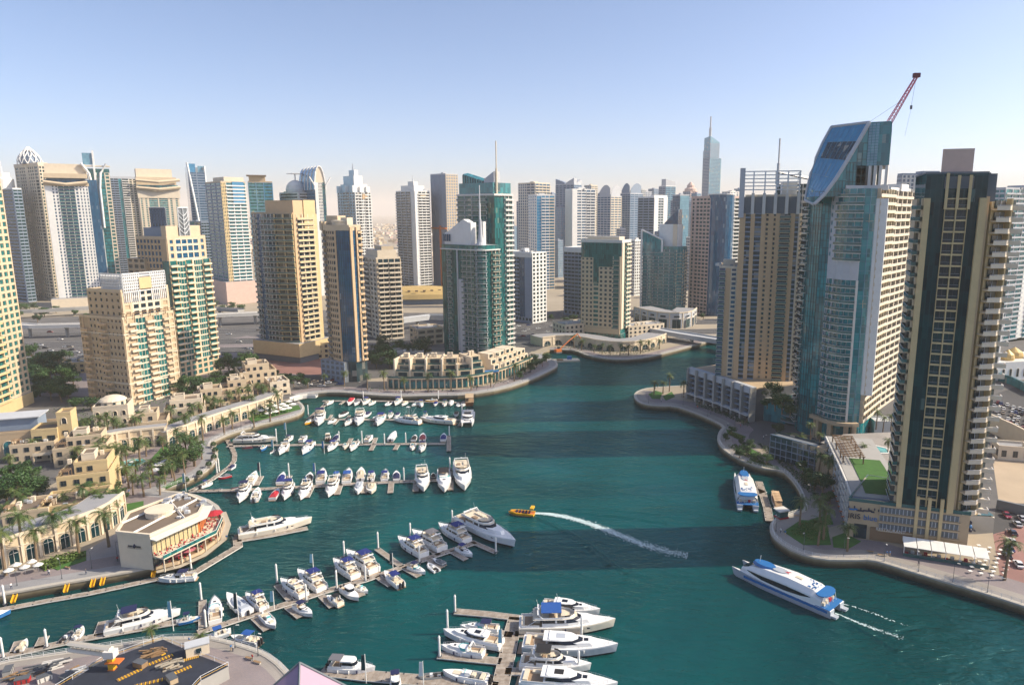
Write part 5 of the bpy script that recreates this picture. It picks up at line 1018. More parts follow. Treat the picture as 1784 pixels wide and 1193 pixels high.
banners = [('416,1080', 'g_dark', 'dark banner on a tall white pole beside the tarpaulin covered boat', 8), ('478,1060', 'bannerblue', 'pale blue banner on a pole behind the small silver boat of the diagonal dock', 5.5), ('546,990', 'bannerblue', 'pale blue banner on a pole between the two central canopy yachts', 5),
    ('685,994', 'g_dark', 'dark banner on a pole in the empty berth of the diagonal dock', 6), ('875,1136', 'bannerblue', 'pale blue banner at the stern of the express cruiser on the T dock', 6.5), ('638,1186', 'g_dark', 'dark banner beside the white cabin boat on the wide plank dock', 7), ('738,1195', 'bannerwhite', 'long white banner hanging over the grey inflatable boat', 6.5),
    ('550,830', 'signblue', 'deep blue banner on the tall pole left of the fourth boat row', 6), ('536,850', 'signblue', 'short blue banner in front of the big white cruiser of the fourth row', 5), ('454,831', 'signnavy', 'navy banner on the pole by the leftmost cruisers of the fourth row', 6.5), ('565,788', 'signblue', 'blue banner on a pole left of the brown boxed boat', 5.5), ('477,787', 'bannerblue', 'pale blue banner at the bow of the big flybridge yacht', 6), ('499,756', 'bannerblue', 'pale blue banner on a tall pole behind the third row of boats', 6), ('324,853', 'bannerblue', 'pale blue banner on the roof corner of the round fronted restaurant', 7), ('302,1095', 'bannerblue', 'pale blue banner in front of the bow of the lower left yacht', 8)]
pmat('bannerblue', (.18, .42, .55), .7, .1); pmat('bannerwhite', (.72, .74, .74), .7, .05)
for s, m, lab, h in banners:
    x, y = px(s)[0]; q = gp(x, y, .5); b = thing('banner_flag', lab, 'banner', (q[0], q[1], 0)); p_ = MB(); p_.tube([(0, 0, -1), (0, 0, h)], .12, 'white', 6, .08); p_.build('pole', b)
    c = MB(); c.prism([(-.95, -.03), (-.1, -.05), (-.1, .03), (-.95, .06)], h*.45, h*.97, m, poly2=[(-.75, -.04), (-.1, -.05), (-.1, .03), (-.75, .05)]); c.build('cloth', b)
# ================================================================ boats
for n_, c_, r_ in (('gelcoat', (.80, .80, .79), .22), ('gelcream', (.72, .66, .55), .25), ('gelblue', (.03, .16, .42), .25), ('gelgrey', (.42, .46, .52), .25), ('gelnavy', (.012, .016, .035), .2), ('canvasblue', (.008, .022, .16), .75), ('canvasnavy', (.008, .014, .07), .75),
                   ('canvasgrey', (.14, .14, .16), .8), ('canvascream', (.55, .48, .36), .8), ('canvasred', (.42, .02, .035), .75), ('canvasmaroon', (.10, .012, .03), .75), ('canvasblack', (.012, .012, .016), .8), ('canvaslight', (.012, .08, .32), .75), ('teak', (.34, .235, .15), .7), ('seatcream', (.66, .58, .45), .7),
                   ('ribgrey', (.12, .13, .14), .7), ('aqua', (.10, .42, .45), .2), ('varnish', (.20, .075, .025), .35), ('ribyellow', (.72, .36, .01), .5)): pmat(n_, c_, r_, .05, .8)
def tint():
    m = bpy.data.materials.new('tinted_window'); m.use_nodes = True; b = m.node_tree.nodes['Principled BSDF']; b.inputs['Base Color'].default_value = (.008, .012, .022, 1); b.inputs['Roughness'].default_value = .05; M['tint'] = m
tint()
def halfw(t, B, bowf=2.7, stern=.9):       # t 0 stern .. 1 bow
    return B/2*(stern+(1-stern)*min(1, t/.35)) if t < .4 else B/2*max(.02, 1-((t-.4)/.6)**bowf)
def hull(mb, L, B, fb, m='gelcoat', deck='gelcoat', stripe='gelnavy', sheer=.24, n=14, z0=0, cock=None):
    R_ = []
    for i in range(n+1):
        t = i/n; x = -L/2+L*t; w = halfw(t, B); s = fb*(1+sheer*max(0, (t-.3)/.7)**1.6); k = max(.0, (t-.72)/.28)
        xo = L*.05*k; keel = -.35+ (s*.55)*k**2.2
        R_.append([(x+xo, w, z0+s), (x+xo, w*1.03, z0+s-.12*fb), (x+xo*.6, w*(.97-.25*k), z0+.28*fb), (x, w*(.86-.45*k), z0+.02), (x-.1*L*k*.4, 0, z0+keel), (x, -w*(.86-.45*k), z0+.02), (x+xo*.6, -w*(.97-.25*k), z0+.28*fb), (x+xo, -w*1.03, z0+s-.12*fb), (x+xo, -w, z0+s)])
    for a, b in zip(R_, R_[1:]):
        for j in range(8): mb.face([a[j], b[j], b[j+1], a[j+1]][::-1], stripe if j in (2, 5) else m)
        mb.face([a[8], b[8], b[0], a[0]][::-1], deck)
    mb.face(R_[0], m); mb.face(R_[-1][::-1], m)
    return lambda t: (-L/2+L*t, halfw(t, B), z0+fb*(1+sheer*max(0, (t-.3)/.7)**1.6))
def plan(x0, x1, hw, nose, n=5, fr=.45):
    """plan outline: square stern at x0, rounded nose reaching x1"""
    pts = [(x0, -hw)]
    for i in range(n+1):
        a = -90+180*i/n*1.0; pts.append((x1-nose+nose*math.cos(R(a)), hw*math.sin(R(a))*(1 if abs(a) == 90 else .98)))
    pts.append((x0, hw)); return pts
def layer(mb, x0, x1, hw, nose, z0, z1, m, dx0=0, dx1=0, dhw=0, top=None):
    a = plan(x0, x1, hw, nose); b = plan(x0+dx0, x1+dx1, hw+dhw, nose); mb.prism(a, z0, z1, m, top=top, poly2=b)
def rail(mb, sheerf, t0, t1, h, m='metal', n=8):
    for sg in (-1, 1):
        pts = []
        for i in range(n+1): x, w, z = sheerf(t0+(t1-t0)*i/n); pts.append((x+(.05*0), sg*max(w-.12, .02), z+h)); mb.tube([(x, sg*max(w-.12, .02), z-.05), pts[-1]], .022, m, 3)
        mb.tube(pts, .028, m, 4)
def canopy(mb, x0, x1, hw, z, m, sag=.18):
    n = 4
    for i in range(n):
        a, b = -1+2*i/n, -1+2*(i+1)/n; za, zb_ = z-sag*a*a, z-sag*b*b
        mb.prism([(x0, hw*a), (x1, hw*a), (x1, hw*b), (x0, hw*b)], z-.08, 0, m, poly2=[(x0, hw*a, za), (x1, hw*a, za), (x1, hw*b, zb_), (x0, hw*b, zb_)])
    for x in (x0+.1, x1-.1): mb.tube([(x, -hw, z-sag-.05), (x, 0, z-.05), (x, hw, z-sag-.05)], .03, 'metal', 4)
def poles(mb, x0, x1, hw, z0, z1):
    for x, xb in ((x0+.1, x0+.35), (x1-.1, x1-.4)):
        for s in (-1, 1): mb.tube([(xb, s*hw*.96, z0), (x, s*hw, z1)], .03, 'metal', 4)
BOATS = []
def boat(dockname, kind, bow, stern, desc, cv='canvasblue', hullm='gelcoat', beam=None, group=None, stripe='gelnavy', cat=None, fixed=None, lmin=4.5):
    (bx, by), (sx, sy) = bow, stern; hi = {'fly': 2.1, 'express': 2.0, 'hardtop': 2.0, 'cat': 3.0, 'cabin': 2.0}.get(kind, 1.3); v = abs(by-sy) > .45*abs(bx-sx); b = gp(bx, by, (hi if by < sy else .5) if v else 1.2); s = gp(sx, sy, (hi if sy < by else .4) if v else 1.0); L = max(lmin, min(34, math.dist(b, s))); 
    BOATS.append(dict(dock=dockname, kind=kind, x=(bx+sx)/2, c=((b[0]+s[0])/2, (b[1]+s[1])/2), a=math.atan2(b[1]-s[1], b[0]-s[0]), L=L, desc=desc, cv=cv, hull=hullm, B=beam, group=group, stripe=stripe, cat=cat, fixed=fixed))
def make(d, label):
    L, k, cv, hm = d['L'], d['kind'], d['cv'], d['hull']; r = random.Random(int(d['x']*13+L*7))
    B = d['B'] or (L*.245+.55 if L > 9 else L*.26+.75); fb = .40*L**.56
    nm = {'fly': 'motor_yacht', 'express': 'motor_yacht', 'hardtop': 'motor_yacht', 'open': 'motorboat', 'cover': 'motorboat', 'rib': 'inflatable_boat', 'cabin': 'motorboat', 'sport': 'fishing_yacht', 'cat': 'catamaran', 'ski': 'jet_ski', 'pont': 'motorboat'}[k]
    t = thing(nm, label, d['cat'] or nm.replace('_', ' '), (d['c'][0], d['c'][1], 0), d['a'], d['group']); P_ = {}
    def mb(n):
        if n not in P_: P_[n] = MB()
        return P_[n]
    if k in ('rib', 'ski'):
        w = B*.42
        if k == 'rib':
            pts = [(-L/2, w, .45), (L*.15, w, .5), (L*.38, w*.6, .62), (L/2, 0, .75), (L*.38, -w*.6, .62), (L*.15, -w, .5), (-L/2, -w, .45)]; mb('tube').tube(pts, L*.048+.08, cv, 7); mb('hull').prism([(-L*.47, -w), (L*.2, -w), (L*.42, 0), (L*.2, w), (-L*.47, w)], -.1, .4, 'lightgrey'); mb('console').box(-L*.05, 0, .4, L*.12, w*.7, .8, 0, 'gelcoat'); mb('seat').box(-L*.24, 0, .4, L*.12, w*1.2, .45, 0, 'canvasblack'); mb('outboard_motor').box(-L*.5, 0, .3, .5, .4, .9, 0, 'canvasblack')
        else:
            mb('hull').prism([(-L/2, -.5), (L*.2, -.5), (L/2, 0), (L*.2, .5), (-L/2, .5)], -.1, .45, hm, poly2=[(-L/2, -.35), (L*.1, -.35), (L*.42, 0), (L*.1, .35), (-L/2, .35)]); mb('seat').box(-L*.12, 0, .42, L*.5, .38, .32, 0, cv); mb('handlebar').box(L*.14, 0, .5, .3, .8, .45, R(0), 'darkmetal')
    elif k == 'cat':
        for sg in (-1, 1):
            h = MB(); hull(h, L, B*.27, fb); mb('hull').add(h, Matrix.Translation((0, sg*B*.36, 0)))
        mb('deck').box(-L*.04, 0, fb*.8, L*.86, B*.95, .35, 0, 'gelcoat'); layer(mb('cabin'), -L*.30, L*.28, B*.38, L*.15, fb+.3, fb+.9, 'gelcoat'); layer(mb('window_band'), -L*.29, L*.27, B*.37, L*.15, fb+.9, fb+1.7, 'tint', 0, -L*.05, -.1); layer(mb('cabin_roof'), -L*.34, L*.24, B*.40, L*.13, fb+1.7, fb+1.95, 'gelcoat', 0, -.2, -.05)
        mb('flybridge').box(-L*.08, 0, fb+1.95, L*.22, B*.5, .5, 0, 'gelcream'); mb('windscreen').box(L*.05, 0, fb+2.0, .12, B*.5, .9, 0, 'tint'); mb('seat').box(-L*.36, 0, fb+.3, L*.06, B*.6, .5, 0, 'seatcream'); mb('mast').tube([(0, 0, fb+2), (0, 0, fb+4.5)], .07, 'white', 5)
    else:
        S = hull(mb('hull'), L, B, fb, hm, 'gelcoat', d['stripe']); hw = B/2
        mb('swim_platform').box(-L*.52, 0, .25, L*.07, B*.8, .12, 0, 'teak')
        if k in ('fly', 'sport'):
            h1 = .055*L+.75; z = fb
            layer(mb('foredeck'), -L*.05, L*.36, hw*.62, L*.2, z, z+.28*h1+fb*.3, 'gelcoat', 0, -L*.04, -.1)
            layer(mb('cabin'), -L*.25, L*.24, hw*.80, L*.20, z-.05, z+h1*.42, 'gelcoat', 0, -L*.015, -.04); layer(mb('window_band'), -L*.245, L*.22, hw*.78, L*.19, z+h1*.42, z+h1*.88, 'tint', L*.01, -L*.08, -.12)
            for q in (-.1, .0): 
                for sg in (-1, 1): mb('cabin').box(L*q, sg*(hw*.78-.05), z+h1*.40, L*.02, .08, h1*.5, 0, 'gelcoat')
            zt = z+h1*.88; layer(mb('flybridge'), -L*.35, L*.14, hw*.84, L*.16, zt, zt+.16, 'gelcoat', 0, 0, .03, 'seatcream'); 
            pl = offs(plan(-L*.33, L*.11, hw*.80, L*.14), 0); mb('flybridge').band(pl, -.12, .0, zt+.16, zt+.62, 'gelcoat'); mb('windscreen').band(sub(pl, plen(pl)*.33, plen(pl)*.67), -.08, -.02, zt+.6, zt+1.0, 'tint')
            sb = mb('seat'); sb.box(-L*.16, hw*.42, zt+.16, L*.16, hw*.45, .42, 0, 'seatcream'); sb.box(-L*.02, -hw*.2, zt+.16, L*.05, hw*.8, .6, 0, 'seatcream'); sb.box(-L*.14, -hw*.35, zt+.16, L*.07, hw*.4, .4, 0, 'teak')
            ck = mb('cockpit'); ck.box(-L*.36, 0, z-.02, L*.22, hw*1.5, .06, 0, 'teak'); sb.box(-L*.455, 0, z, L*.035, hw*1.3, .5, 0, 'seatcream'); ck.box(-L*.30, 0, z, L*.05, hw*.55, .55, 0, 'gelcream'); ck.box(-L*.247, 0, z+.05, .06, hw*1.1, h1*.75, 0, 'tint')
            for sg in (-1, 1): ck.box(-L*.38, sg*hw*.86, z, L*.2, .1, .55, 0, 'gelcoat'); ck.tube([(-L*.31, sg*hw*.8, zt), (-L*.40, sg*hw*.84, z+.5)], .06, 'gelcoat', 5)
            ra = mb('radar_arch')
            for sg in (-1, 1): ra.tube([(-L*.24, sg*hw*.8, zt+.3), (-L*.29, sg*hw*.74, zt+1.35)], .11, 'gelcoat', 5)
            ra.box(-L*.29, 0, zt+1.3, .5, hw*1.55, .16, 0, 'gelcoat'); ra.lathe(-L*.29, 0, [(.3, zt+1.46), (.3, zt+1.62), (.1, zt+1.75)], 'gelcoat', 8); ra.tube([(-L*.29, hw*.5, zt+1.4), (-L*.31, hw*.5, zt+3.2)], .025, 'white', 4)
            if cv: canopy(mb('canopy'), -L*.26, -L*.04, hw*.78, zt+2.0, cv); poles(mb('canopy_frame'), -L*.26, -L*.04, hw*.78, zt+.5, zt+1.85)
            if k == 'sport':
                tw = mb('tuna_tower')
                for sx_ in (-L*.16, L*.02):
                    for sg in (-1, 1): tw.tube([(sx_, sg*hw*.7, zt), (sx_*.6-L*.03, sg*hw*.3, zt+5)], .05, 'metal', 4)
                tw.box(-L*.05, 0, zt+4.9, 1.4, hw*.8, .12, 0, 'gelcoat')
                for sg in (-1, 1): tw.tube([(-L*.05, sg*hw, zt), (-L*.3, sg*hw*1.8, zt+6)], .035, 'white', 4)
            for sg in (-1, 1):
                for j in range(3): x, w, zz = S(.55+.1*j); mb('porthole').box(x, sg*(w*.985), zz-fb*.42, L*.035, .09, fb*.15, R(-sg*5*(j+1)), 'tint')
        elif k in ('express', 'hardtop'):
            z = fb; h1 = .035*L+.7
            layer(mb('foredeck'), -L*.12, L*.40, hw*.66, L*.26, z, z+.32*h1+fb*.28, 'gelcoat', 0, -L*.05, -.12); mb('foredeck').box(L*.2, 0, z+.3*h1+fb*.27, L*.05, hw*.4, .08, 0, 'tint')
            ck = mb('cockpit'); ck.box(-L*.32, 0, z-.02, L*.30, hw*1.5, .06, 0, 'teak'); sb = mb('seat'); sb.box(-L*.44, 0, z, L*.05, hw*1.3, .45, 0, 'seatcream'); sb.box(-L*.28, hw*.5, z, L*.2, hw*.35, .45, 0, 'seatcream'); sb.box(-L*.12, -hw*.3, z, L*.05, hw*.5, .8, 0, 'seatcream')
            for sg in (-1, 1): ck.box(-L*.3, sg*hw*.86, z, L*.36, .1, .5, 0, 'gelcoat')
            if k == 'hardtop':
                layer(mb('cabin'), -L*.24, L*.24, hw*.80, L*.24, z, z+h1*.5, 'gelcoat', 0, -L*.02, -.04); layer(mb('window_band'), -L*.22, L*.22, hw*.78, L*.24, z+h1*.5, z+h1*1.05, 'tint', L*.03, -L*.10, -.14); layer(mb('cabin_roof'), -L*.27, L*.12, hw*.70, L*.18, z+h1*1.05, z+h1*1.2, 'gelcoat', 0, -L*.01, -.1, None)
                mb('roof_hatch').box(-L*.08, 0, z+h1*1.2, L*.10, hw*.6, .05, 0, cv or 'tint'); mb('radar_arch').box(-L*.2, 0, z+h1*1.2, .4, hw*1.2, .2, 0, 'gelcoat'); mb('radar_arch').tube([(-L*.2, 0, z+h1*1.2), (-L*.23, 0, z+h1*1.2+1.8)], .03, 'white', 4)
            else:
                pl = plan(-L*.12, L*.10, hw*.78, L*.13); mb('windscreen').band(sub(pl, plen(pl)*.06, plen(pl)*.94), -.06, .0, z+.2*h1, z+h1*.85, 'aqua' if r.random() < .35 else 'tint')
                ra = mb('radar_arch')
                for sg in (-1, 1): ra.tube([(-L*.26, sg*hw*.86, z+.2), (-L*.20, sg*hw*.72, z+h1+.55)], .10, 'gelcoat', 5)
                ra.box(-L*.2, 0, z+h1+.5, .4, hw*1.5, .14, 0, 'gelcoat')
                if cv: canopy(mb('canopy'), -L*.30, -L*.02, hw*.76, z+h1+.85, cv); poles(mb('canopy_frame'), -L*.3, -L*.02, hw*.76, z+.3, z+h1+.7)
            for sg in (-1, 1):
                for j in range(2): x, w, zz = S(.6+.1*j); mb('porthole').box(x, sg*(w*.985), zz-fb*.4, L*.03, .09, fb*.14, R(-sg*6*(j+1)), 'tint')
        elif k == 'cover':
            layer(mb('tarpaulin'), -L*.46, L*.30, hw*.88, L*.3, fb+.05, fb+.5, cv, L*.05, -L*.08, -hw*.25); mb('tarpaulin').prism([(-L*.30, -hw*.4), (L*.05, -hw*.4), (L*.05, hw*.4), (-L*.30, hw*.4)], fb+.4, fb+.95, cv, poly2=[(-L*.2, -.1), (0, -.1), (0, .1), (-L*.2, .1)])
            if r.random() < .6: mb('outboard_motor').box(-L*.53, 0, .5, .5, .5, fb*.8, 0, 'canvasblack')
        elif k == 'cabin':
            z = fb; h1 = 1.7; layer(mb('cabin'), -L*.18, L*.16, hw*.72, L*.08, z, z+h1*.4, 'gelcoat'); layer(mb('window_band'), -L*.17, L*.15, hw*.70, L*.08, z+h1*.4, z+h1*.85, 'tint', L*.02, -L*.03, -.06); layer(mb('cabin_roof'), -L*.2, L*.13, hw*.74, L*.08, z+h1*.85, z+h1, 'gelcoat', 0, -.1, -.03)
            mb('cockpit').box(-L*.33, 0, z-.02, L*.26, hw*1.5, .06, 0, 'teak')
            for sg in (-1, 1): mb('cockpit').box(-L*.3, sg*hw*.86, z, L*.36, .1, .5, 0, 'gelcoat')
            mb('seat').box(-L*.42, 0, z, L*.06, hw*1.2, .45, 0, 'seatcream')
            if cv: canopy(mb('canopy'), -L*.47, -L*.19, hw*.8, z+2.0, cv, .05); poles(mb('canopy_frame'), -L*.47, -L*.19, hw*.8, z, z+1.95)
            for q in (-.35, .35): mb('outboard_motor').box(-L*.53, hw*q, .4, .55, .42, fb+.2, 0, 'canvasblack')
        else:   # open
            z = fb; ck = mb('cockpit'); ck.box(-L*.14, 0, z-.02, L*.56, hw*1.45, .05, 0, 'canvascream' if r.random() < .5 else 'ribgrey')
            for sg in (-1, 1): ck.box(-L*.16, sg*hw*.86, z, L*.6, .12, .32, 0, 'gelcoat')
            mb('console').box(-L*.03, 0, z, L*.12, hw*.75, .9, 0, 'gelcoat'); mb('windscreen').box(L*.03, 0, z+.6, .08, hw*.8, .5, 0, 'aqua'); sb = mb('seat'); sb.box(-L*.36, 0, z, L*.09, hw*1.3, .45, 0, 'seatcream'); sb.box(-L*.16, 0, z, L*.08, hw*.8, .6, 0, 'seatcream'); sb.box(L*.22, 0, z, L*.18, hw*.8, .3, 0, 'seatcream')
            for q in ((-.3, .3) if L > 7.5 else (0,)): mb('outboard_motor').box(-L*.54, hw*q, .35, .6, .42, fb+.25, 0, 'canvasblack' if r.random() < .7 else 'gelcoat')
            if cv: canopy(mb('canopy'), -L*.26, L*.06, hw*.74, z+1.9, cv); poles(mb('canopy_frame'), -L*.26, L*.06, hw*.74, z, z+1.75)
        if k in ('fly', 'sport', 'express', 'hardtop', 'cabin') and L > 8: rail(mb('bow_rail'), S, .62, .99, .62)
        if L > 9:
            f = mb('fender')
            for sg in (-1, 1):
                for tt in (.25, .5, .68): x, w, zz = S(tt); f.lathe(x, sg*(w+.16), [(.04, zz-.15), (.16, zz-.3), (.16, zz-.85), (.04, zz-1.0)], 'white' if r.random() < .6 else 'canvasnavy', 6)
    for n, m in P_.items(): m.build(n, t)
    return t
A_ = 'the promenade dock'; B_ = 'the second dock'; C_ = 'the third dock'; D_ = 'the fourth dock'; E1, E2 = 'the far side of the diagonal dock', 'the near side of the diagonal dock'; F1_, F2_ = 'the right side of the T dock', 'the left side of the T dock'
def Z(o, s, x, y): return (o[0]+s*x, o[1]+s*y)
z2 = lambda x, y: (520+.1906*x, 680+.1906*y)
z1 = lambda x, y: (300+.1844*x, 680+.1844*y)
z3 = lambda x, y: (320+.2204*x, 930+.2204*y)
z4 = lambda x, y: (560+.2018*x, 860+.2018*y)
z6 = lambda x, y: (740+.2018*x, 1010+.2018*y)
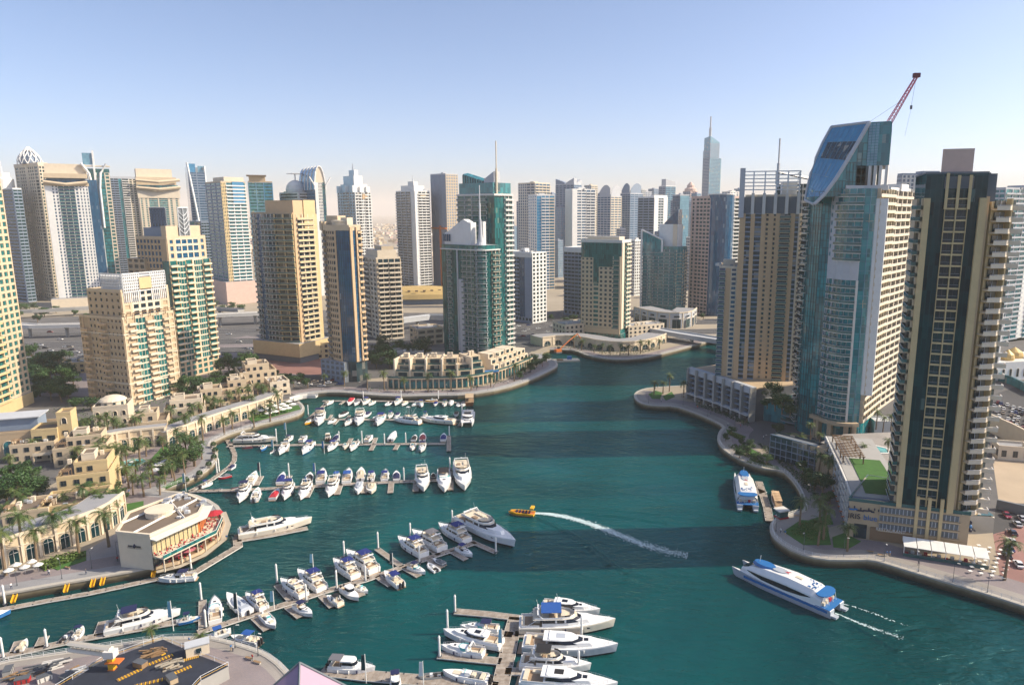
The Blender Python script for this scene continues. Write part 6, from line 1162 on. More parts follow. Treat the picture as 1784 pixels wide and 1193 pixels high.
for args in (
    (A_, 'open', z2(320, 92), z2(245, 125), 'white open boat with cream cockpit', None), (A_, 'cover', z2(455, 135), z2(492, 72), 'white boat under a red cover', 'canvasred'), (A_, 'cover', z2(515, 138), z2(555, 80), 'white boat with grey cover', 'canvasgrey'),
    (A_, 'open', z2(592, 132), z2(635, 78), 'white boat with blue canopy', 'canvasblue'), (A_, 'open', z2(645, 138), z2(690, 95), 'pale open boat without canopy', None), (A_, 'rib', z2(795, 140), z2(842, 95), 'white inflatable boat', 'gelcoat'), (A_, 'open', z2(885, 136), z2(928, 75), 'white boat with blue canopy', 'canvasblue'),
    (A_, 'cover', z2(948, 138), z2(988, 98), 'white boat under cream cover', 'canvascream'), (A_, 'express', z2(1040, 140), z2(1085, 98), 'small white cruiser with navy canopy', 'canvasnavy'), (A_, 'express', z2(1122, 150), z2(1118, 92), 'white cruiser with blue canopy', 'canvasblue'),
    (A_, 'open', z2(1165, 90), z2(1275, 88), 'long yellow open boat', None, 'ribyellow'), (A_, 'cover', z2(1245, 140), z2(1258, 100), 'small boat under blue cover', 'canvasblue'), (A_, 'open', z2(1330, 145), z2(1340, 100), 'small boat with navy canopy', 'canvasnavy'), (A_, 'cover', z2(1390, 138), z2(1400, 92), 'white boat under white cover', 'gelcoat'),
    (A_, 'rib', z2(1455, 148), z2(1475, 105), 'white inflatable boat', 'gelcoat'), (A_, 'cover', z2(1505, 145), z2(1516, 98), 'small boat under grey cover', 'canvasgrey'),
    (B_, 'open', z2(62, 312), z2(135, 262), 'yellow open boat', None, 'ribyellow'), (B_, 'fly', z2(180, 322), z2(205, 195), 'white flybridge yacht with navy canopy', 'canvasnavy'), (B_, 'express', z2(270, 305), z2(330, 248), 'white cruiser with white top', None), (B_, 'cover', z2(372, 246), z2(438, 192), 'boat under black cover', 'canvasblack'),
    (B_, 'open', z2(428, 322), z2(506, 256), 'white open boat with cream seats', None), (B_, 'fly', z2(542, 322), z2(570, 195), 'tall white flybridge yacht without canopy', None), (B_, 'cover', z2(602, 250), z2(645, 195), 'boat under navy cover', 'canvasnavy'), (B_, 'rib', z2(690, 240), z2(732, 228), 'small pale inflatable boat', 'gelcoat'),
    (B_, 'express', z2(722, 322), z2(768, 215), 'white cruiser with blue canopy', 'canvasblue'), (B_, 'open', z2(828, 252), z2(850, 205), 'small boat with blue canopy', 'canvasblue'), (B_, 'cover', z2(890, 246), z2(912, 200), 'boat under navy cover beside a fishing yacht', 'canvasnavy'),
    (B_, 'sport', z2(880, 262), z2(1112, 292), 'long white fishing yacht with tall tower', None), (B_, 'hardtop', z2(1130, 262), z2(1428, 292), 'long cream and white yacht with sloping windows', 'tint', 'gelcream'), (B_, 'open', z2(1150, 248), z2(1165, 208), 'small boat with blue canopy', 'canvasblue'), (B_, 'cover', z2(1435, 240), z2(1446, 192), 'white boat with dark cockpit', 'canvasblack'),
    (B_, 'cat', z2(1540, 330), z2(1555, 178), 'wide white catamaran', None, 'gelcoat', 6.6),
    (C_, 'fly', z1(965, 462), z1(590, 475), 'long cream flybridge yacht lying along the dock', None, 'gelcream'), (C_, 'ski', z1(690, 540), z1(720, 520), 'dark red jet ski', 'canvasmaroon', 'canvasmaroon'), (C_, 'ski', z1(760, 530), z1(790, 512), 'dark purple jet ski', 'canvasblack', 'gelnavy'), (C_, 'open', z1(845, 570), z1(875, 515), 'small blue and white boat', None, 'gelblue'), (C_, 'ski', z1(935, 580), z1(955, 548), 'white jet ski', 'canvasgrey'),
    (C_, 'express', z1(1015, 605), z1(1075, 490), 'white cruiser with white top', None), (C_, 'express', z1(1140, 412), z1(1075, 488), 'white cruiser pointing to the promenade', 'canvasnavy'), (C_, 'express', z1(1270, 412), z1(1215, 490), 'white cruiser with white roof', None), (C_, 'express', z1(1235, 600), z1(1320, 478), 'white cruiser with blue hull stripes', 'canvasblue', 'gelcoat', None, None, 'gelblue'),
    (C_, 'express', z2(272, 555), z2(335, 462), 'white cruiser with blue windscreen', 'canvasblue'), (C_, 'cover', z2(362, 400), z2(328, 468), 'boat under navy cover', 'canvasnavy'), (C_, 'pont', z2(272, 400), z2(268, 460), 'boat with brown boxy roof', 'canvascream', 'varnish'), (C_, 'open', z2(420, 535), z2(440, 478), 'small cream boat', None, 'gelcream'), (C_, 'open', z2(480, 552), z2(535, 465), 'white open boat with dark seats', None), (C_, 'express', z2(675, 395), z2(620, 472), 'white cruiser with tinted windscreen', None),
    (C_, 'cover', z2(885, 380), z2(840, 466), 'white covered boat', 'gelcoat'), (C_, 'cover', z2(1068, 405), z2(1050, 466), 'small boat with black cover', 'canvasblack'), (C_, 'cover', z2(1140, 395), z2(1132, 470), 'white boat under maroon cover', 'canvasmaroon'), (C_, 'open', z2(1038, 545), z2(1052, 480), 'small white boat with dark seats', None), (C_, 'express', z2(1120, 560), z2(1140, 470), 'white cruiser with navy windscreen', 'canvasnavy'), (C_, 'cover', z2(1330, 395), z2(1322, 465), 'small boat under blue cover', 'canvasblue'),
    (D_, 'open', z1(790, 775), z1(720, 905), 'white open boat with black seats', None), (D_, 'fly', z1(635, 1058), z1(702, 885), 'white flybridge yacht with navy canopy', 'canvasnavy'), (D_, 'open', z1(812, 925), z1(780, 1050), 'white boat with three outboards', None), (D_, 'cover', z1(1002, 930), z1(945, 1036), 'white boat under bright red cover', 'canvasred'), (D_, 'cover', z1(1052, 780), z1(1015, 890), 'white boat under blue cover', 'canvasblue'), (D_, 'fly', z1(1060, 1032), z1(1115, 868), 'white flybridge yacht with blue canopy', 'canvasblue'),
    (D_, 'cover', z1(1305, 780), z1(1285, 882), 'small boat with dark cover', 'canvasblack'), (D_, 'fly', z1(1215, 1030), z1(1285, 865), 'big white flybridge yacht without canopy', None), (D_, 'express', z2(225, 710), z2(200, 856), 'open stern cruiser with blue canopy', 'canvasblue'), (D_, 'open', z2(362, 750), z2(340, 832), 'small boat with pale blue top', 'canvaslight'), (D_, 'fly', z2(275, 972), z2(332, 803), 'white flybridge yacht with aqua windscreen', None), (D_, 'express', z2(462, 710), z2(438, 856), 'open stern cruiser with bright blue canopy', 'canvaslight'),
    (D_, 'cover', z2(576, 714), z2(565, 832), 'white boat with cream cockpit cover', 'canvascream'), (D_, 'cover', z2(542, 946), z2(560, 835), 'white boat under pale cover', 'gelgrey'), (D_, 'open', z2(674, 740), z2(660, 832), 'small boat with purple blue canopy', 'canvasblue'), (D_, 'cover', z2(668, 940), z2(665, 848), 'round bowed boat under cream cover', 'canvascream', 'gelcream', 3.6), (D_, 'express', z2(797, 714), z2(785, 832), 'white cruiser with blue cockpit', 'canvasblue'), (D_, 'cover', z2(895, 738), z2(897, 828), 'small boat with navy cockpit cover', 'canvasnavy'),
    (D_, 'fly', z2(1145, 922), z2(1122, 712), 'long white flybridge yacht with bow towards the camera', None), (D_, 'cover', z2(1232, 748), z2(1232, 806), 'small black covered boat', 'canvasblack', 'gelnavy'), (D_, 'express', z2(1335, 928), z2(1325, 720), 'white cruiser with dark cockpit', 'canvasblack'), (D_, 'fly', z2(1518, 912), z2(1482, 655), 'large white motor yacht at the dock end', None),
    (E1, 'express', (374, 1038), (375.5, 1087), 'cream decked cruiser with black hatch', None), (E1, 'cover', (397, 1036), (432, 1071), 'boat under a pale grey tarpaulin', 'gelgrey'), (E1, 'fly', (429, 1030), (461, 1063), 'flybridge yacht with blue canopy', 'canvasblue'), (E1, 'fly', (490, 1006), (530, 1041), 'flybridge yacht without canopy', None), (E1, 'fly', (520, 991), (562, 1030), 'flybridge yacht with blue canopy', 'canvasblue'), (E1, 'fly', (582, 972), (620, 1008), 'flybridge yacht with blue canopy', 'canvasblue'), (E1, 'fly', (605, 958), (653, 998), 'flybridge yacht, blue canopy and side windows', 'canvasblue'),
    (E1, 'fly', (695, 934), (739, 970), 'flybridge yacht with blue canopy', 'canvasblue'), (E1, 'fly', (720, 923), (771, 960), 'flybridge yacht with grey canopy', 'canvasgrey'), (E1, 'fly', (766, 911), (814, 946), 'flybridge yacht with large blue canopy', 'canvasblue'), (E1, 'fly', (893, 951), (802, 897), 'largest white yacht, bow to open water', None),
    (E2, 'open', (350, 1113), (398, 1099), 'workboat with bright blue canopy', 'canvaslight', 'gelgrey'), (E2, 'open', (404, 1108), (452, 1118), 'grey workboat with round blue canopy', 'canvaslight', 'gelgrey'), (E2, 'open', (479, 1094), (458, 1068), 'silver open boat', None), (E2, 'express', (543, 1073), (515, 1048), 'cruiser with navy canopy', 'canvasnavy'), (E2, 'express', (570, 1032), (594, 1055), 'cream cruiser with black canopy', 'canvasblack', 'gelcream'), (E2, 'cabin', (624, 1045), (597, 1018), 'white cabin boat with pale blue windscreen', None), (E2, 'open', (640, 1032), (620, 1019), 'small open boat', None), (E2, 'open', (671, 996), (699, 1023), 'white boat with two outboards and blue top', 'canvasblue'), (E2, 'express', (740, 999), (713, 980), 'cruiser with navy cover', 'canvasnavy'), (E2, 'rib', (746, 978), (762, 995), 'white inflatable boat', 'gelcoat'), (E2, 'cover', (757, 972), (773, 984), 'boat under dark blue grey cover', 'slate', 'slate'), (E2, 'express', (822, 969), (797, 948), 'cruiser with blue canopy', 'canvasblue'),
    (F1_, 'hardtop', z6(1490, 272), z6(1010, 225), 'white express yacht with oval roof', 'tint'), (F1_, 'fly', z6(1605, 380), z6(815, 400), 'cream yacht with dark hull and blue canopy', 'canvaslight', 'gelcream'), (F1_, 'hardtop', z6(1628, 592), z6(850, 560), 'long pale grey sleek yacht', 'gelgrey', 'gelgrey'), (F1_, 'fly', z6(1408, 748), z6(825, 715), 'white flybridge yacht with black canopy', 'canvasblack'), (F1_, 'hardtop', z6(1625, 925), z6(830, 860), 'white yacht with oval black roof hatch', 'canvasblack'),
    (F2_, 'express', z6(320, 400), z6(640, 430), 'white sports cruiser with navy cover', 'canvasnavy'), (F2_, 'hardtop', z6(185, 455), z6(665, 560), 'white hardtop cruiser with black sides', 'tint', 'gelcoat', None, None, 'gelnavy'), (F2_, 'express', z6(158, 575), z6(512, 635), 'white cruiser with red trim', None, 'gelcoat', None, None, 'canvasmaroon'), (F2_, 'open', z6(175, 795), z6(555, 865), 'white open boat with outboards', None)):
    boat(*args)
for args, lab in (((None, 'fly', (538, 908), (415, 932), '', None, 'gelcream'), 'large cream yacht lying alone right of the round fronted restaurant'), ((None, 'express', (279, 1008), (341, 1004), '', 'canvasnavy'), 'white cruiser with navy canopy on the quay side dock below the restaurant'), ((None, 'fly', (309, 1067), (182, 1098), '', 'canvasnavy'), 'big white yacht with navy canopy beside the building site'),
    ((None, 'open', (144, 1089), (132, 1114), '', 'canvasnavy'), 'small white boat with navy canopy left of the building site yacht'), ((None, 'rib', (122, 1097), (108, 1118), '', 'ribgrey'), 'dark inflatable boat beside the small white boat with navy canopy'), ((None, 'cover', (44, 1113), (34, 1134), '', 'canvascream'), 'cream covered boat at the lower left dock near the picture edge'), ((None, 'express', (16, 1063), (-45, 1082), '', 'canvasblue', 'gelblue'), 'blue and white boat cut off by the left picture edge'),
    ((None, 'open', (345, 1073), (313, 1081), '', 'canvasnavy', 'gelblue'), 'small blue boat with navy cover between the yacht bow and the wide finger dock'), ((None, 'cabin', (650, 1163), (574, 1160), '', 'canvasgrey'), 'white cabin boat with grey awning at the wide plank dock'), ((None, 'cabin', (690, 1215), (688, 1172), '', 'canvasnavy'), 'boat under a large navy awning cut off by the bottom picture edge'), ((None, 'rib', (728, 1175), (770, 1172), '', 'ribgrey'), 'grey inflatable boat with blue and red gear at the wide plank dock'),
    ((None, 'cover', z1(600, 690), z1(540, 750), '', 'canvasnavy'), 'navy covered boat tied outside the curved dock'), ((None, 'cover', z1(455, 830), z1(540, 790), '', 'canvasgrey', 'canvasred'), 'red hulled boat tied outside the curved dock'), ((None, 'open', z1(365, 865), z1(280, 915), '', 'canvasblue'), 'boat with blue canopy near the lower end of the curved dock'), ((None, 'ski', z1(380, 925), z1(440, 920), '', 'canvasgrey', 'gelgrey'), 'grey jet ski on the left end of the fourth dock'), ((None, 'ski', z1(540, 915), z1(610, 905), '', 'canvasmaroon', 'gelgrey'), 'grey and red jet ski on the fourth dock beside the leftmost yacht')):
    boat(*args, fixed=lab)
bydock = {}
for d in BOATS: bydock.setdefault(d['dock'], []).append(d)
for dn, L in bydock.items():
    L.sort(key=lambda d: d['x'])
    for k, d in enumerate(L):
        if d['kind'] == 'pont': d['kind'] = 'cabin'
        if dn: d['group'] = 'boats moored along '+dn.replace('the far side of ', '').replace('the near side of ', '').replace('the right side of ', '').replace('the left side of ', '')
        where = {E1: 'far side, diagonal dock', E2: 'near side, diagonal dock', F1_: 'right of T dock', F2_: 'left of T dock'}.get(dn, (dn or '')[4:])
        if dn in (F1_, F2_): ordn = ORD[sorted(q['c'][1] for q in L)[::-1].index(d['c'][1])]+' from the top'
        else: ordn = ORD[k]+' from the left'
        make(d, d['fixed'] or '%s, %s, %s' % (d['desc'], ordn, where))
# ================================================================ low buildings
def winbox(w, h, fm='darkmetal', g='g_dark', arch=False):
    m = MB()
    if arch:
        pts = [(-w/2, 0), (w/2, 0)]+[(w/2*math.cos(R(a)), h-w/2+w/2*math.sin(R(a))) for a in range(0, 181, 20)]
        m.face([(x, -.03, z) for x, z in pts], g)
        rim = [(w/2, 0)]+[(w/2*math.cos(R(a)), h-w/2+w/2*math.sin(R(a))) for a in range(0, 181, 20)]+[(-w/2, 0)]
        m.tube([(x, -.06, z) for x, z in rim], .14, 'palecream', 4); m.box(0, -.06, 0, .1, .08, h, 0, fm); m.box(0, -.06, h-w/2, w, .08, .1, 0, fm)
    else:
        m.box(0, -.02, 0, w, .1, h, 0, g); m.box(0, -.08, 0, .09, .06, h, 0, fm)
        for x in (-w/2, w/2): m.box(x, -.06, -.05, .12, .14, h+.1, 0, fm)
        for z in (0, h): m.box(0, -.06, z-.05, w+.1, .14, .1, 0, fm)
    return m
class Low:
    def __init__(s, name, label, cx, cy_, a, cat='building', group=None, z=QZ):
        X, Y = gp(cx, cy_, z); s.X, s.Y = X, Y; s.root = thing(name, label, cat, (X, Y, z), R(a), group); s.parts = {}; s.wins = []
    def mb(s, n):
        if n not in s.parts: s.parts[n] = MB()
        return s.parts[n]
    def block(s, x0, y0, x1, y1, z0, z1, m='cream', roof='roofbrown', par=.9, n='wall'):
        s.mb(n).prism(inset(x0, y0, x1, y1), z0, z1, m, top=roof)
        if par: p = inset(x0, y0, x1, y1); s.mb('parapet').band(p+[p[0]], -.35, .06, z1-.02, z1+par, m)
    def row(s, x0, y0, x1, y1, zs, n, w, h, arch=False, fm='darkmetal', g='g_dark'):
        key = (w, h, arch, fm, g); a = math.atan2(y1-y0, x1-x0)
        for z in zs:
            for i in range(n): k = (i+.5)/n; s.wins.append((key, (x0+(x1-x0)*k, y0+(y1-y0)*k, z), a))
    def finish(s):
        for n, m in s.parts.items(): m.build(n, s.root)
        cache = {}
        for key, p, a in s.wins:
            if key not in cache: cache[key] = winbox(*key[:2], key[3], key[4], key[2]).data('window')
            put('window', cache[key], s.root, p, a)
        return s
def villa(label, cx, cy_, a, w, d, fl=2, m='cream', seed=0, up=True, arch=False):
    r = random.Random(seed); v = Low('villa', label, cx, cy_, a, 'villa', 'low cream villas on the left bank'); h = fl*3.4
    v.block(0, 0, w, d, 0, h, m); v.row(0, 0, w, 0, [1.0+3.4*i for i in range(fl)], max(2, round(w/4)), 1.5, 1.7, arch); v.row(0, d, 0, 0, [1.0+3.4*i for i in range(fl)], max(2, round(d/4)), 1.3, 1.6)
    x0 = w*r.uniform(.1, .3)
    if up:
        v.block(x0, d*.22, w*r.uniform(.7, .95), d*.92, h, h+3.2, m); v.row(x0, d*.22, w*.7, d*.22, [h+.7], max(2, round(w/6)), 1.4, 1.6); v.block(x0+w*.1, d*.45, x0+w*.36, d*.8, h+3.2, h+5.3, 'palecream', par=.4)
    b = v.mb('terrace'); b.box(w*.75, -1.6, 3.1, w*.4, 3.2, .3, 0, 'palecream'); b.box(w*.75, -3.1, 3.4, w*.4, .15, .9, 0, 'palecream')
    for q in (.56, .94): b.box(w*q, -2.9, 0, .45, .45, 3.1, 0, m)
    k = v.mb('chimney')
    for _ in range(3): k.box(r.uniform(.15, .85)*w, r.uniform(.3, .9)*d, h+(3.2 if up else 0), 1.1, 1.1, 1.6, 0, 'palecream')
    ac = v.mb('roof_unit')
    for _ in range(6): ac.box(r.uniform(.1, .9)*w, r.uniform(.1, .9)*d, h+.02, r.uniform(.7, 1.4), .9, .8, 0, r.choice(['metal', 'lightgrey', 'offwhite']))
    pg = v.mb('pergola')
    for i in range(6): pg.box(w*.06+i*w*.035, d*.12, h+2.2, .16, d*.24, .18, 0, 'brown')
    for i in (0, 5):
        for q in (.02, .22): pg.box(w*.06+i*w*.035, d*q+.2, h, .2, .2, 2.2, 0, 'brown')
    return v.finish()
# lower left cluster
villa('large stepped cream villa with sunlit blank walls left of the fountain plaza', 105, 886, 22, 15, 17, 3, 'yellowsand', 2)
villa('villa with flat brown terraces at the lower left edge above the arcade', 70, 925, 20, 17, 14, 2, 'yellowsand', 3, False)
villa('small cream villa at the left edge between green trees and the arcade', 8, 935, 20, 12, 12, 2, 'cream', 4, False)
villa('cream villa with several roof boxes behind the large stepped one', 95, 815, 22, 18, 14, 2, 'cream', 5)
villa('cream villa at the left edge under the glass roofed hall', 20, 808, 20, 15, 12, 2, 'cream', 6, False)
villa('upper row cream villa nearest the short sand tower, flat brown roof', 225, 768, 24, 15, 14, 2, 'cream', 7)
villa('upper row cream villa with pale window bays, second along the row', 288, 742, 26, 17, 14, 2, 'palecream', 8)
villa('upper row villa with balcony recess, third along the row', 340, 720, 28, 16, 14, 2, 'cream', 9)
villa('upper row villa, fourth along the row, behind the palm terrace', 388, 702, 28, 15, 14, 2, 'cream', 10)
villa('tall stepped cream villa block at the end of the row beside the road', 420, 684, 32, 19, 18, 3, 'cream', 11)
villa('narrow villa with pointed white gable wall above the parasols', 472, 690, 34, 10, 14, 2, 'palecream', 12, False)
# glass roofed hall with tower
v = Low('hall', 'sand coloured hall with arched windows and a grey glass roof box at the left edge', 105, 790, 18, 'building'); v.block(-34, 0, 0, 16, 0, 10, 'sand'); v.row(-32, 0, -2, 0, [1.2], 5, 4.2, 6, True, 'darkmetal', 'g_teal'); v.mb('glass_roof').prism(inset(-30, 5, -8, 14), 10, 15, 'bluegrey', top='lightgrey'); v.mb('glass_roof').prism(inset(-31, 4, -7, 15), 15, 15.4, 'lightgrey')
v.block(-8, -3, 1, 7, 0, 11, 'yellowsand'); v.block(1, -2, 6, 5, 0, 17, 'yellowsand'); v.row(1, -2, 6, -2, [13], 1, 1.8, 2.6, True); v.row(1, -2, 6, -2, [4, 8.5], 1, 2, 1.6); v.row(-8, -3, 1, -3, [2, 6.5], 2, 2.6, 2.4); v.finish()
v = Low('pavilion', 'cream pavilion with a round domed roof in front of the short sand tower', 165, 745, 20, 'building'); v.block(0, 0, 14, 12, 0, 9, 'palecream'); v.row(0, 0, 14, 0, [1, 5], 4, 1.6, 2.2, True); v.mb('dome').lathe(7, 6, [(5.5, 9), (5.5, 11), (5.8, 11.2), (5.0, 12), (3, 13), (.3, 13.5)], 'palecream', 18)
for k in range(10): v.mb('dome').box(7+5.5*math.cos(k*.628), 6+5.5*math.sin(k*.628), 9.2, 1.0, .5, 1.6, k*.628+R(90), 'g_dark')
v.finish()
def arcade(label, s, h=7.5, depth=9, bays=12, m='cream', arch=True, g='g_navy'):
    """curved ground floor arcade: wall along a ground line, arched openings"""
    p = smooth([gp(x, y, QZ) for x, y in px(s)], 1); o = p[0]; t = thing('arcade', label, 'arcade', (o[0], o[1], QZ)); q = [(x-o[0], y-o[1]) for x, y in p]
    w = MB(); w.band(q, -depth, 0, 0, h, m); w.build('wall', t); c = MB(); c.band(q, -.2, .35, h, h+.9, 'palecream'); c.band(q, -.1, .3, h*.62, h*.62+.35, 'palecream'); c.build('cornice', t); rf = MB(); rf.band(q, -depth+.2, -.2, h+.0, h+.04, 'roofgrey'); rf.build('roof', t)
    L = plen(q); me = winbox(L/bays*.62, h*.58, 'offwhite', g, arch).data('window'); m2 = winbox(L/bays*.4, 1.4).data('window')
    for i in range(bays):
        k = sub(q, L*(i+.5)/bays-.05, L*(i+.5)/bays+.05); a = math.atan2(k[-1][1]-k[0][1], k[-1][0]-k[0][0])
        put('window', me, t, (k[0][0], k[0][1], .1), a)
        if not arch: put('window', m2, t, (k[0][0], k[0][1], h*.72), a)
    pi = MB()
    for i in range(bays+1):
        k = sub(q, max(0, L*i/bays-.35), min(L, L*i/bays+.35)); pi.band(k, 0, .45, 0, h+.3, 'palecream')
    pi.build('pier', t); return t
arcade('curved cream arcade with arched windows along the lower left promenade', '-20,1000 60,972 130,950 185,928 220,900', 8, 10, 10)
arcade('curved arcade wall behind the fountain plaza with arched doors', '185,790 225,782 262,778 290,775', 7.5, 8, 5)
arcade('long cream arcade with arched windows facing the big cream flybridge yacht', '292,778 330,765 372,748 420,732 470,716 492,704', 6.2, 9, 14)
# round fronted restaurant
def restaurant():
    z = QZ; P_ = lambda c: [gp(x, y, z) for x, y in px(c)]
    P0 = P_('272,993 310,984 350,966 382,941 391,915 383,893'); P1 = P_('211,987 268,993 352,951 362,930 324,912 232,950'); o = P1[0]; arcq = [(x-o[0], y-o[1]) for x, y in P0]; inn = [(x-o[0], y-o[1]) for x, y in P1]
    t = thing('restaurant', 'waterside restaurant with brown flat roof and curved terraces full of diners', 'restaurant', (o[0], o[1], z)); H_ = 10.3
    w = MB(); w.prism(inn, 0, H_, 'palecream', top='roofbrown'); w.build('wall', t)
    r = MB(); r.band(inn+[inn[0]], -.35, .35, H_-.3, H_+.5, 'palecream'); mid = lambda a, b, k: (inn[a][0]+(inn[b][0]-inn[a][0])*k, inn[a][1]+(inn[b][1]-inn[a][1])*k)
    for a, b in ((mid(0, 1, .5), mid(3, 4, .3)), (mid(0, 5, .4), mid(3, 4, .8)), (mid(4, 5, .3), mid(1, 2, .7))): r.tube([(*a, H_+.25), (*b, H_+.25)], .4, 'offwhite', 4)
    r.build('roof_beams', t); cx, cy_ = sum(p[0] for p in inn)/6-1.5, sum(p[1] for p in inn)/6; d = MB(); d.lathe(cx, cy_, [(3.6, H_), (3.6, H_+1.3), (3.8, H_+1.35), (3.8, H_+1.8), (1, H_+1.85)], 'palecream', 22); d.build('roof_drum', t)
    rr = random.Random(4); u = MB()
    for k in range(22): q = mid(rr.choice((3, 4)), rr.choice((0, 1, 2)), rr.uniform(.08, .5)); u.box(q[0], q[1], H_, rr.uniform(.6, 1.8), rr.uniform(.6, 1.6), rr.uniform(.5, 1.3), rr.random(), rr.choice(['offwhite', 'metal', 'lightgrey']))
    u.build('roof_unit', t)
    side = [inn[1], inn[2], inn[3]]; LS = plen(side)
    f = MB(); f.prism(arcq+[inn[4], inn[3], inn[2], inn[1]], 0, .35, 'brown', bottom=False); f.build('terrace_floor', t); b = MB(); b.band(arcq, -.25, .25, .3, 1.15, 'sand'); b.build('balustrade', t); b = MB(); b.band(arcq, .3, 1.9, -.02, .06, 'stone'); b.build('terrace_step', t)
    f = MB(); f.band(side, 0, 4.6, 4.0, 4.35, 'palecream'); f.build('terrace_floor', t); b = MB(); b.band(offs(side, 4.5), -.06, .06, 4.35, 5.3, 'g_green'); b.band(offs(side, 4.5), -.09, .09, 5.3, 5.4, 'offwhite'); b.build('balustrade', t)
    g = MB(); g.band(side, -.02, .12, .6, 3.7, 'g_dark'); g.band(sub(side, .5, LS*.62), -.02, .14, 4.6, 8.6, 'seatcream_'); g.band(sub(side, LS*.62, LS-.3), -.02, .14, 4.6, 8.6, 'orange'); g.build('glazing', t); m = MB()
    for k in range(17): q = sub(side, LS*k/17, LS*k/17+.14); m.band(q, .1, .24, .5, 8.8, 'darkmetal')
    m.build('mullions', t); cv = MB(); cv.band(side, -.1, 2.2, 9.0, 9.25, 'offwhite'); cv.build('awning', t); c = MB()
    for k in range(9): q = offs(sub(side, LS*(k+.1)/9, LS*(k+.1)/9+.2), 4.2)[0]; c.box(q[0], q[1], .3, .25, .25, 3.7, 0, 'palecream')
    c.build('column', t)
    tb = MB(); tb.box(0, 0, .7, .8, .8, .06, 0, 'stone'); tb.tube([(0, 0, 0), (0, 0, .7)], .05, 'darkmetal', 4)
    for x, y in ((.8, 0), (-.8, 0), (0, .8), (0, -.8)): tb.box(x, y, .42, .42, .42, .06, 0, 'canvasred'); tb.box(x*1.22, y*1.22, .45, .06 if x else .42, .06 if y else .42, .5, 0, 'canvasred')
    tme = tb.data('cafe_table'); LA = plen(arcq); sp_ = []
    for k in range(20): sp_.append(('lower', offs(sub(arcq, LA*(k+.4)/20, LA*(k+.6)/20), -1.2-(k % 3)*1.3)[0], .35))
    for k in range(12): sp_.append(('upper', offs(sub(side, LS*(k+.4)/12, LS*(k+.6)/12), 1.4+(k % 2)*1.8)[0], 4.35))
    for lv in ('lower', 'upper'):
        for k, (_, q, zz) in enumerate([s_ for s_ in sp_ if s_[0] == lv]): tag(put('cafe_table', tme, None, (o[0]+q[0], o[1]+q[1], z+zz), k), 'cafe table with red chairs, %s from the left, %s restaurant terrace' % (ORD[k], lv), 'table', 'cafe tables of the waterside restaurant')
    f0, f1 = inn[0], inn[1]; a = math.atan2(f1[1]-f0[1], f1[0]-f0[0]); fx, fy = (f0[0]+f1[0])/2, (f0[1]+f1[1])/2; nx, ny = math.sin(a), -math.cos(a)
    s = MB(); X = lambda u_, v: (fx+nx*.12+math.cos(a)*u_, fy+ny*.12+math.sin(a)*u_, 6.6+v)
    for u0 in (-1.9, -1.55, -1.2, -.85, .8, 1.15, 1.5, 1.85): s.tube([X(u0-.18, -.25), X(u0-.08, .3), X(u0+.05, .2), X(u0, -.22), X(u0+.22, -.12)], .06, 'signnavy', 4)
    s.tube([X(-2.3, -.45), X(0, -.58), X(2.3, -.42)], .05, 'signnavy', 4); s.lathe(*X(0, 0)[:2], [(.1, 6.2), (.45, 6.5), (.5, 6.85), (.18, 7.2), (.05, 7.45)], 'signnavy', 8); s.build('sign_lettering', t)
    gs = MB(); gs.band([mid(5, 0, .55), mid(5, 0, .95)], 0, .15, 1, 8, 'g_green'); gs.build('glass_strip', t); return t
pmat('seatcream_', (.55, .45, .25), .4, .3, 2)
restaurant()
def parasol(label, x, y, m, r=1.9, group=None, z=QZ, h=2.6):
    q = gp(x, y, z); t = thing('parasol', label, 'parasol', (q[0], q[1], z), rnd.uniform(0, 1), group); p = MB(); p.tube([(0, 0, 0), (0, 0, h+.3)], .05, 'metal', 5); p.build('pole', t); c = MB(); c.lathe(0, 0, [(r, h-.45), (r*.97, h-.38), (r*.5, h-.05), (.08, h+.3)], m, 8); c.build('canopy', t); return t
for k, (x, y) in enumerate(px('283,980 307,976 328,969')): parasol('faded pink parasol, %s from the left, below the restaurant terrace' % ORD[k], x, y, 'parasolpink', 2.2, 'pink parasols at the round restaurant')
parasol('red and white parasol on the right tip of the restaurant terrace', 374, 905, 'canvasred', 2.6, None, QZ+4)
W_ = sorted(px('455,722 464,718 472,721 478,714 486,717 492,711 498,714 504,706 510,711 468,727 480,724 493,720 503,718'))
for k, (x, y) in enumerate(W_): parasol('white parasol, %s from the left, on the terrace by the palm arcade' % ORD[k], x, y, 'parasolwhite', 1.8, 'white parasols on the arcade terrace')
for k, (x, y) in enumerate(sorted(px('210,822 196,830 280,817 268,828 292,812'))): parasol('square white parasol, %s from the left, on the fountain plaza' % ORD[k], x, y, 'parasolwhite', 2.4, 'white parasols on the fountain plaza')
for k, (x, y) in enumerate(sorted(px('17,1006 30,996 45,1000 58,990 68,996'))): parasol('white cafe parasol, %s from the left, at the lower left arcade' % ORD[k], x, y, 'parasolwhite', 1.3, 'white cafe parasols at the lower left')
# fountain
q = gp(230, 808, QZ); f = thing('fountain', 'round turquoise fountain basin on the palm plaza', 'fountain', (q[0], q[1], QZ)); m = MB(); m.lathe(0, 0, [(5.2, 0), (5.2, .6), (4.7, .6), (4.6, .4)], 'stone', 24); m.build('basin', f); m = MB(); m.lathe(0, 0, [(4.6, .35), (4.6, .45)], 'aqua', 24); m.build('water', f); m = MB(); m.lathe(0, 0, [(.9, .4), (.7, 1.0), (1.4, 1.2), (.2, 1.5), (.1, 2.4)], 'white', 10); m.build('spout', f)
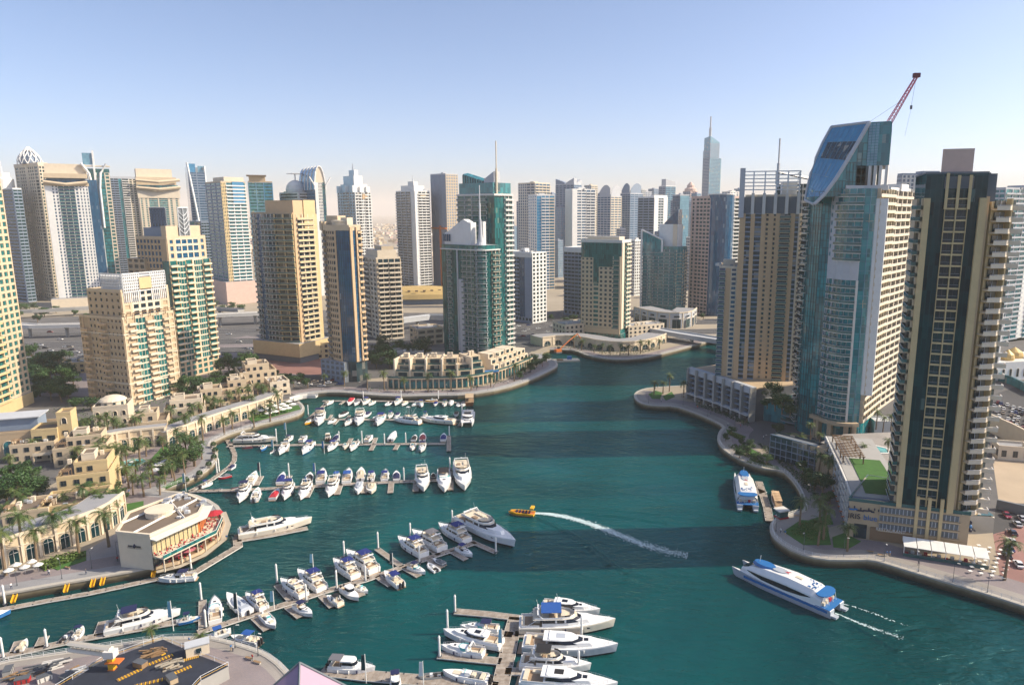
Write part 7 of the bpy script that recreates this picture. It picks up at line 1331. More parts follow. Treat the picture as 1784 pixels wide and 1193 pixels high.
# terraced flats along the curved promenade
def terraces():
    arcp = [p for p in cB]; L = plen(arcp); lo, hi = L*.20, L*.78
    base = offs(sub(arcp, lo, hi), -16); base = [p for p in base]; o = base[0]
    t = thing('terraced_flats', 'beige stepped terrace flats over a glazed arcade on the curved promenade', 'flats', (o[0], o[1], QZ)); q = [(x-o[0], y-o[1]) for x, y in base]; LL = plen(q)
    a = MB(); a.band(q, -10, 0, 0, 5.5, 'slate'); a.build('arcade_wall', t); g = MB(); g.band(q, -.02, .12, .3, 4.2, 'g_teal'); g.build('shop_glazing', t); c = MB(); c.band(q, -11, 1.6, 5.5, 6.2, 'cream'); c.build('terrace_slab', t); rl = MB(); rl.band(q, 1.4, 1.55, 6.2, 7.2, 'g_rail'); rl.build('balustrade', t)
    col_ = MB()
    for i in range(34): k = offs(sub(q, LL*i/34, LL*i/34+.2), 1.1); col_.box(k[0][0], k[0][1], 0, .7, .7, 5.5, math.atan2(k[-1][1]-k[0][1], k[-1][0]-k[0][0]), 'cream')
    col_.build('column', t)
    for i in range(6):
        k = sub(q, LL*(.03+i*.083), LL*(.03+i*.083)+.2); an = math.atan2(k[-1][1]-k[0][1], k[-1][0]-k[0][0]); u = MB(); wd = LL*.078; dp = 11
        def bx(x0, y0, x1, y1, z0, z1, m): cx, cy_ = (x0+x1)/2, (y0+y1)/2; X, Y = rot2(cx, cy_, an); u.box(k[0][0]+X, k[0][1]+Y, z0, x1-x0, y1-y0, z1-z0, an, m)
        top = 3 if i != 4 else 2
        for f in range(top):
            y0 = 1.5+f*2.6; bx(0, y0, wd, dp+6, 6.2+f*3.2, 6.2+f*3.2+3.2, 'cream'); bx(wd*.25, y0-.12, wd*.86, y0+.1, 6.6+f*3.2, 8.9+f*3.2, 'g_dark'); bx(wd*.1, y0-2.3, wd*.95, y0, 6.0+f*3.2, 6.2+f*3.2, 'palecream'); bx(wd*.1, y0-2.3, wd*.95, y0-2.15, 6.2+f*3.2, 7.2+f*3.2, 'g_rail')
        bx(0-.3, .6, .5, dp+6, 6.2, 6.2+3.2*top+.6, 'palecream')
        for s_ in (0, 1.8): bx(wd*.3+s_, dp-2, wd*.3+1.3+s_, dp, 6.2+3.2*top, 8.8+3.2*top, 'palecream')
        u.build('stepped_unit', t)
    for i in range(7):
        k = sub(q, LL*(.60+i*.055), LL*(.60+i*.055)+.2); an = math.atan2(k[-1][1]-k[0][1], k[-1][0]-k[0][0]); u = MB(); wd = LL*.052; r = random.Random(i)
        for f in range(3 if i < 5 else 2):
            X, Y = rot2(wd/2, 5+f*2, an); u.box(k[0][0]+X, k[0][1]+Y, 6.2+f*3.1, wd*r.uniform(.8, 1), 8, 3.1, an, 'palecream'); X, Y = rot2(wd/2, .95+f*2, an); u.box(k[0][0]+X, k[0][1]+Y, 6.7+f*3.1, wd*.5, .3, 1.9, an, 'g_dark')
            X, Y = rot2(wd/2, .2+f*2, an); u.box(k[0][0]+X, k[0][1]+Y, 6.1+f*3.1, wd*.8, 1.6, .22, an, 'cream')
        u.build('stepped_unit', t)
    m = MB(); k = sub(q, LL*.53, LL*.53+.2); m.box(k[0][0]+1, k[0][1]+3, 6.2, 12, 4, .5, R(20), 'signblue'); m.build('pool', t)
    return t
terraces()
# low blocks between the towers
def lowblock(label, cx, cy_, a, w, d, h, m='cream', n=4, fl=3, arch=False, name='low_block', g='g_dark', roof='roofgrey', ww=1.6):
    v = Low(name, label, cx, cy_, a, 'building'); v.block(0, 0, w, d, 0, h, m, roof); fh = h/fl
    v.row(0, 0, w, 0, [fh*(i+.28) for i in range(fl)], n, ww, fh*.5, arch, 'darkmetal', g); v.row(0, d, 0, 0, [fh*(i+.28) for i in range(fl)], max(2, n*2//3), ww, fh*.5, arch, 'darkmetal', g)
    r = random.Random(int(cx)); u = v.mb('roof_unit')
    for _ in range(6): u.box(r.uniform(.1, .9)*w, r.uniform(.1, .9)*d, h, r.uniform(1, 3), r.uniform(1, 3), r.uniform(.8, 2), 0, r.choice(['offwhite', 'metal', m]))
    return v.finish()
lowblock('cream low office with dark window bands between the white banded block and the green towers', 728, 603, 30, 20, 18, 12, 'cream', 3, 3, ww=5)
lowblock('yellow low building wedged between the golden tan and the blue striped towers', 553, 625, 20, 16, 14, 10, 'yellowsand', 4, 3)
lowblock('cream corner block with small square windows left of the riverside tower', 985, 592, 30, 24, 20, 11, 'palecream', 6, 3)
lowblock('white low wing with many small windows right of the riverside tower base', 1095, 590, 28, 34, 16, 9, 'palecream', 8, 3)
lowblock('grey low plant building behind the shops of the blue striped tower', 690, 640, 20, 18, 14, 9, 'roofgrey', 4, 2)
lowblock('pale low shed roofed row behind the viaduct on the left', 118, 520, 15, 46, 20, 9, 'palecream', 8, 2)
lowblock('cream site hut with dark door on the sand lot right of the beige framed tower', 1738, 800, -15, 20, 8, 5, 'palecream', 5, 1)
lowblock('small cream gatehouse near the dark tree clump behind the short sand tower', 105, 652, 20, 14, 10, 6, 'yellowsand', 3, 2)
arcade('curved cream podium arcade round the riverside tower with a planted terrace on top', '945,604 975,600 1010,602 1050,611 1095,613 1135,607 1160,597', 6.5, 16, 13, 'palecream')
arcade('glass fronted low podium of the curved teal tower by the road bridge', '1104,560 1140,570 1175,573 1205,570 1213,562', 13, 18, 8, 'lightgrey', False)
# car park podium with white frames on the right bank
def podium_white():
    p = [gp(x, y, QZ) for x, y in px('1199,693 1225,702 1255,713 1285,725 1309,735')]; o = p[0]; t = thing('podium_block', 'grey white car park podium with open floors below the tan striped tower', 'podium', (o[0], o[1], QZ)); q = [(x-o[0], y-o[1]) for x, y in p]; L = plen(q); Hh = 15.5
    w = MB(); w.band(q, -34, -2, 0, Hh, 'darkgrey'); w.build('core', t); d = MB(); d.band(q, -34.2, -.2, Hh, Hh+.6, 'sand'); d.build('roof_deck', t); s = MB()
    for i in range(5): s.band(q, -2, 0, 3.0+i*2.7, 3.5+i*2.7, 'bluegrey')
    s.band(q, -2, .4, Hh-2.2, Hh+1.2, 'lightgrey'); s.build('floor_slabs', t); f = MB()
    for i in range(8): k = sub(q, max(0, L*i/7-.6), min(L, L*i/7+.6)); f.band(k, -2, 1.6, 0, Hh+1.0, 'concrete')
    f.build('fin', t); a = MB(); a.band(sub(q, L*.02, L*.98), 0, 2.4, 2.9, 3.1, 'offwhite'); a.build('awning', t); return t
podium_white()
v = Low('glass_block', 'dark glass low block with rounded balconies in front of the big teal tower', 1318, 730, -35, 'building'); v.block(0, 0, 14, 16, 0, 11, 'g_teal', 'roofgrey', 0); v.mb('wall').box(0, 0, 0, 1.0, 1.2, 11.6, 0, 'lightgrey'); bl = v.mb('balcony_slab')
for i in range(4): bl.prism(arc(17, 5, 7.5, 190, 300, 10)+[(17, 5)], 1.5+i*2.8, 1.9+i*2.8, 'bluegrey'); bl.band(arc(17, 5, 7.5, 190, 300, 10), -.1, .0, 1.9+i*2.8, 2.8+i*2.8, 'g_rail')
v.mb('glass_drum').lathe(17, 5, [(6, 0), (6, 12)], 'g_deep', 18); v.finish()
v = Low('glass_block', 'sloping blue glass shop front with a sand coloured end wall beside the pool deck', 1430, 823, -48, 'building'); v.block(-22, 0, -2, 6, 0, 9, 'g_dark', 'slate', .6); v.mb('end_wall').box(0, 3, 0, 4, 7, 10, 0, 'sand'); tr = v.mb('mullions')
for i in range(9): tr.box(-22+i*2.4, -.1, .5, .2, .3, 8.5, 0, 'bluegrey')
for i in range(4): tr.box(-12, -.08, 2+i*2.6, 20, .25, .3, 0, 'bluegrey')
v.finish()
def frame_podium():
    p = [gp(x, y, QZ) for x, y in px('1437,812 1448,840 1460,868 1472,900 1480,928')]; o = p[0]; t = thing('podium_block', 'curved podium with a white diagonal window frame and a lawn roof', 'podium', (o[0], o[1], QZ)); q = [(x-o[0], y-o[1]) for x, y in p]; L = plen(q); Hh = 12
    w = MB(); w.band(q, -16, 0, 0, Hh, 'bluegrey'); w.build('wall', t); g = MB(); g.band(q, 0, .1, 1, Hh-1, 'g_dark'); g.build('glazing', t); f = MB()
    for i in range(6): f.band(q, .05, .6, i*Hh/5-.25 if i else 0, i*Hh/5+.25, 'offwhite')
    for i in range(11): k = sub(q, max(0, L*i/10-.3), min(L, L*i/10+.3)); f.band(k, .05, .8, 0, Hh+.2, 'offwhite')
    f.build('window_frame', t); d = MB(); d.band(q, -16.1, -.1, Hh, Hh+.3, 'concrete'); d.build('roof_deck', t)
    lw_ = MB(); lw_.band(sub(q, L*.42, L*.95), -14, -4, Hh+.32, Hh+.5, 'lawn'); lw_.build('roof_lawn', t); pg = MB()
    for i in range(14): k = sub(q, L*(.12+.03*i), L*(.12+.03*i)+.3); pg.band(k, -8, -.6, Hh+3, Hh+3.25, 'brown')
    for i in range(6): k = sub(q, L*.12, L*.52); pg.band(k, -1.2-i*1.3, -1.0-i*1.3, Hh+2.8, Hh+3.0, 'brown')
    for i in (0, 5, 10, 13):
        for dd in (-7.5, -1): k = offs(sub(q, L*(.12+.03*i), L*(.12+.03*i)+.3), dd); pg.box(k[0][0], k[0][1], Hh+.3, .35, .35, 2.7, 0, 'brown')
    pg.build('pergola', t); return t
frame_podium()
# pool terrace behind
q = [gp(x, y, QZ+9) for x, y in px('1425,772 1470,756 1565,752 1590,800 1530,815 1455,812')]; o = q[0]; t = thing('pool_terrace', 'raised pale terrace with a turquoise pool between the two big right hand towers', 'terrace', (o[0], o[1], QZ)); m = MB(); m.prism([(x-o[0], y-o[1]) for x, y in q], 0, 9, 'sand', top='pave_sand'); m.build('deck', t)
pl_ = [gp(x, y, QZ+9.1) for x, y in px('1484,776 1502,770 1548,781 1553,790 1520,790')]; m = MB(); m.prism([(x-o[0], y-o[1]) for x, y in pl_], 9.02, 9.1, 'aqua', bottom=False); m.build('pool', t); m = MB(); p2 = [(x-o[0], y-o[1]) for x, y in pl_]; m.band(p2+[p2[0]], -.2, .9, 9.0, 9.25, 'offwhite'); m.build('pool_edge', t)
v = Low('ramp_house', 'white ramp house with a curved end beside the small upper pool', 1522, 762, -5, 'building'); v.block(0, 0, 20, 8, 0, 7, 'offwhite', 'lightgrey', .6); v.mb('canopy').prism([(14, -3), (22, -3), (22, 6), (14, 6)], 7.6, 8, 'sand'); v.finish()
# awnings, restaurant shelter under the beige tower
v = Low('shelter', 'long white awning shelter over tables in front of the beige framed tower', 1572, 962, -21, 'shelter'); aw = v.mb('awning')
for i in range(6): aw.prism([(i*3.6, -2.4), (i*3.6+3.4, -2.4), (i*3.6+3.4, 2.4), (i*3.6, 2.4)], 3.0, 0, 'parasolwhite', poly2=[(i*3.6, -2.4, 3.1), (i*3.6+3.4, -2.4, 3.1), (i*3.6+3.4, 2.4, 4.1), (i*3.6, 2.4, 4.1)])
for i in range(7): v.mb('post').box(i*3.55+.1, -2.2, 0, .15, .15, 3, 0, 'white')
gl = v.mb('glass_screen'); gl.box(10.7, -2.3, 0, 21.4, .08, 1.0, 0, 'g_rail'); tb = v.mb('counter')
for i in range(12): tb.box(1+i*1.7, -1 + (i % 2)*1.6, 0, .9, .9, .78, 0, 'offwhite' if i % 3 else 'canvasred')
v.finish()
def tableset(label, x, y, cloth, chair, n=4, group=None, rz=0):
    q = gp(x, y, QZ); t = thing('cafe_table', label, 'table', (q[0], q[1], QZ), rz, group); a = MB(); a.box(0, 0, .70, .95, .95, .06, 0, cloth); a.build('table_top', t); a = MB(); a.tube([(0, 0, 0), (0, 0, .7)], .05, 'darkmetal', 5); a.lathe(0, 0, [(.3, 0), (.3, .04)], 'darkmetal', 8); a.build('pedestal', t); return t
T_ = []
for i in range(4):
    for j in range(7): T_.append((1690+i*19+j*2.5, 998-j*7.5+i*4))
T_.sort()
for k, (x, y) in enumerate(T_): tableset('white topped table, %s from the left, on the red paved terrace right of the awning' % ORD[k], x, y, 'parasolwhite', 'darkgrey', group='tables on the red paved terrace')
T_ = sorted([(1452+k % 3*9+k//3*3.2, 858+k//3*9) for k in range(21)])
for k, (x, y) in enumerate(T_): tableset('orange table, %s from the left, beside the diagonal frame podium' % ORD[k], x, y, 'orange', 'brown', group='orange tables by the diagonal frame podium')
T_ = sorted([(1218+k % 10*9.5, 697+k % 10*3.4+k//10*4) for k in range(20)])
for k, (x, y) in enumerate(T_): tableset('white cafe table, %s from the left, below the grey white car park podium' % ORD[k], x, y, 'parasolwhite', 'darkgrey', group='cafe tables below the car park podium')
# metro station roof, viaduct, bridge, mosque
q = gp(728, 528, QZ); t = thing('metro_station', 'golden shell roofed metro station beyond the cream banded block', 'station', (q[0], q[1], QZ), R(8)); m = MB(); n = 18
for i in range(n):
    for j in range(8):
        def S(u, v): a = -1+2*u/n; b = v/8*math.pi; rr = math.sqrt(max(0, 1-a*a))*.75+.25; return (a*58, -math.cos(b)*17*rr, 6+math.sin(b)*13*rr)
        m.face([S(i, j), S(i+1, j), S(i+1, j+1), S(i, j+1)], 'gold')
m.smooth = True; m.build('shell_roof', t); m = MB(); m.box(0, 0, 0, 90, 22, 8, 0, 'bluegrey'); m.build('hall', t); m = MB(); [m.box(-40+k*8, -15+3*abs(k-5)*.5, 8+6.0, 3, .6, 1.6, 0, 'brown') for k in range(11)]; m.build('skylight', t)
def viaduct(name, label, s, z, wd, m='offwhite', pier=28, cat='viaduct', th=1.6, pm='concrete'):
    p = smooth([gp(x, y, z) for x, y in px(s)], 1); o = p[0]; t = thing(name, label, cat, (o[0], o[1], 0)); q = [(x-o[0], y-o[1]) for x, y in p]; d = MB(); d.band(q, -wd/2, wd/2, z-th, z, m); d.build('deck', t); k_ = MB(); k_.band(q, -wd/2-.1, -wd/2+.3, z, z+1.1, m); k_.band(q, wd/2-.3, wd/2+.1, z, z+1.1, m); k_.build('parapet', t)
    L = plen(q); i = pier/2; pp = MB(); pp.lathe(0, 0, [(1.1, QZ-4), (1.1, z-th-1.8), (2.4, z-th)], pm, 10); me = pp.data('pier')
    while i < L and pier: k = sub(q, i, i+.2); put('pier', me, t, (k[0][0], k[0][1], 0)); i += pier
    return t
viaduct('metro_viaduct', 'pale elevated metro track on piers crossing behind the left towers', '-60,560 100,570 300,552 460,545 560,540', 12, 9)
viaduct('footbridge', 'white tube like footbridge leading to the golden station', '700,556 765,548 830,560', 12, 6, 'lightgrey', 30, 'footbridge', 3)
viaduct('slip_road', 'elevated pale slip road bending behind the golden tan tower', '-40,545 90,540 250,530 420,540', 9, 8, 'concrete', 30, 'road bridge')
viaduct('road_bridge', 'grey road bridge over the canal between the teal podium and the tan tower', '1140,573 1190,582 1255,592 1330,604', 8, 11, 'lightgrey', 26, 'bridge', 2.2)
viaduct('small_footbridge', 'small low footbridge over the inlet behind the parasol terrace', '508,696 530,690 552,690', 4.2, 3.5, 'offwhite', 0, 'bridge', .6)
q = gp(1765, 662, QZ); t = thing('mosque', 'white mosque with golden domes and a slender minaret at the right edge', 'mosque', (q[0], q[1], QZ), R(10)); m = MB(); m.prism(inset(-14, 0, 30, 26), 0, 11, 'white', top='offwhite'); m.build('prayer_hall', t); m = MB(); [m.lathe(x, y, [(3.6*s_, 11), (3.8*s_, 12.5), (3.3*s_, 14.5*1), (1.6*s_, 16), (.2, 17.2)], 'gold', 14) for x, y, s_ in ((0, 6, 1), (10, 12, 1.3), (-8, 8, .8), (20, 7, 1))]; m.build('dome', t)
m = MB(); m.lathe(-10, 3, [(1.8, 0), (1.8, 16), (1.3, 16.5), (1.2, 32), (1.9, 32.5), (1.9, 34), (.9, 34.2), (.8, 42), (.1, 46)], 'white', 10); m.build('minaret', t)
me = winbox(1.6, 5, 'darkmetal', 'g_dark', True).data('window')
for i in range(9): put('window', me, t, (-12+i*4.8, 0, 2), 0)
# ferry ticket kiosk
q = gp(1361, 901, QZ); t = thing('kiosk', 'small glass ticket kiosk with white roof at the head of the ferry gangway', 'kiosk', (q[0], q[1], QZ), R(20)); m = MB(); m.box(0, 0, 0, 3.2, 2.6, 2.6, 0, 'g_rail'); m.build('glazing', t); m = MB(); m.box(0, 0, 2.6, 4, 3.4, .35, 0, 'offwhite'); m.build('roof', t); m = MB(); m.box(0, 0, 0, 3.6, 3, .5, 0, 'canvasred'); m.build('base', t)
# retaining walls on the right
def wall(label, s, h, m='palecream', th=.6, name='boundary_wall'):
    p = [gp(x, y, QZ) for x, y in px(s)]; o = p[0]; q = [(x-o[0], y-o[1]) for x, y in p]; mb = MB(); mb.band(q, -th, 0, 0, h, m); mb.band(q, -th-.12, .12, h, h+.25, m); return tag(mb.build(name, None, (o[0], o[1], QZ)), label, 'wall')
wall('long cream ramp wall along the road right of the beige framed tower', '1722,752 1760,770 1800,792', 8)
wall('teal hoarding fence in front of the white mosque', '1728,660 1760,670 1800,690', 4.5, 'g_teal')
wall('low grey wall beside the entrance forecourt of the beige framed tower', '1735,886 1770,894 1800,900', 3, 'slate')
wall('cream garden wall between the villas and the trees behind them', '160,705 250,690 330,672', 2.4)
# ================================================================ palms, trees, shrubs
def leafmat(name, c, c2):
    m = bpy.data.materials.new(name); m.use_nodes = True; n = m.node_tree.nodes; l = m.node_tree.links; b = n['Principled BSDF']; b.inputs['Roughness'].default_value = .6
    tc = n.new('ShaderNodeTexCoord'); nz = n.new('ShaderNodeTexNoise'); nz.inputs['Scale'].default_value = .9; nz.inputs['Detail'].default_value = 3; l.new(tc.outputs['Object'], nz.inputs['Vector']); oi = n.new('ShaderNodeObjectInfo')
    ad = n.new('ShaderNodeMath'); ad.operation = 'MULTIPLY_ADD'; ad.inputs[1].default_value = .5; l.new(oi.outputs['Random'], ad.inputs[0]); l.new(nz.outputs['Fac'], ad.inputs[2]); r = n.new('ShaderNodeMapRange'); r.inputs['From Min'].default_value = .45; r.inputs['From Max'].default_value = 1.05; l.new(ad.outputs[0], r.inputs['Value'])
    mx = n.new('ShaderNodeMix'); mx.data_type = 'RGBA'; mx.inputs['A'].default_value = list(c)+[1]; mx.inputs['B'].default_value = list(c2)+[1]; l.new(r.outputs[0], mx.inputs['Factor']); l.new(mx.outputs['Result'], b.inputs['Base Color']); M[name] = m
leafmat('palmleaf', (.03, .075, .015), (.09, .12, .02)); leafmat('treeleaf', (.012, .05, .010), (.045, .105, .018)); leafmat('shrubleaf', (.03, .09, .012), (.09, .14, .02)); pmat('trunk', (.20, .14, .085), .9, .3, 3, bump=.5)
def palm_meshes(seed, h):
    r = random.Random(seed); t = MB(); lx, ly = r.uniform(-.4, .4), r.uniform(-.4, .4); t.tube([(0, 0, -.1), (lx*.2, ly*.2, h*.35), (lx*.6, ly*.6, h*.7), (lx, ly, h)], .30, 'trunk', 7, .19); c = MB()
    for k in range(26):
        a = k*2.4+r.uniform(-.2, .2); el = R(r.uniform(-25, 72)); L = r.uniform(2.5, 3.4); pts = []; x = z = 0; e = el
        for i in range(7): pts.append((lx+x*math.cos(a), ly+x*math.sin(a), h+z)); x += L/6*math.cos(e); z += L/6*math.sin(e); e -= R(r.uniform(14, 20))
        sx, sy = -math.sin(a), math.cos(a)
        for i in range(6):
            p, q = Vector(pts[i]), Vector(pts[i+1]); w0 = .62*(1-((i/6)-.35)**2*1.6); w0 = max(w0, .12)
            for sg in (-1, 1):
                for j in range(2):
                    u = p.lerp(q, j/2); v = p.lerp(q, j/2+.36); tip = u.lerp(v, 1.5)+Vector((sx*sg*w0, sy*sg*w0, -.22*w0-.08)); c.face([u, v, tip], 'palmleaf')
    d = MB(); d.lathe(lx, ly, [(.2, h-.5), (.42, h-.1), (.25, h+.35)], 'trunk', 7); t.add(d)
    return t.data('trunk'), c.data('crown')
PALMS = [palm_meshes(s, h) for s, h in ((1, 7.0), (2, 6.2), (3, 8.0), (4, 5.4))]
def palm(label, x, y, k=0, s=1.0, z=QZ, group=None):
    q = gp(x, y, z); t = thing('date_palm', label, 'palm', (q[0], q[1], z), rnd.uniform(0, 6.3), group); a, b = PALMS[k % 4]; put('trunk', a, t); put('crown', b, t); s *= 1.16; t.scale = (s, s, s*rnd.uniform(.9, 1.1)); return t
def palms(where, s, sc_=1.0, z=QZ, group=None):
    L = sorted(px(s))
    for k, (x, y) in enumerate(L): palm('date palm, %s from the left, %s' % (ORD[k], where), x, y, int(x) % 4, sc_*rnd.uniform(.88, 1.12), z, group or 'date palms '+where)
palms('along the lower left arcade', '10,1002 66,988 138,968 190,952 42,975 96,960', 1.25)
palms('in the sunlit villa garden above the arcade', '105,925 133,916 128,935 172,900 196,896 160,880 185,880 150,905 208,888', 1.0)
palms('on the fountain plaza', '237,840 251,865 279,862 300,832 213,815 244,808 318,806 326,800 334,802 343,797 268,838 225,850', 1.1)
palms('on the slope left of the fountain plaza', '150,800 168,794 184,800 140,815 172,812 192,818 160,832 186,838 205,836 178,782 200,770', 1.05)
palms('in the garden between domed pavilion and upper villas', '160,760 175,758 190,762 206,764 150,768 216,772 238,770 250,760', 1.0)
palms('in front of the long arcade', '324,765 354,770 391,757 340,740 376,728 443,744 471,735 486,722 405,748', 1.1)
palms('among the upper villas', '427,713 436,706 460,706 478,703 471,722 440,718 300,745 360,722 402,712', 1.0)
palms('along the central curved promenade', '670,680 705,683 746,683 786,681 821,680 855,674 896,664 640,678 600,674 565,672', 1.0)
palms('on the quay below the riverside tower', '1013,610 1035,615 1063,618 1095,619 1116,616 1131,611 1149,608 1000,606 1049,617 1080,619', .95)
palms('on the lawn point and along the right promenade', '1139,688 1155,686 1166,682 1191,692 1393,915 1428,914 1434,940 1425,950 1476,960 1407,812 1425,830 1440,848 1389,795 1750,1010', 1.1)
palms('on the pool terrace and podium roofs', '1412,765 1427,775 1526,748 1538,752 1552,750 1546,800 1502,806 1470,792', .8, QZ+6)
palms('between the villas of the lower left', '30,900 48,905 75,915 118,905 140,850 148,870 20,830 60,800 120,775 132,785 145,760 100,905 160,895 178,905 200,912 15,918', .9)
palms('on the terrace garden above the long arcade', '300,755 315,748 335,742 350,735 368,728 385,720 402,716 418,708 434,700 450,694 465,690 325,732 372,712', .85)
palms('along the edge of the fountain plaza', '262,850 288,846 305,838 322,826 340,812 352,800 232,862 222,820 204,812 255,795 285,790 310,785', .9)
def tree_meshes(seed, h, rad):
    r = random.Random(seed); t = MB(); t.tube([(0, 0, -.1), (r.uniform(-.2, .2), r.uniform(-.2, .2), h*.25), (0, 0, h*.5)], .32, 'trunk', 7, .2)
    cl = []
    for k in range(15):
        a = r.uniform(0, 6.28); q = rad*math.sqrt(r.random())*.78; z = h*r.uniform(.42, .92); z -= (q/rad)**2*h*.16; cl.append((q*math.cos(a), q*math.sin(a), z, rad*r.uniform(.28, .46)))
    for x, y, z, s in cl[:6]: t.tube([(0, 0, h*.3), (x*.5, y*.5, (h*.35+z)*.5), (x*.9, y*.9, z)], .14, 'trunk', 5, .05)
    c = MB()
    for x, y, z, s in cl:
        for _ in range(95):
            d = Vector((r.gauss(0, 1), r.gauss(0, 1), r.gauss(0, 1))).normalized(); p = Vector((x, y, z))+Vector((d.x*s, d.y*s, d.z*s*.75))*r.uniform(.6, 1.08); u = Vector((r.gauss(0, 1), r.gauss(0, 1), r.gauss(0, .5))).normalized()*r.uniform(.22, .42); v = d.cross(u).normalized()*r.uniform(.14, .26)
            c.face([p-u, p+v, p+u*1.1, p-v], 'treeleaf')
    return t.data('trunk'), c.data('crown')
TREES = [tree_meshes(s, h, q) for s, h, q in ((1, 8, 4.2), (2, 6.5, 3.6), (3, 9.5, 4.8))]
def trees(where, s, sc_=1.0, z=QZ, desc='round leafy tree'):
    L = sorted(px(s))
    for k, (x, y) in enumerate(L):
        q = gp(x, y, z); g = sc_*rnd.uniform(.8, 1.2); t = thing('leafy_tree', '%s, %s from the left, %s' % (desc, ORD[k], where), 'tree', (q[0], q[1], z), rnd.uniform(0, 6.3), 'trees '+where); a, b = TREES[int(x*3+y) % 3]; put('trunk', a, t); put('crown', b, t); t.scale = (g, g, g*rnd.uniform(.85, 1.1))
trees('left of the short sand tower', '62,668 75,676 88,664 98,682 112,672 122,688 70,690 90,698 108,700 125,660 56,700 80,650 102,652 132,712', 1.15)
trees('between the left edge tower and the slip road', '58,632 66,640 74,634 84,642 92,636 104,644 114,638 124,646 60,655 78,658 96,660 116,662 128,672 70,678 86,684 104,690 120,698', 1.15)
trees('along the garden wall behind the upper villas', '200,705 216,702 232,699 250,696 268,694 286,690 304,686 318,690 176,712 160,716', .85)
trees('scattered through the villa gardens', '140,812 152,822 128,835 165,842 182,850 120,862 200,860 215,870 190,880 168,885 150,890 95,925 40,915 62,930 20,940 205,822 218,832 235,790 248,775 280,760 262,766 310,752 345,732 372,720 400,728 425,716 448,706 300,742 270,752 452,720', .62, QZ, 'small garden tree')
trees('beside the stepped villa at the left edge', '5,862 22,850 38,862 52,848 12,880 34,884 55,878 66,866 20,835 46,832', 1.1)
trees('below the tall cream tower', '322,682 336,676 350,684 364,676 380,668 392,676 372,690 345,692 330,694 405,664', 1.1)
trees('right of the tall cream tower', '382,645 396,636 410,646 424,638 436,650 400,656 418,660', 1.1)
trees('in front of the golden tan tower', '488,672 500,664 512,674 524,666 536,676 478,664', .9)
trees('behind the terraced flats', '648,634 660,624 674,632 688,622 702,630 716,622 728,632 656,642 680,642 706,640 740,626 668,612 695,612', 1.35)
trees('along the far end of the central promenade', '905,660 914,652 925,648 935,640 945,634 952,630 930,636 918,642', .8)
trees('on the planted right promenade', '1274,758 1292,777 1307,783 1288,798 1264,768 1300,792 1318,806 1335,812 1372,770 1355,758', .55)
trees('on the roof garden of the dark glass block', '1336,712 1350,716 1362,722 1345,704 1376,726', .95, QZ+9)
trees('in shade under the right hand podiums', '1405,840 1418,852 1432,866 1445,880 1398,826 1380,790 1362,772', .75)
trees('beside the pink podium and slip road', '355,545 372,540 388,546 404,540 420,546 520,560 545,556', 1.2)
trees('below the white fin tower', '20,540 40,548 60,540 78,552 98,546 130,550 150,556 30,560 66,562', 1.2)
trees('by the white balcony blocks at the canal', '985,570 1000,562 1015,556 960,558 940,552 1190,560 1225,556', .9)
trees('on the lawn at the right of the plaza', '303,812 315,805 325,815 312,822 300,826 330,802 338,812', .8)
# round planters along the plaza edge
sh = MB(); r = random.Random(5)
for _ in range(260):
    d = Vector((r.gauss(0, 1), r.gauss(0, 1), r.gauss(0, 1))).normalized(); p = Vector((0, 0, 1.5))+d*1.05*r.uniform(.75, 1.05); u = Vector((r.gauss(0, 1), r.gauss(0, 1), r.gauss(0, 1))).normalized()*.24; v = d.cross(u).normalized()*.15; sh.face([p-u, p+v, p+u, p-v], 'treeleaf')
she = sh.data('shrub'); pt = MB(); pt.lathe(0, 0, [(.9, 0), (1.25, .9), (1.3, 1.0), (1.1, 1.0), (1.0, .8)], 'stone', 14); pte = pt.data('planter_bowl')
for k, (x, y) in enumerate(sorted(px('325,842 348,830 364,814 373,801 375,789 372,779'))):
    q = gp(x, y, QZ); t = thing('planter', 'round stone planter with a clipped bush, %s from the left, at the plaza edge' % ORD[k], 'planter', (q[0], q[1], QZ), 0, 'round planters at the plaza edge'); put('planter_bowl', pte, t); put('shrub', she, t)
# loose ground cover and hedges
def cover(where, polys, n, m='shrubleaf', hgt=.7):
    mb = MB(); r = random.Random(len(where))
    for s in polys:
        P0 = P(s, QZ); xs = [p[0] for p in P0]; ys = [p[1] for p in P0]; c = 0
        def inside(x, y):
            k = False; j = len(P0)-1
            for i in range(len(P0)):
                if (P0[i][1] > y) != (P0[j][1] > y) and x < (P0[j][0]-P0[i][0])*(y-P0[i][1])/(P0[j][1]-P0[i][1])+P0[i][0]: k = not k
                j = i
            return k
        while c < n:
            x, y = r.uniform(min(xs), max(xs)), r.uniform(min(ys), max(ys)); 
            if not inside(x, y): c += .2; continue
            c += 1; z = QZ+.15+r.random()**2*hgt; u = Vector((r.gauss(0, 1), r.gauss(0, 1), r.gauss(0, .6))).normalized()*.4; v = Vector((r.gauss(0, 1), r.gauss(0, 1), r.gauss(0, 1))).normalized()*.28; p = Vector((x, y, z)); mb.face([p-u, p+v, p+u, p-v], m)
    tag(mb.build('shrubbery'), 'low mixed shrubs '+where, 'shrubs', None, 'stuff')
cover('on the right promenade beds', ['1375,930 1398,912 1430,912 1442,940 1405,942', '1268,752 1298,762 1286,766 1270,758', '1262,775 1300,796 1335,812 1330,806 1290,775', '1300,806 1352,817 1340,808 1310,800'], 420)
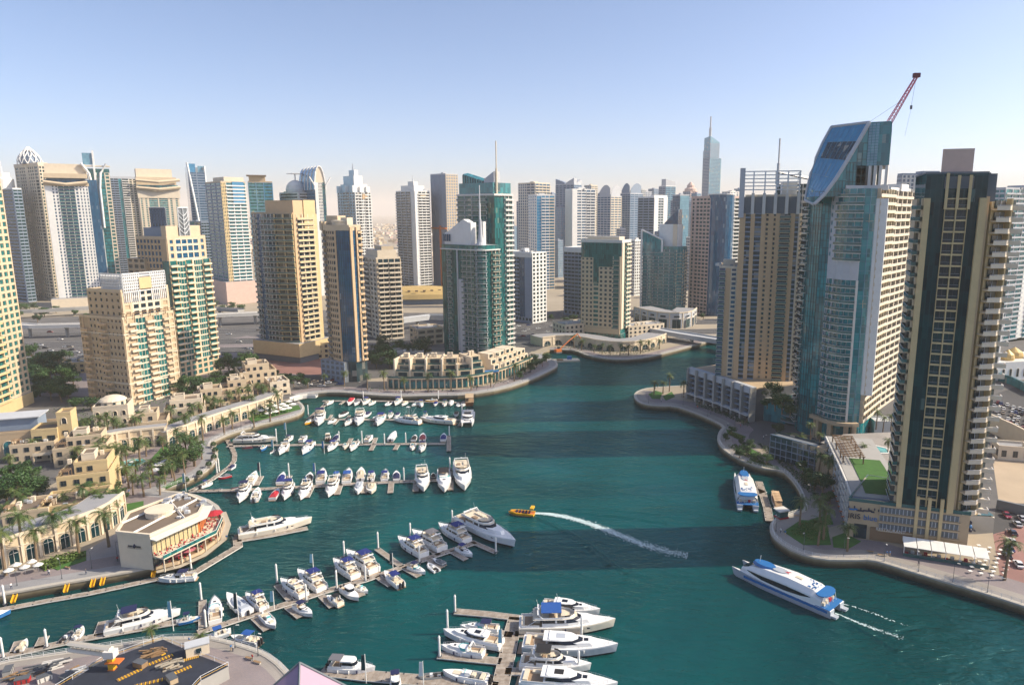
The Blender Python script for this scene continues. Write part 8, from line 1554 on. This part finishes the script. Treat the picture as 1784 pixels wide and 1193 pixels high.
cover('in the villa gardens of the left bank', ['90,930 150,900 215,880 205,905 140,930', '130,800 200,780 215,800 180,850 140,850', '300,748 400,722 480,700 478,712 400,738 310,762', '430,722 505,700 512,706 440,732', '262,806 300,780 320,800 285,835', '60,985 140,962 150,970 80,995'], 1300, 'shrubleaf', 1.3)
cover('in the beds by the road left of the tall cream tower', ['60,720 150,700 300,690 390,650 400,668 300,700 160,730', '400,650 470,640 480,660 420,672'], 900, 'treeleaf', 1.6)
cover('in hedges along the inner side of the right promenade', ['1318,772 1345,782 1385,817 1425,862 1440,884 1430,886 1413,864 1373,822 1336,790', '1215,702 1260,718 1305,738 1303,744 1256,723 1212,707'], 900, 'treeleaf', 1.2)
cover('in hedges along the central promenade and riverside quay', ['640,675 760,677 860,667 938,640 942,645 862,673 760,683 640,681', '950,604 1010,605 1060,613 1110,613 1150,603 1150,608 1110,618 1060,618 1010,610'], 800, 'treeleaf', 1.3)
# ================================================================ ferries, wakes, crane, building site, traffic, people
def frame_from(bow, stern, z=1.0):
    b, s = gp(*bow, z), gp(*stern, z); return ((b[0]+s[0])/2, (b[1]+s[1])/2, 0), math.atan2(b[1]-s[1], b[0]-s[0]), math.dist(b, s)
def ferry(label, bow, stern):
    loc, a, L = frame_from(bow, stern, 2); B = L*.27; t = thing('ferry', label, 'ferry', loc, a, 'white and blue catamaran ferries')
    for sg in (-1, 1):
        h = MB(); hull(h, L, B*.30, 2.0, 'gelgrey', 'gelcoat', 'gelgrey', .25); o = MB(); o.add(h, Matrix.Translation((0, sg*B*.35, 0))); n = 12
        for i in range(n): t0, t1 = -L*.47+L*.86*i/n, -L*.47+L*.86*(i+1)/n; o.face([(t0, sg*(B*.505), 1.15), (t1, sg*(B*.505), 1.25), (t1, sg*(B*.505), 2.0), (t0, sg*(B*.505), 1.9)][::sg], 'gelblue')
        o.box(-L*.52, sg*B*.35, .35, L*.06, B*.2, .5, 0, 'gelgrey'); o.build('hull', t)
    def shell(mb, st, m, zb):
        for (x0, w0, z0), (x1, w1, z1) in zip(st, st[1:]):
            for sg in (-1, 1):
                mb.face([(x0, sg*w0, zb), (x1, sg*w1, zb), (x1, sg*w1*.93, z1*.62+zb*.38), (x0, sg*w0*.93, z0*.62+zb*.38)][::sg], m); mb.face([(x0, sg*w0*.93, z0*.62+zb*.38), (x1, sg*w1*.93, z1*.62+zb*.38), (x1, sg*w1*.62, z1), (x0, sg*w0*.62, z0)][::sg], m)
            mb.face([(x0, w0*.62, z0), (x0, -w0*.62, z0), (x1, -w1*.62, z1), (x1, w1*.62, z1)], m)
        for i in (0, -1): x, w, z = st[i]; q = [(x, -w, zb), (x, w, zb), (x, w*.62, z), (x, -w*.62, z)]; mb.face(q if i else q[::-1], m)
    m = MB(); shell(m, [(-L*.40, B*.47, 4.2), (-L*.30, B*.49, 5.2), (-L*.05, B*.49, 5.6), (L*.2, B*.46, 5.2), (L*.36, B*.36, 4.3), (L*.47, B*.2, 2.7)], 'gelcoat', 2.0); m.build('cabin', t)
    w = MB()
    ws = [(-.30, .49), (-.2, .49), (-.05, .49), (.08, .475), (.2, .46), (.30, .405), (.38, .34)]; lo = [3.5, 2.9, 2.55, 2.5, 2.55, 2.8, 3.05]; hi = [3.6, 3.75, 3.85, 3.75, 3.6, 3.4, 3.2]
    for sg in (-1, 1):
        for k in range(6):
            (xa, wa), (xb, wb) = ws[k], ws[k+1]; Yf = lambda w_, z_, t_: sg*(B*w_*(1-.07*min(1, (z_-2)/2.1))+.06)
            w.face([(L*xa, Yf(wa, lo[k], 0), lo[k]), (L*xb, Yf(wb, lo[k+1], 0), lo[k+1]), (L*xb, Yf(wb, hi[k+1], 0), hi[k+1]), (L*xa, Yf(wa, hi[k], 0), hi[k])][::-sg], 'tint')
    w.build('window_band', t); f = MB(); f.prism([(L*.40, -B*.2), (L*.46, -B*.14), (L*.46, B*.14), (L*.40, B*.2)], 3.1, 0, 'tint', poly2=[(L*.37, -B*.22, 4.45), (L*.42, -B*.16, 3.7), (L*.42, B*.16, 3.7), (L*.37, B*.22, 4.45)]); f.build('windscreen', t)
    c = MB(); e = [(L*.24+L*.13*math.cos(R(k*20)), B*.25*math.sin(R(k*20))) for k in range(18)]; c.prism(e, 5.0, 5.75, 'gelblue', poly2=[(L*.24+(x-L*.24)*.85, y*.8) for x, y in e]); c.build('wheelhouse_roof', t)
    c = MB(); e = [(L*.08+L*.09*math.cos(R(k*20)), B*.16*math.sin(R(k*20))) for k in range(18)]; c.prism(e, 5.4, 5.66, 'gelgrey'); c.build('roof_panel', t)
    c = MB(); e = [(-L*.38+L*.075*math.cos(R(k*20)), B*.44*math.sin(R(k*20))) for k in range(18)]; c.prism(e, 4.6, 4.85, 'gelblue'); c.build('stern_canopy', t)
    d = MB(); d.box(-L*.42, 0, 1.9, L*.14, B*.96, .25, 0, 'gelblue'); [d.tube([(-L*.44, s*B*.36, 2.1), (-L*.42, s*B*.38, 4.7)], .08, 'gelcoat', 5) for s in (-1, -.4, .4, 1)]; d.build('stern_deck', t); s = MB()
    [s.box(-L*.40+.0, -B*.3+k*B*.2, 2.15, 1.2, 1.0, .8, 0, r_) for k, r_ in enumerate(('seatcream', 'canvasred', 'seatcream', 'seatcream'))]; s.build('seat', t)
    g = MB(); g.prism([(-L*.02, -.9), (L*.03, 0), (-L*.02, .4), (-L*.005, 0)], 5.6, 5.68, 'canvasred'); g.build('emblem', t); g = MB(); g.box(-L*.12, 0, 5.45, L*.07, B*.13, .2, 0, 'seatcream'); g.build('roof_hatch', t)
    g = MB(); r = random.Random(2); [g.box(-L*.2-L*.12*r.random(), (r.random()-.5)*B*.5, 5.28, .35, .25, .12, 0, 'gelblue') for _ in range(26)]; g.build('roof_pattern', t); g = MB(); g.tube([(L*.3, 0, 5.7), (L*.29, 0, 7.6)], .08, 'white', 5); g.build('mast', t); return t
ferry('white and blue catamaran ferry under way in the lower right with a thin wake', (1292, 986), (1459, 1056)); ferry('white and blue catamaran ferry moored at the landing stage on the right', (1293, 828), (1303, 880))
loc, a, L = frame_from((1357, 884), (1348, 858)); t = thing('water_taxi', 'small wooden roofed water taxi moored right of the ferry landing stage', 'water taxi', loc, a+math.pi); m = MB(); hull(m, L+3, 3.0, 1.0, 'gelcoat', 'teak', 'gelnavy'); m.build('hull', t); m = MB(); canopy(m, -L*.38, L*.30, 1.3, 2.9, 'tan', .25); [m.box(-L*.3+k*1.3, 0, 2.92, .1, 2.3, .08, 0, 'wood') for k in range(5)]; m.build('roof', t); m = MB(); poles(m, -L*.38, L*.3, 1.25, .9, 2.7); m.build('roof_post', t)
loc, a, L = frame_from((818, 690), (818, 707)); t = thing('dhow', 'brown wooden dhow with a flat roof at the right end of the promenade dock', 'dhow', loc, a); m = MB(); hull(m, 13, 4.6, 1.9, 'varnish', 'teak', 'varnish', .4); m.build('hull', t); m = MB(); m.box(-.8, 0, 4.0, 9, 4.4, .2, 0, 'sand'); m.build('roof', t); m = MB(); [m.box(-4.8+k*2, s*2, 1.8, .15, .15, 2.3, 0, 'wood') for k in range(5) for s in (-1, 1)]; m.build('roof_post', t)
loc, a, L = frame_from((892, 890), (927, 893)); t = thing('speedboat', 'yellow tour speedboat racing across the open water with a long white wake', 'speedboat', loc, a); m = MB(); L = max(L, 8.5); hull(m, L, 2.9, .8, 'ribyellow', 'orange', 'gelgrey'); m.build('hull', t); m = MB(); [m.tube([(-L/2, s*1.4, .85), (L*.2, s*1.35, .95), (L*.46, s*.3, 1.15)], .3, 'ribyellow', 7) for s in (-1, 1)]; m.build('tube', t); m = MB(); [m.box(-L*.3+k*1.1, s*.5, .8, .5, .6, .6, 0, 'canvasnavy') for k in range(5) for s in (-1, 1)]; m.build('seat', t); m = MB(); m.box(-L*.42, 0, 2.6, 1.2, 2.4, .5, 0, 'yellow'); [m.tube([(-L*.42, s, .9), (-L*.42, s, 2.6)], .05, 'metal', 4) for s in (-1, 1)]; m.build('signboard', t)
pmat('foam', (.55, .68, .70), .8, .1)
def wake(name, pts, w0, w1, n, dens=1.0):
    p = smooth([gp(x, y, .05) for x, y in px(pts)], 2); L = plen(p); m = MB(); r = random.Random(n)
    for _ in range(n):
        u = r.random()**1.35; k = sub(p, u*L*.995, u*L*.995+.3); w = (w0+(w1-w0)*u)
        if len(k) < 2 or r.random() < u*.55: continue
        q = offs(k, r.gauss(0, .33)*w)[0]; s = r.uniform(.05, .17)*(1.2-u*.4); a_ = math.atan2(k[1][1]-k[0][1], k[1][0]-k[0][0])+r.gauss(0, .5)
        pp = [(s*1.9*math.cos(b)*r.uniform(.6, 1.1), s*math.sin(b)*r.uniform(.6, 1.1)) for b in (0, 1.05, 2.1, 3.14, 4.2, 5.2)]; m.face([(*[q[i]+rot2(*c, a_)[i] for i in (0, 1)], .06+r.random()*.05) for c in pp], 'foam')
    tag(m.build(name), None, None, None, 'stuff')
wake('wake_foam', '926,892 960,895 1000,903 1040,916 1080,932 1120,948 1160,960 1200,968', 1.1, 3.4, 7000); wake('wake_foam', '1456,1068 1490,1082 1530,1097 1575,1112', 0.35, 1.2, 420); wake('wake_foam', '1466,1050 1500,1060 1540,1075 1580,1090', .25, .8, 110)
def ridge(pts, h, w):
    p = smooth([gp(x, y, 0) for x, y in px(pts)], 2); m = MB(); n = 7
    rows = [[(*q, z) for q in offs(p, d)] for d, z in ((-w, -.02), (-w*.5, h*.55), (0, h), (w*.5, h*.55), (w, -.02))]
    for a, b in zip(rows, rows[1:]):
        for i in range(len(p)-1): m.face([a[i], b[i], b[i+1], a[i+1]], 'water')
    m.smooth = True; return m
rg = MB()
for s, h, w in (('928,898 970,914 1010,936 1050,964 1090,1000', .2, 1.3), ('932,900 980,922 1020,948 1060,984', .22, 1.2), ('930,890 980,891 1040,895 1100,902 1160,912', .30, 1.6), ('935,887 1000,885 1070,888 1150,896', .2, 1.3), ('1460,1072 1510,1100 1560,1132', .22, 1.1), ('1470,1050 1530,1062 1590,1080', .2, 1.0)): rg.add(ridge(s, h, w))
tag(rg.build('wake_waves'), None, None, None, 'stuff')
# pink tower crane on the sloped roof tower
h0 = BG.h+QZ; b0 = Vector((xat(1545, 290, zat(290, 214)), 290, zat(290, 222))); tp = Vector((xat(1588, 288, zat(288, 134)), 284, zat(284, 134)))
t = thing('tower_crane', 'pink red lattice crane boom leaning up from the sloped roof tower', 'crane', tuple(b0)); m = MB(); v = tp-b0; n = 16; sd = Vector((-v.z, 0, v.x)).normalized()*.85; up = v.cross(sd).normalized()*.85
cn = [sd+up, sd-up, -sd-up, -sd+up]
for c in cn: m.tube([c, v+c*.5], .17, 'cranepink', 4)
for i in range(n):
    for j in range(4): m.tube([v*(i/n)+cn[j]*(1-.5*i/n), v*((i+1)/n)+cn[(j+1) % 4]*(1-.5*(i+1)/n)], .09, 'cranepink', 3)
m.build('boom', t); m = MB(); m.box(v.x, v.y, v.z-.3, 2.4, 1.6, 1.6, 0, 'canvasmaroon'); m.build('boom_head', t); m = MB(); m.tube([v, v+Vector((-1, 0, -11))], .06, 'darkgrey', 3); m.box(v.x-1, v.y, v.z-12, .7, .5, 1.4, 0, 'darkgrey'); m.tube([v+Vector((-1, 0, -12)), v+Vector((-2.5, 0, -22))], .04, 'darkgrey', 3); m.build('hook_line', t); m = MB(); m.tube([v*.55, Vector((-8, 2, 1))], .05, 'darkgrey', 3); m.box(0, 1, -2, 3, 2.5, 2.8, 0, 'cranepink'); m.build('winch_stay', t)
# building site in the lower left corner
pmat('tarp', (.022, .028, .045), .7, .35, .5, bump=.4)
sp = P('98,1200 180,1150 284,1113 350,1142 398,1160 350,1185 300,1240 90,1260', QZ+3); o = sp[0]; t = thing('building_site', 'building site deck under dark blue sheeting with yellow edged slots at the lower left', 'building site', (o[0], o[1], QZ)); q = [(x-o[0], y-o[1]) for x, y in sp]
m = MB(); m.prism(q, 0, 3, 'concrete', top='tarp'); m.build('deck', t); m = MB(); r = random.Random(8)
for (x0, y0, x1, y1) in ((258, 1158, 300, 1141), (292, 1178, 332, 1161), (205, 1185, 245, 1166), (235, 1195, 290, 1182), (268, 1130, 285, 1140), (320, 1150, 345, 1143)):
    a_, b_ = gp(x0, y0, QZ+3), gp(x1, y1, QZ+3)
    for k in range(16): x, y = a_[0]+(b_[0]-a_[0])*k/15-o[0], a_[1]+(b_[1]-a_[1])*k/15-o[1]; m.box(x, y, 3.02, .22, .9, .16, math.atan2(b_[1]-a_[1], b_[0]-a_[0]), 'yellow' if k % 2 else 'brown')
m.build('batten', t); m = MB()
for i in range(len(q)): a_, b_ = q[i], q[(i+1) % len(q)]; n = max(1, int(math.dist(a_, b_)/3)); [m.box(a_[0]+(b_[0]-a_[0])*k/n, a_[1]+(b_[1]-a_[1])*k/n, 3, .09, .09, 1.1, 0, 'steelwhite') for k in range(n)]; m.tube([(*a_, 4.05), (*b_, 4.05)], .04, 'steelwhite', 4); m.tube([(*a_, 3.55), (*b_, 3.55)], .035, 'yellow', 4)
m.build('guard_rail', t)
for k, (x, y, nm, lab, mm) in enumerate(((262, 1140, 'timber_stack', 'stack of brown timber on the dark sheeting', 'wood'), (298, 1160, 'timber_stack', 'dull tan plank heap in the middle of the dark sheeting', 'stone'), (345, 1137, 'site_hut', 'small pale hut at the right corner of the building site', 'palecream'), (60, 1172, 'timber_stack', 'dark scaffold heap left of the yellow mast', 'darkgrey'), (28, 1182, 'timber_stack', 'brown formwork heap in the lower left corner', 'wood'), (140, 1170, 'timber_stack', 'grey pipe heap beside the yellow mast', 'lightgrey'), (95, 1160, 'timber_stack', 'pale plank heap between dark scaffold and quay', 'offwhite'))):
    z = QZ+3 if x > 180 else QZ; g = gp(x, y, z); m = MB(); rr = random.Random(k)
    if nm == 'site_hut': m.box(0, 0, 0, 4.5, 2.4, 2.4, .5, mm); m.box(0, 0, 2.4, 4.8, 2.7, .2, .5, 'lightgrey'); m.box(.8, -1.0, .8, 1, .3, 1, .5, 'g_dark')
    else:
        for j in range(16): m.box(rr.uniform(-1.6, 1.6), rr.uniform(-1.2, 1.2), rr.randint(0, 3)*.26, rr.uniform(1.6, 4), .28, .25, rr.gauss(.5, .25), mm if j % 4 else rr.choice(['wood', 'darkgrey']))
    tag(m.build(nm, None, (g[0], g[1], z)), lab, 'hut' if nm == 'site_hut' else 'stack')
for k, (x, y, c, l) in enumerate(((170, 1165, 'darkgrey', 'dark'), (40, 1188, 'red', 'red'), (78, 1184, 'offwhite', 'white'), (118, 1182, 'slate', 'grey'), (155, 1186, 'signblue', 'blue'), (15, 1172, 'concrete', 'pale grey'), (300, 1186, 'sand', 'sand coloured'), (245, 1160, 'wood', 'brown'))):
    z = QZ+3.05 if x > 200 else QZ; g = gp(x, y, z); m = MB(); m.box(0, 0, 0, 2.6, 1.5, 1.1, .4*k, c); m.box(0, 0, 1.1, 2.7, 1.6, .12, .4*k, 'darkgrey'); [m.box(*rot2(q*.9, -.78, .4*k), .1, .12, .08, .9, .4*k, 'darkmetal') for q in (-1, 0, 1)]; tag(m.build('skip_container', None, (g[0], g[1], z)), l+' skip container on the building site in the lower left corner', 'container')
g = gp(199, 1187, QZ); t = thing('concrete_boom', 'yellow mast crane with a folded cream boom at the lower left building site', 'crane', (g[0], g[1], QZ)); zt = zat(g[1], 1143)-QZ; m = MB(); m.box(0, 0, 0, 1.1, 1.1, zt, 0, 'yellow'); [m.box(0, 0, k*1.5, 1.3, 1.3, .2, 0, 'orange') for k in range(int(zt/1.5)+1)]; m.build('mast', t); m = MB(); m.box(0, 0, zt, 2.2, 1.8, 1.5, 0, 'offwhite'); m.box(.6, 0, zt-1.2, 3.0, 2.0, .25, 0, 'orange'); m.build('turntable', t)
e_ = (xat(119, g[1]+3, zat(g[1]+3, 1126))-g[0], 3, zat(g[1]+3, 1126)-QZ); m = MB()
for dz in (0, -1.5):
    for dy in (0, .7): m.tube([(0, dy, zt+1.6+dz), (e_[0], e_[1]+dy, e_[2]+.6+dz)], .42, 'gelcream', 4)
for k in range(9): u = k/9; m.tube([(e_[0]*u, e_[1]*u, zt+1.2+(e_[2]-zt-1.2)*u), (e_[0]*(u+.1), e_[1]*(u+.1)+.7, zt+.3+(e_[2]-zt-1.2)*(u+.1))], .1, 'gelcream', 3)
m.build('boom', t)
# pink roof tip just below the camera
z1 = zat(40, 1154); x1 = xat(522, 40, z1); t = thing('roof_turret', 'pink pyramid roof tip poking up at the bottom edge of the view', 'turret', (x1, 40, QZ)); pmat('pinkroof', (.36, .24, .33), .6, .06); m = MB(); A_2 = [rot2(*p, R(-30)) for p in ((-2.3, -2.3), (2.3, -2.3), (2.3, 2.3), (-2.3, 2.3))]; ap = (0, 0, z1-QZ)
for i in range(4): m.face([(*A_2[i], z1-QZ-2.6), (*A_2[(i+1) % 4], z1-QZ-2.6), ap], 'pinkroof')
m.build('roof', t); m = MB(); [m.tube([(*p, z1-QZ-2.58), (0, 0, z1-QZ+.03)], .07, 'slate', 4) for p in A_2]; m.build('ridge', t); m = MB(); m.prism([rot2(*p, R(-30)) for p in ((-2.15, -2.15), (2.15, -2.15), (2.15, 2.15), (-2.15, 2.15))], 0, z1-QZ-2.6, 'pink'); m.build('shaft', t)
# cars
def car_mesh(nm, c):
    b = MB(); pmat('paint_'+nm, c, .25, .04, 1, coat=.6); k = 'paint_'+nm
    pr = [(-2.1, .35), (-2.15, .75), (-1.75, .92), (.75, .92), (1.95, .78), (2.1, .5), (2.05, .3)]
    for (xa, za), (xb, zb_) in zip(pr, pr[1:]): b.face([(xa, -.86, za), (xa, .86, za), (xb, .86, zb_), (xb, -.86, zb_)][::-1], k)
    for s in (-1, 1): b.face([(x, s*.86, z) for x, z in pr][::s], k)
    b.prism(inset(-1.7, -.78, .95, .78), .9, 0, 'tint', poly2=[(-1.25, -.64, 1.42), (.3, -.64, 1.42), (.3, .64, 1.42), (-1.25, .64, 1.42)]); b.box(-.48, 0, 1.41, 1.5, 1.24, .05, 0, k)
    for x in (-1.35, 1.3):
        for s in (-1, 1): b.tube([(x, s*.68, .32), (x, s*.9, .32)], .32, 'darkgrey', 8)
    for s in (-1, 1): b.box(2.05, s*.6, .55, .1, .35, .14, 0, 'white'); b.box(-2.13, s*.6, .62, .08, .35, .14, 0, 'red')
    return b.data('car')
CARS = {n: car_mesh(n, c) for n, c in (('white', (.78, .78, .77)), ('silver', (.45, .46, .48)), ('black', (.015, .015, .018)), ('dark red', (.25, .015, .02)), ('sand', (.42, .36, .28)), ('blue', (.02, .05, .18)))}
def cars(where, spots, rz, z=QZ+.03):
    r = random.Random(len(where)); S_ = sorted(spots, key=lambda s: s[0])
    for k, (x, y) in enumerate(S_):
        g = gp(x, y, z); c = r.choice(['white', 'white', 'silver', 'black', 'sand', 'dark red', 'blue', 'white']); o = put('car', CARS[c], None, (g[0], g[1], z), rz+r.gauss(0, .03)+(math.pi if r.random() < .4 else 0)); tag(o, '%s car, %s from the left, %s' % (c, ORD[k], where), 'car', 'cars '+where)
cars('on the open lot before the mosque', [(1728+i*7.5+j*4+(i*3 % 5), 700+j*9+i*2.2) for i in range(9) for j in range(5) if (i*7+j*3) % 4], R(60))
cars('on the forecourt right of the beige framed tower', [(1754, 900), (1772, 915), (1764, 930), (1762, 945), (1758, 958), (1754, 970), (1780, 905), (1774, 985)], R(75))
rr = random.Random(21); cars('on the highway behind the left towers', [(rr.uniform(40, 560), 0) for _ in range(0)]+[((40+k*17.3) % 540+30, 566+(k*13 % 46)) for k in range(30)], R(7)); cars('on the street by the cream corner block', [(880+k*8.2 % 100, 566+(k*17 % 28)) for k in range(18)], R(25)); cars('on the road by the blue striped tower', [(505+k*11, 662+(k*7 % 12)) for k in range(9)], R(10)); cars('parked below the left edge tower', [(70+k*9, 602+(k*5 % 22)) for k in range(9)], R(12))
# people on the promenades
def person_mesh(shirt, leg, seed):
    bm_ = bpy.data.meshes.new('p'); st = .14
    V_ = [(0, 0, .95), (0, 0, 1.15), (0, 0, 1.38), (0, 0, 1.5), (.01, 0, 1.64), (0, .1, .9), (st, .1, .48), (-.02, .1, .06), (.12, .1, .03), (0, -.1, .9), (-st*.4, -.1, .48), (-st*1.3, -.1, .06), (0-st*.5, -.1, .03), (0, .2, 1.38), (-.06, .25, 1.12), (.06, .24, .9), (0, -.2, 1.38), (.06, -.25, 1.12), (.16, -.24, .92)]
    E_ = [(0, 1), (1, 2), (2, 3), (3, 4), (0, 5), (5, 6), (6, 7), (7, 8), (0, 9), (9, 10), (10, 11), (11, 12), (2, 13), (13, 14), (14, 15), (2, 16), (16, 17), (17, 18)]; R_ = [.14, .13, .16, .06, .105, .10, .075, .05, .045, .10, .075, .05, .045, .065, .05, .04, .065, .05, .04]
    bm_.from_pydata(V_, E_, []); o = bpy.data.objects.new('p', bm_); col.objects.link(o); o.modifiers.new('s', 'SKIN'); o.modifiers.new('u', 'SUBSURF').levels = 1
    for v, q in zip(bm_.skin_vertices[0].data, R_): v.radius = (q, q)
    bm_.skin_vertices[0].data[0].use_root = True; me = bpy.data.meshes.new_from_object(o.evaluated_get(bpy.context.evaluated_depsgraph_get())); bpy.data.objects.remove(o); me.name = 'person'; me.materials.clear()
    for m in ('skin', shirt, leg, 'hair'): me.materials.append(M[m])
    for p in me.polygons: c = p.center; p.material_index = 3 if c.z > 1.69 else 0 if c.z > 1.5 or (abs(c.y) > .2 and c.z < 1.1) else 1 if c.z > .96 else 2
    return me
pmat('skin', (.42, .25, .16), .6); pmat('hair', (.02, .015, .012), .7); pmat('jeans', (.04, .06, .12), .8)
PPL = [(person_mesh(a, b, i), n) for i, (a, b, n) in enumerate((('white', 'jeans', 'white top and jeans'), ('red', 'darkgrey', 'red top and dark trousers'), ('signblue', 'sand', 'blue top and beige trousers'), ('darkgrey', 'jeans', 'dark top and jeans')))]
def people(where, s):
    for k, (x, y) in enumerate(sorted(px(s))):
        g = gp(x, y, QZ+.02); me, n = PPL[(k*3+int(x)) % 4]; o = put('person', me, None, (g[0], g[1], QZ+.02), rnd.uniform(0, 6.3)); tag(o, 'person in %s, %s from the left, %s' % (n, ORD[k], where), 'person', 'people '+where)
people('walking on the right promenade', '1376,800 1380,802 1352,775 1398,830 1364,818 1268,742 1238,722 1215,712 1360,928 1368,932 1545,968 1550,968 1330,765 1412,850 1188,692 1152,700 1600,985 1290,745'); people('on the lower left quay', '84,1000 86,1001 20,1025 205,978 150,1000 395,940'); people('on the central promenade', '660,683 690,686 720,686 752,684 790,682 830,680 860,676 885,668 905,660 925,650 945,640 955,632 600,680 640,684'); people('on the fountain plaza', '215,840 222,846 230,835 246,828 262,818 270,812 285,800 292,790 225,860 240,850 205,828 310,780'); people('by the building site quay', '403,1133 406,1134 330,1120 440,1150')
people('on the red forecourt', '1752,928 1757,928')
# street lamps, gangways, benches
lm = MB(); lm.tube([(0, 0, 0), (0, 0, 5.5)], .08, 'darkgrey', 6, .05); lm.lathe(0, 0, [(.14, 0), (.14, .5)], 'darkgrey', 8); lm.tube([(0, 0, 5.4), (.7, 0, 5.7)], .05, 'darkgrey', 5); lmp = lm.data('pole'); lh = MB(); lh.box(.9, 0, 5.65, .7, .25, .1, 0, 'offwhite'); lhd = lh.data('lamp_head')
def lamps(where, s):
    for k, (x, y) in enumerate(sorted(px(s))): g = gp(x, y, QZ); t = thing('street_lamp', 'slim lamp post, %s from the left, %s' % (ORD[k], where), 'lamp post', (g[0], g[1], QZ), rnd.uniform(0, 6.3), 'lamp posts '+where); put('pole', lmp, t); put('lamp_head', lhd, t)
lamps('along the right promenade', '1130,702 1190,706 1232,725 1280,748 1330,780 1372,806 1396,836 1412,872 1352,925 1400,958 1470,968 1540,978 1600,996 1660,1014 1720,1032'); lamps('along the left and central quays', '30,1020 108,1008 160,990 205,975 350,790 420,742 470,730 560,680 630,682 710,687 780,687 850,681 910,664 1010,612 1060,622 1120,621 450,1142 410,1128')
bn = MB(); bn.box(0, 0, .42, 1.9, .5, .08, 0, 'wood'); bse = bn.data('seat'); bn = MB(); [bn.box(x, 0, 0, .15, .45, .42, 0, 'kerbstone') for x in (-.8, .8)]; ble = bn.data('leg')
for k, (x, y) in enumerate(sorted(px('1516,962 1535,968 1340,800 1310,770 1390,900 434,1148 448,1155 118,990'))): g = gp(x, y, QZ); t = thing('bench', 'wooden bench, %s from the left among the quay benches' % ORD[k], 'bench', (g[0], g[1], QZ), R(-20), 'quay benches'); put('seat', bse, t); put('leg', ble, t)
gw = MB(); gw.box(0, 0, 0, .9, 2.4, .1, 0, 'yellow'); [gw.box(x, 0, .1, .06, 2.4, .6, 0, 'yellow') for x in (-.45, .45)]; gme = gw.data('gangway')
for k, (x, y) in enumerate(sorted(px('25,1042 116,1024 162,1015 179,1012 268,998'))): g = gp(x, y, 1.7); o = put('gangway', gme, None, (g[0], g[1], 1.5)); o.rotation_euler = (R(25), 0, R(18)); tag(o, 'yellow gangway, %s from the left, from quay to lower left dock' % ORD[k], 'gangway', 'yellow gangways')
# work pontoon with orange digger
g = gp(985, 627, .8); t = thing('work_pontoon', 'pale flat work pontoon moored at the inlet by the central promenade', 'pontoon', (g[0], g[1], 0), R(12)); m = MB(); m.box(0, 0, -.3, 19, 7, 1.3, 0, 'palecream'); m.build('float', t); m = MB(); m.box(3, 1, 1, 3, 2, 2.2, 0, 'signblue'); m.box(-4, -1, 1, 4, 3, .8, 0, 'wood'); m.build('cargo', t)
g = gp(972, 615, QZ); t = thing('excavator', 'orange long armed excavator on the quay beside the pale work pontoon', 'excavator', (g[0], g[1], QZ), R(35)); m = MB(); m.box(0, 0, 1.0, 4.5, 3, 1.8, 0, 'orange'); m.box(1.2, .8, 2.8, 1.6, 1.3, 1.4, 0, 'g_dark'); m.build('body', t); m = MB(); [m.box(0, s*1.3, 0, 5, .7, 1.0, 0, 'darkgrey') for s in (-1, 1)]; m.build('track', t); m = MB(); m.tube([(1.5, 0, 2.5), (9, 0, 7.5), (17, 0, 12)], .45, 'orange', 5); m.tube([(17, 0, 12), (20, 0, 8)], .35, 'orange', 5); m.build('arm', t)
pm2 = [('low sunlit palm at the left corner of the dark sheeting', 268, 1124), ('low sunlit palm at the right edge of the dark sheeting', 352, 1133)]
for lab, x, y in pm2: palm(lab, x, y, 3, .62)
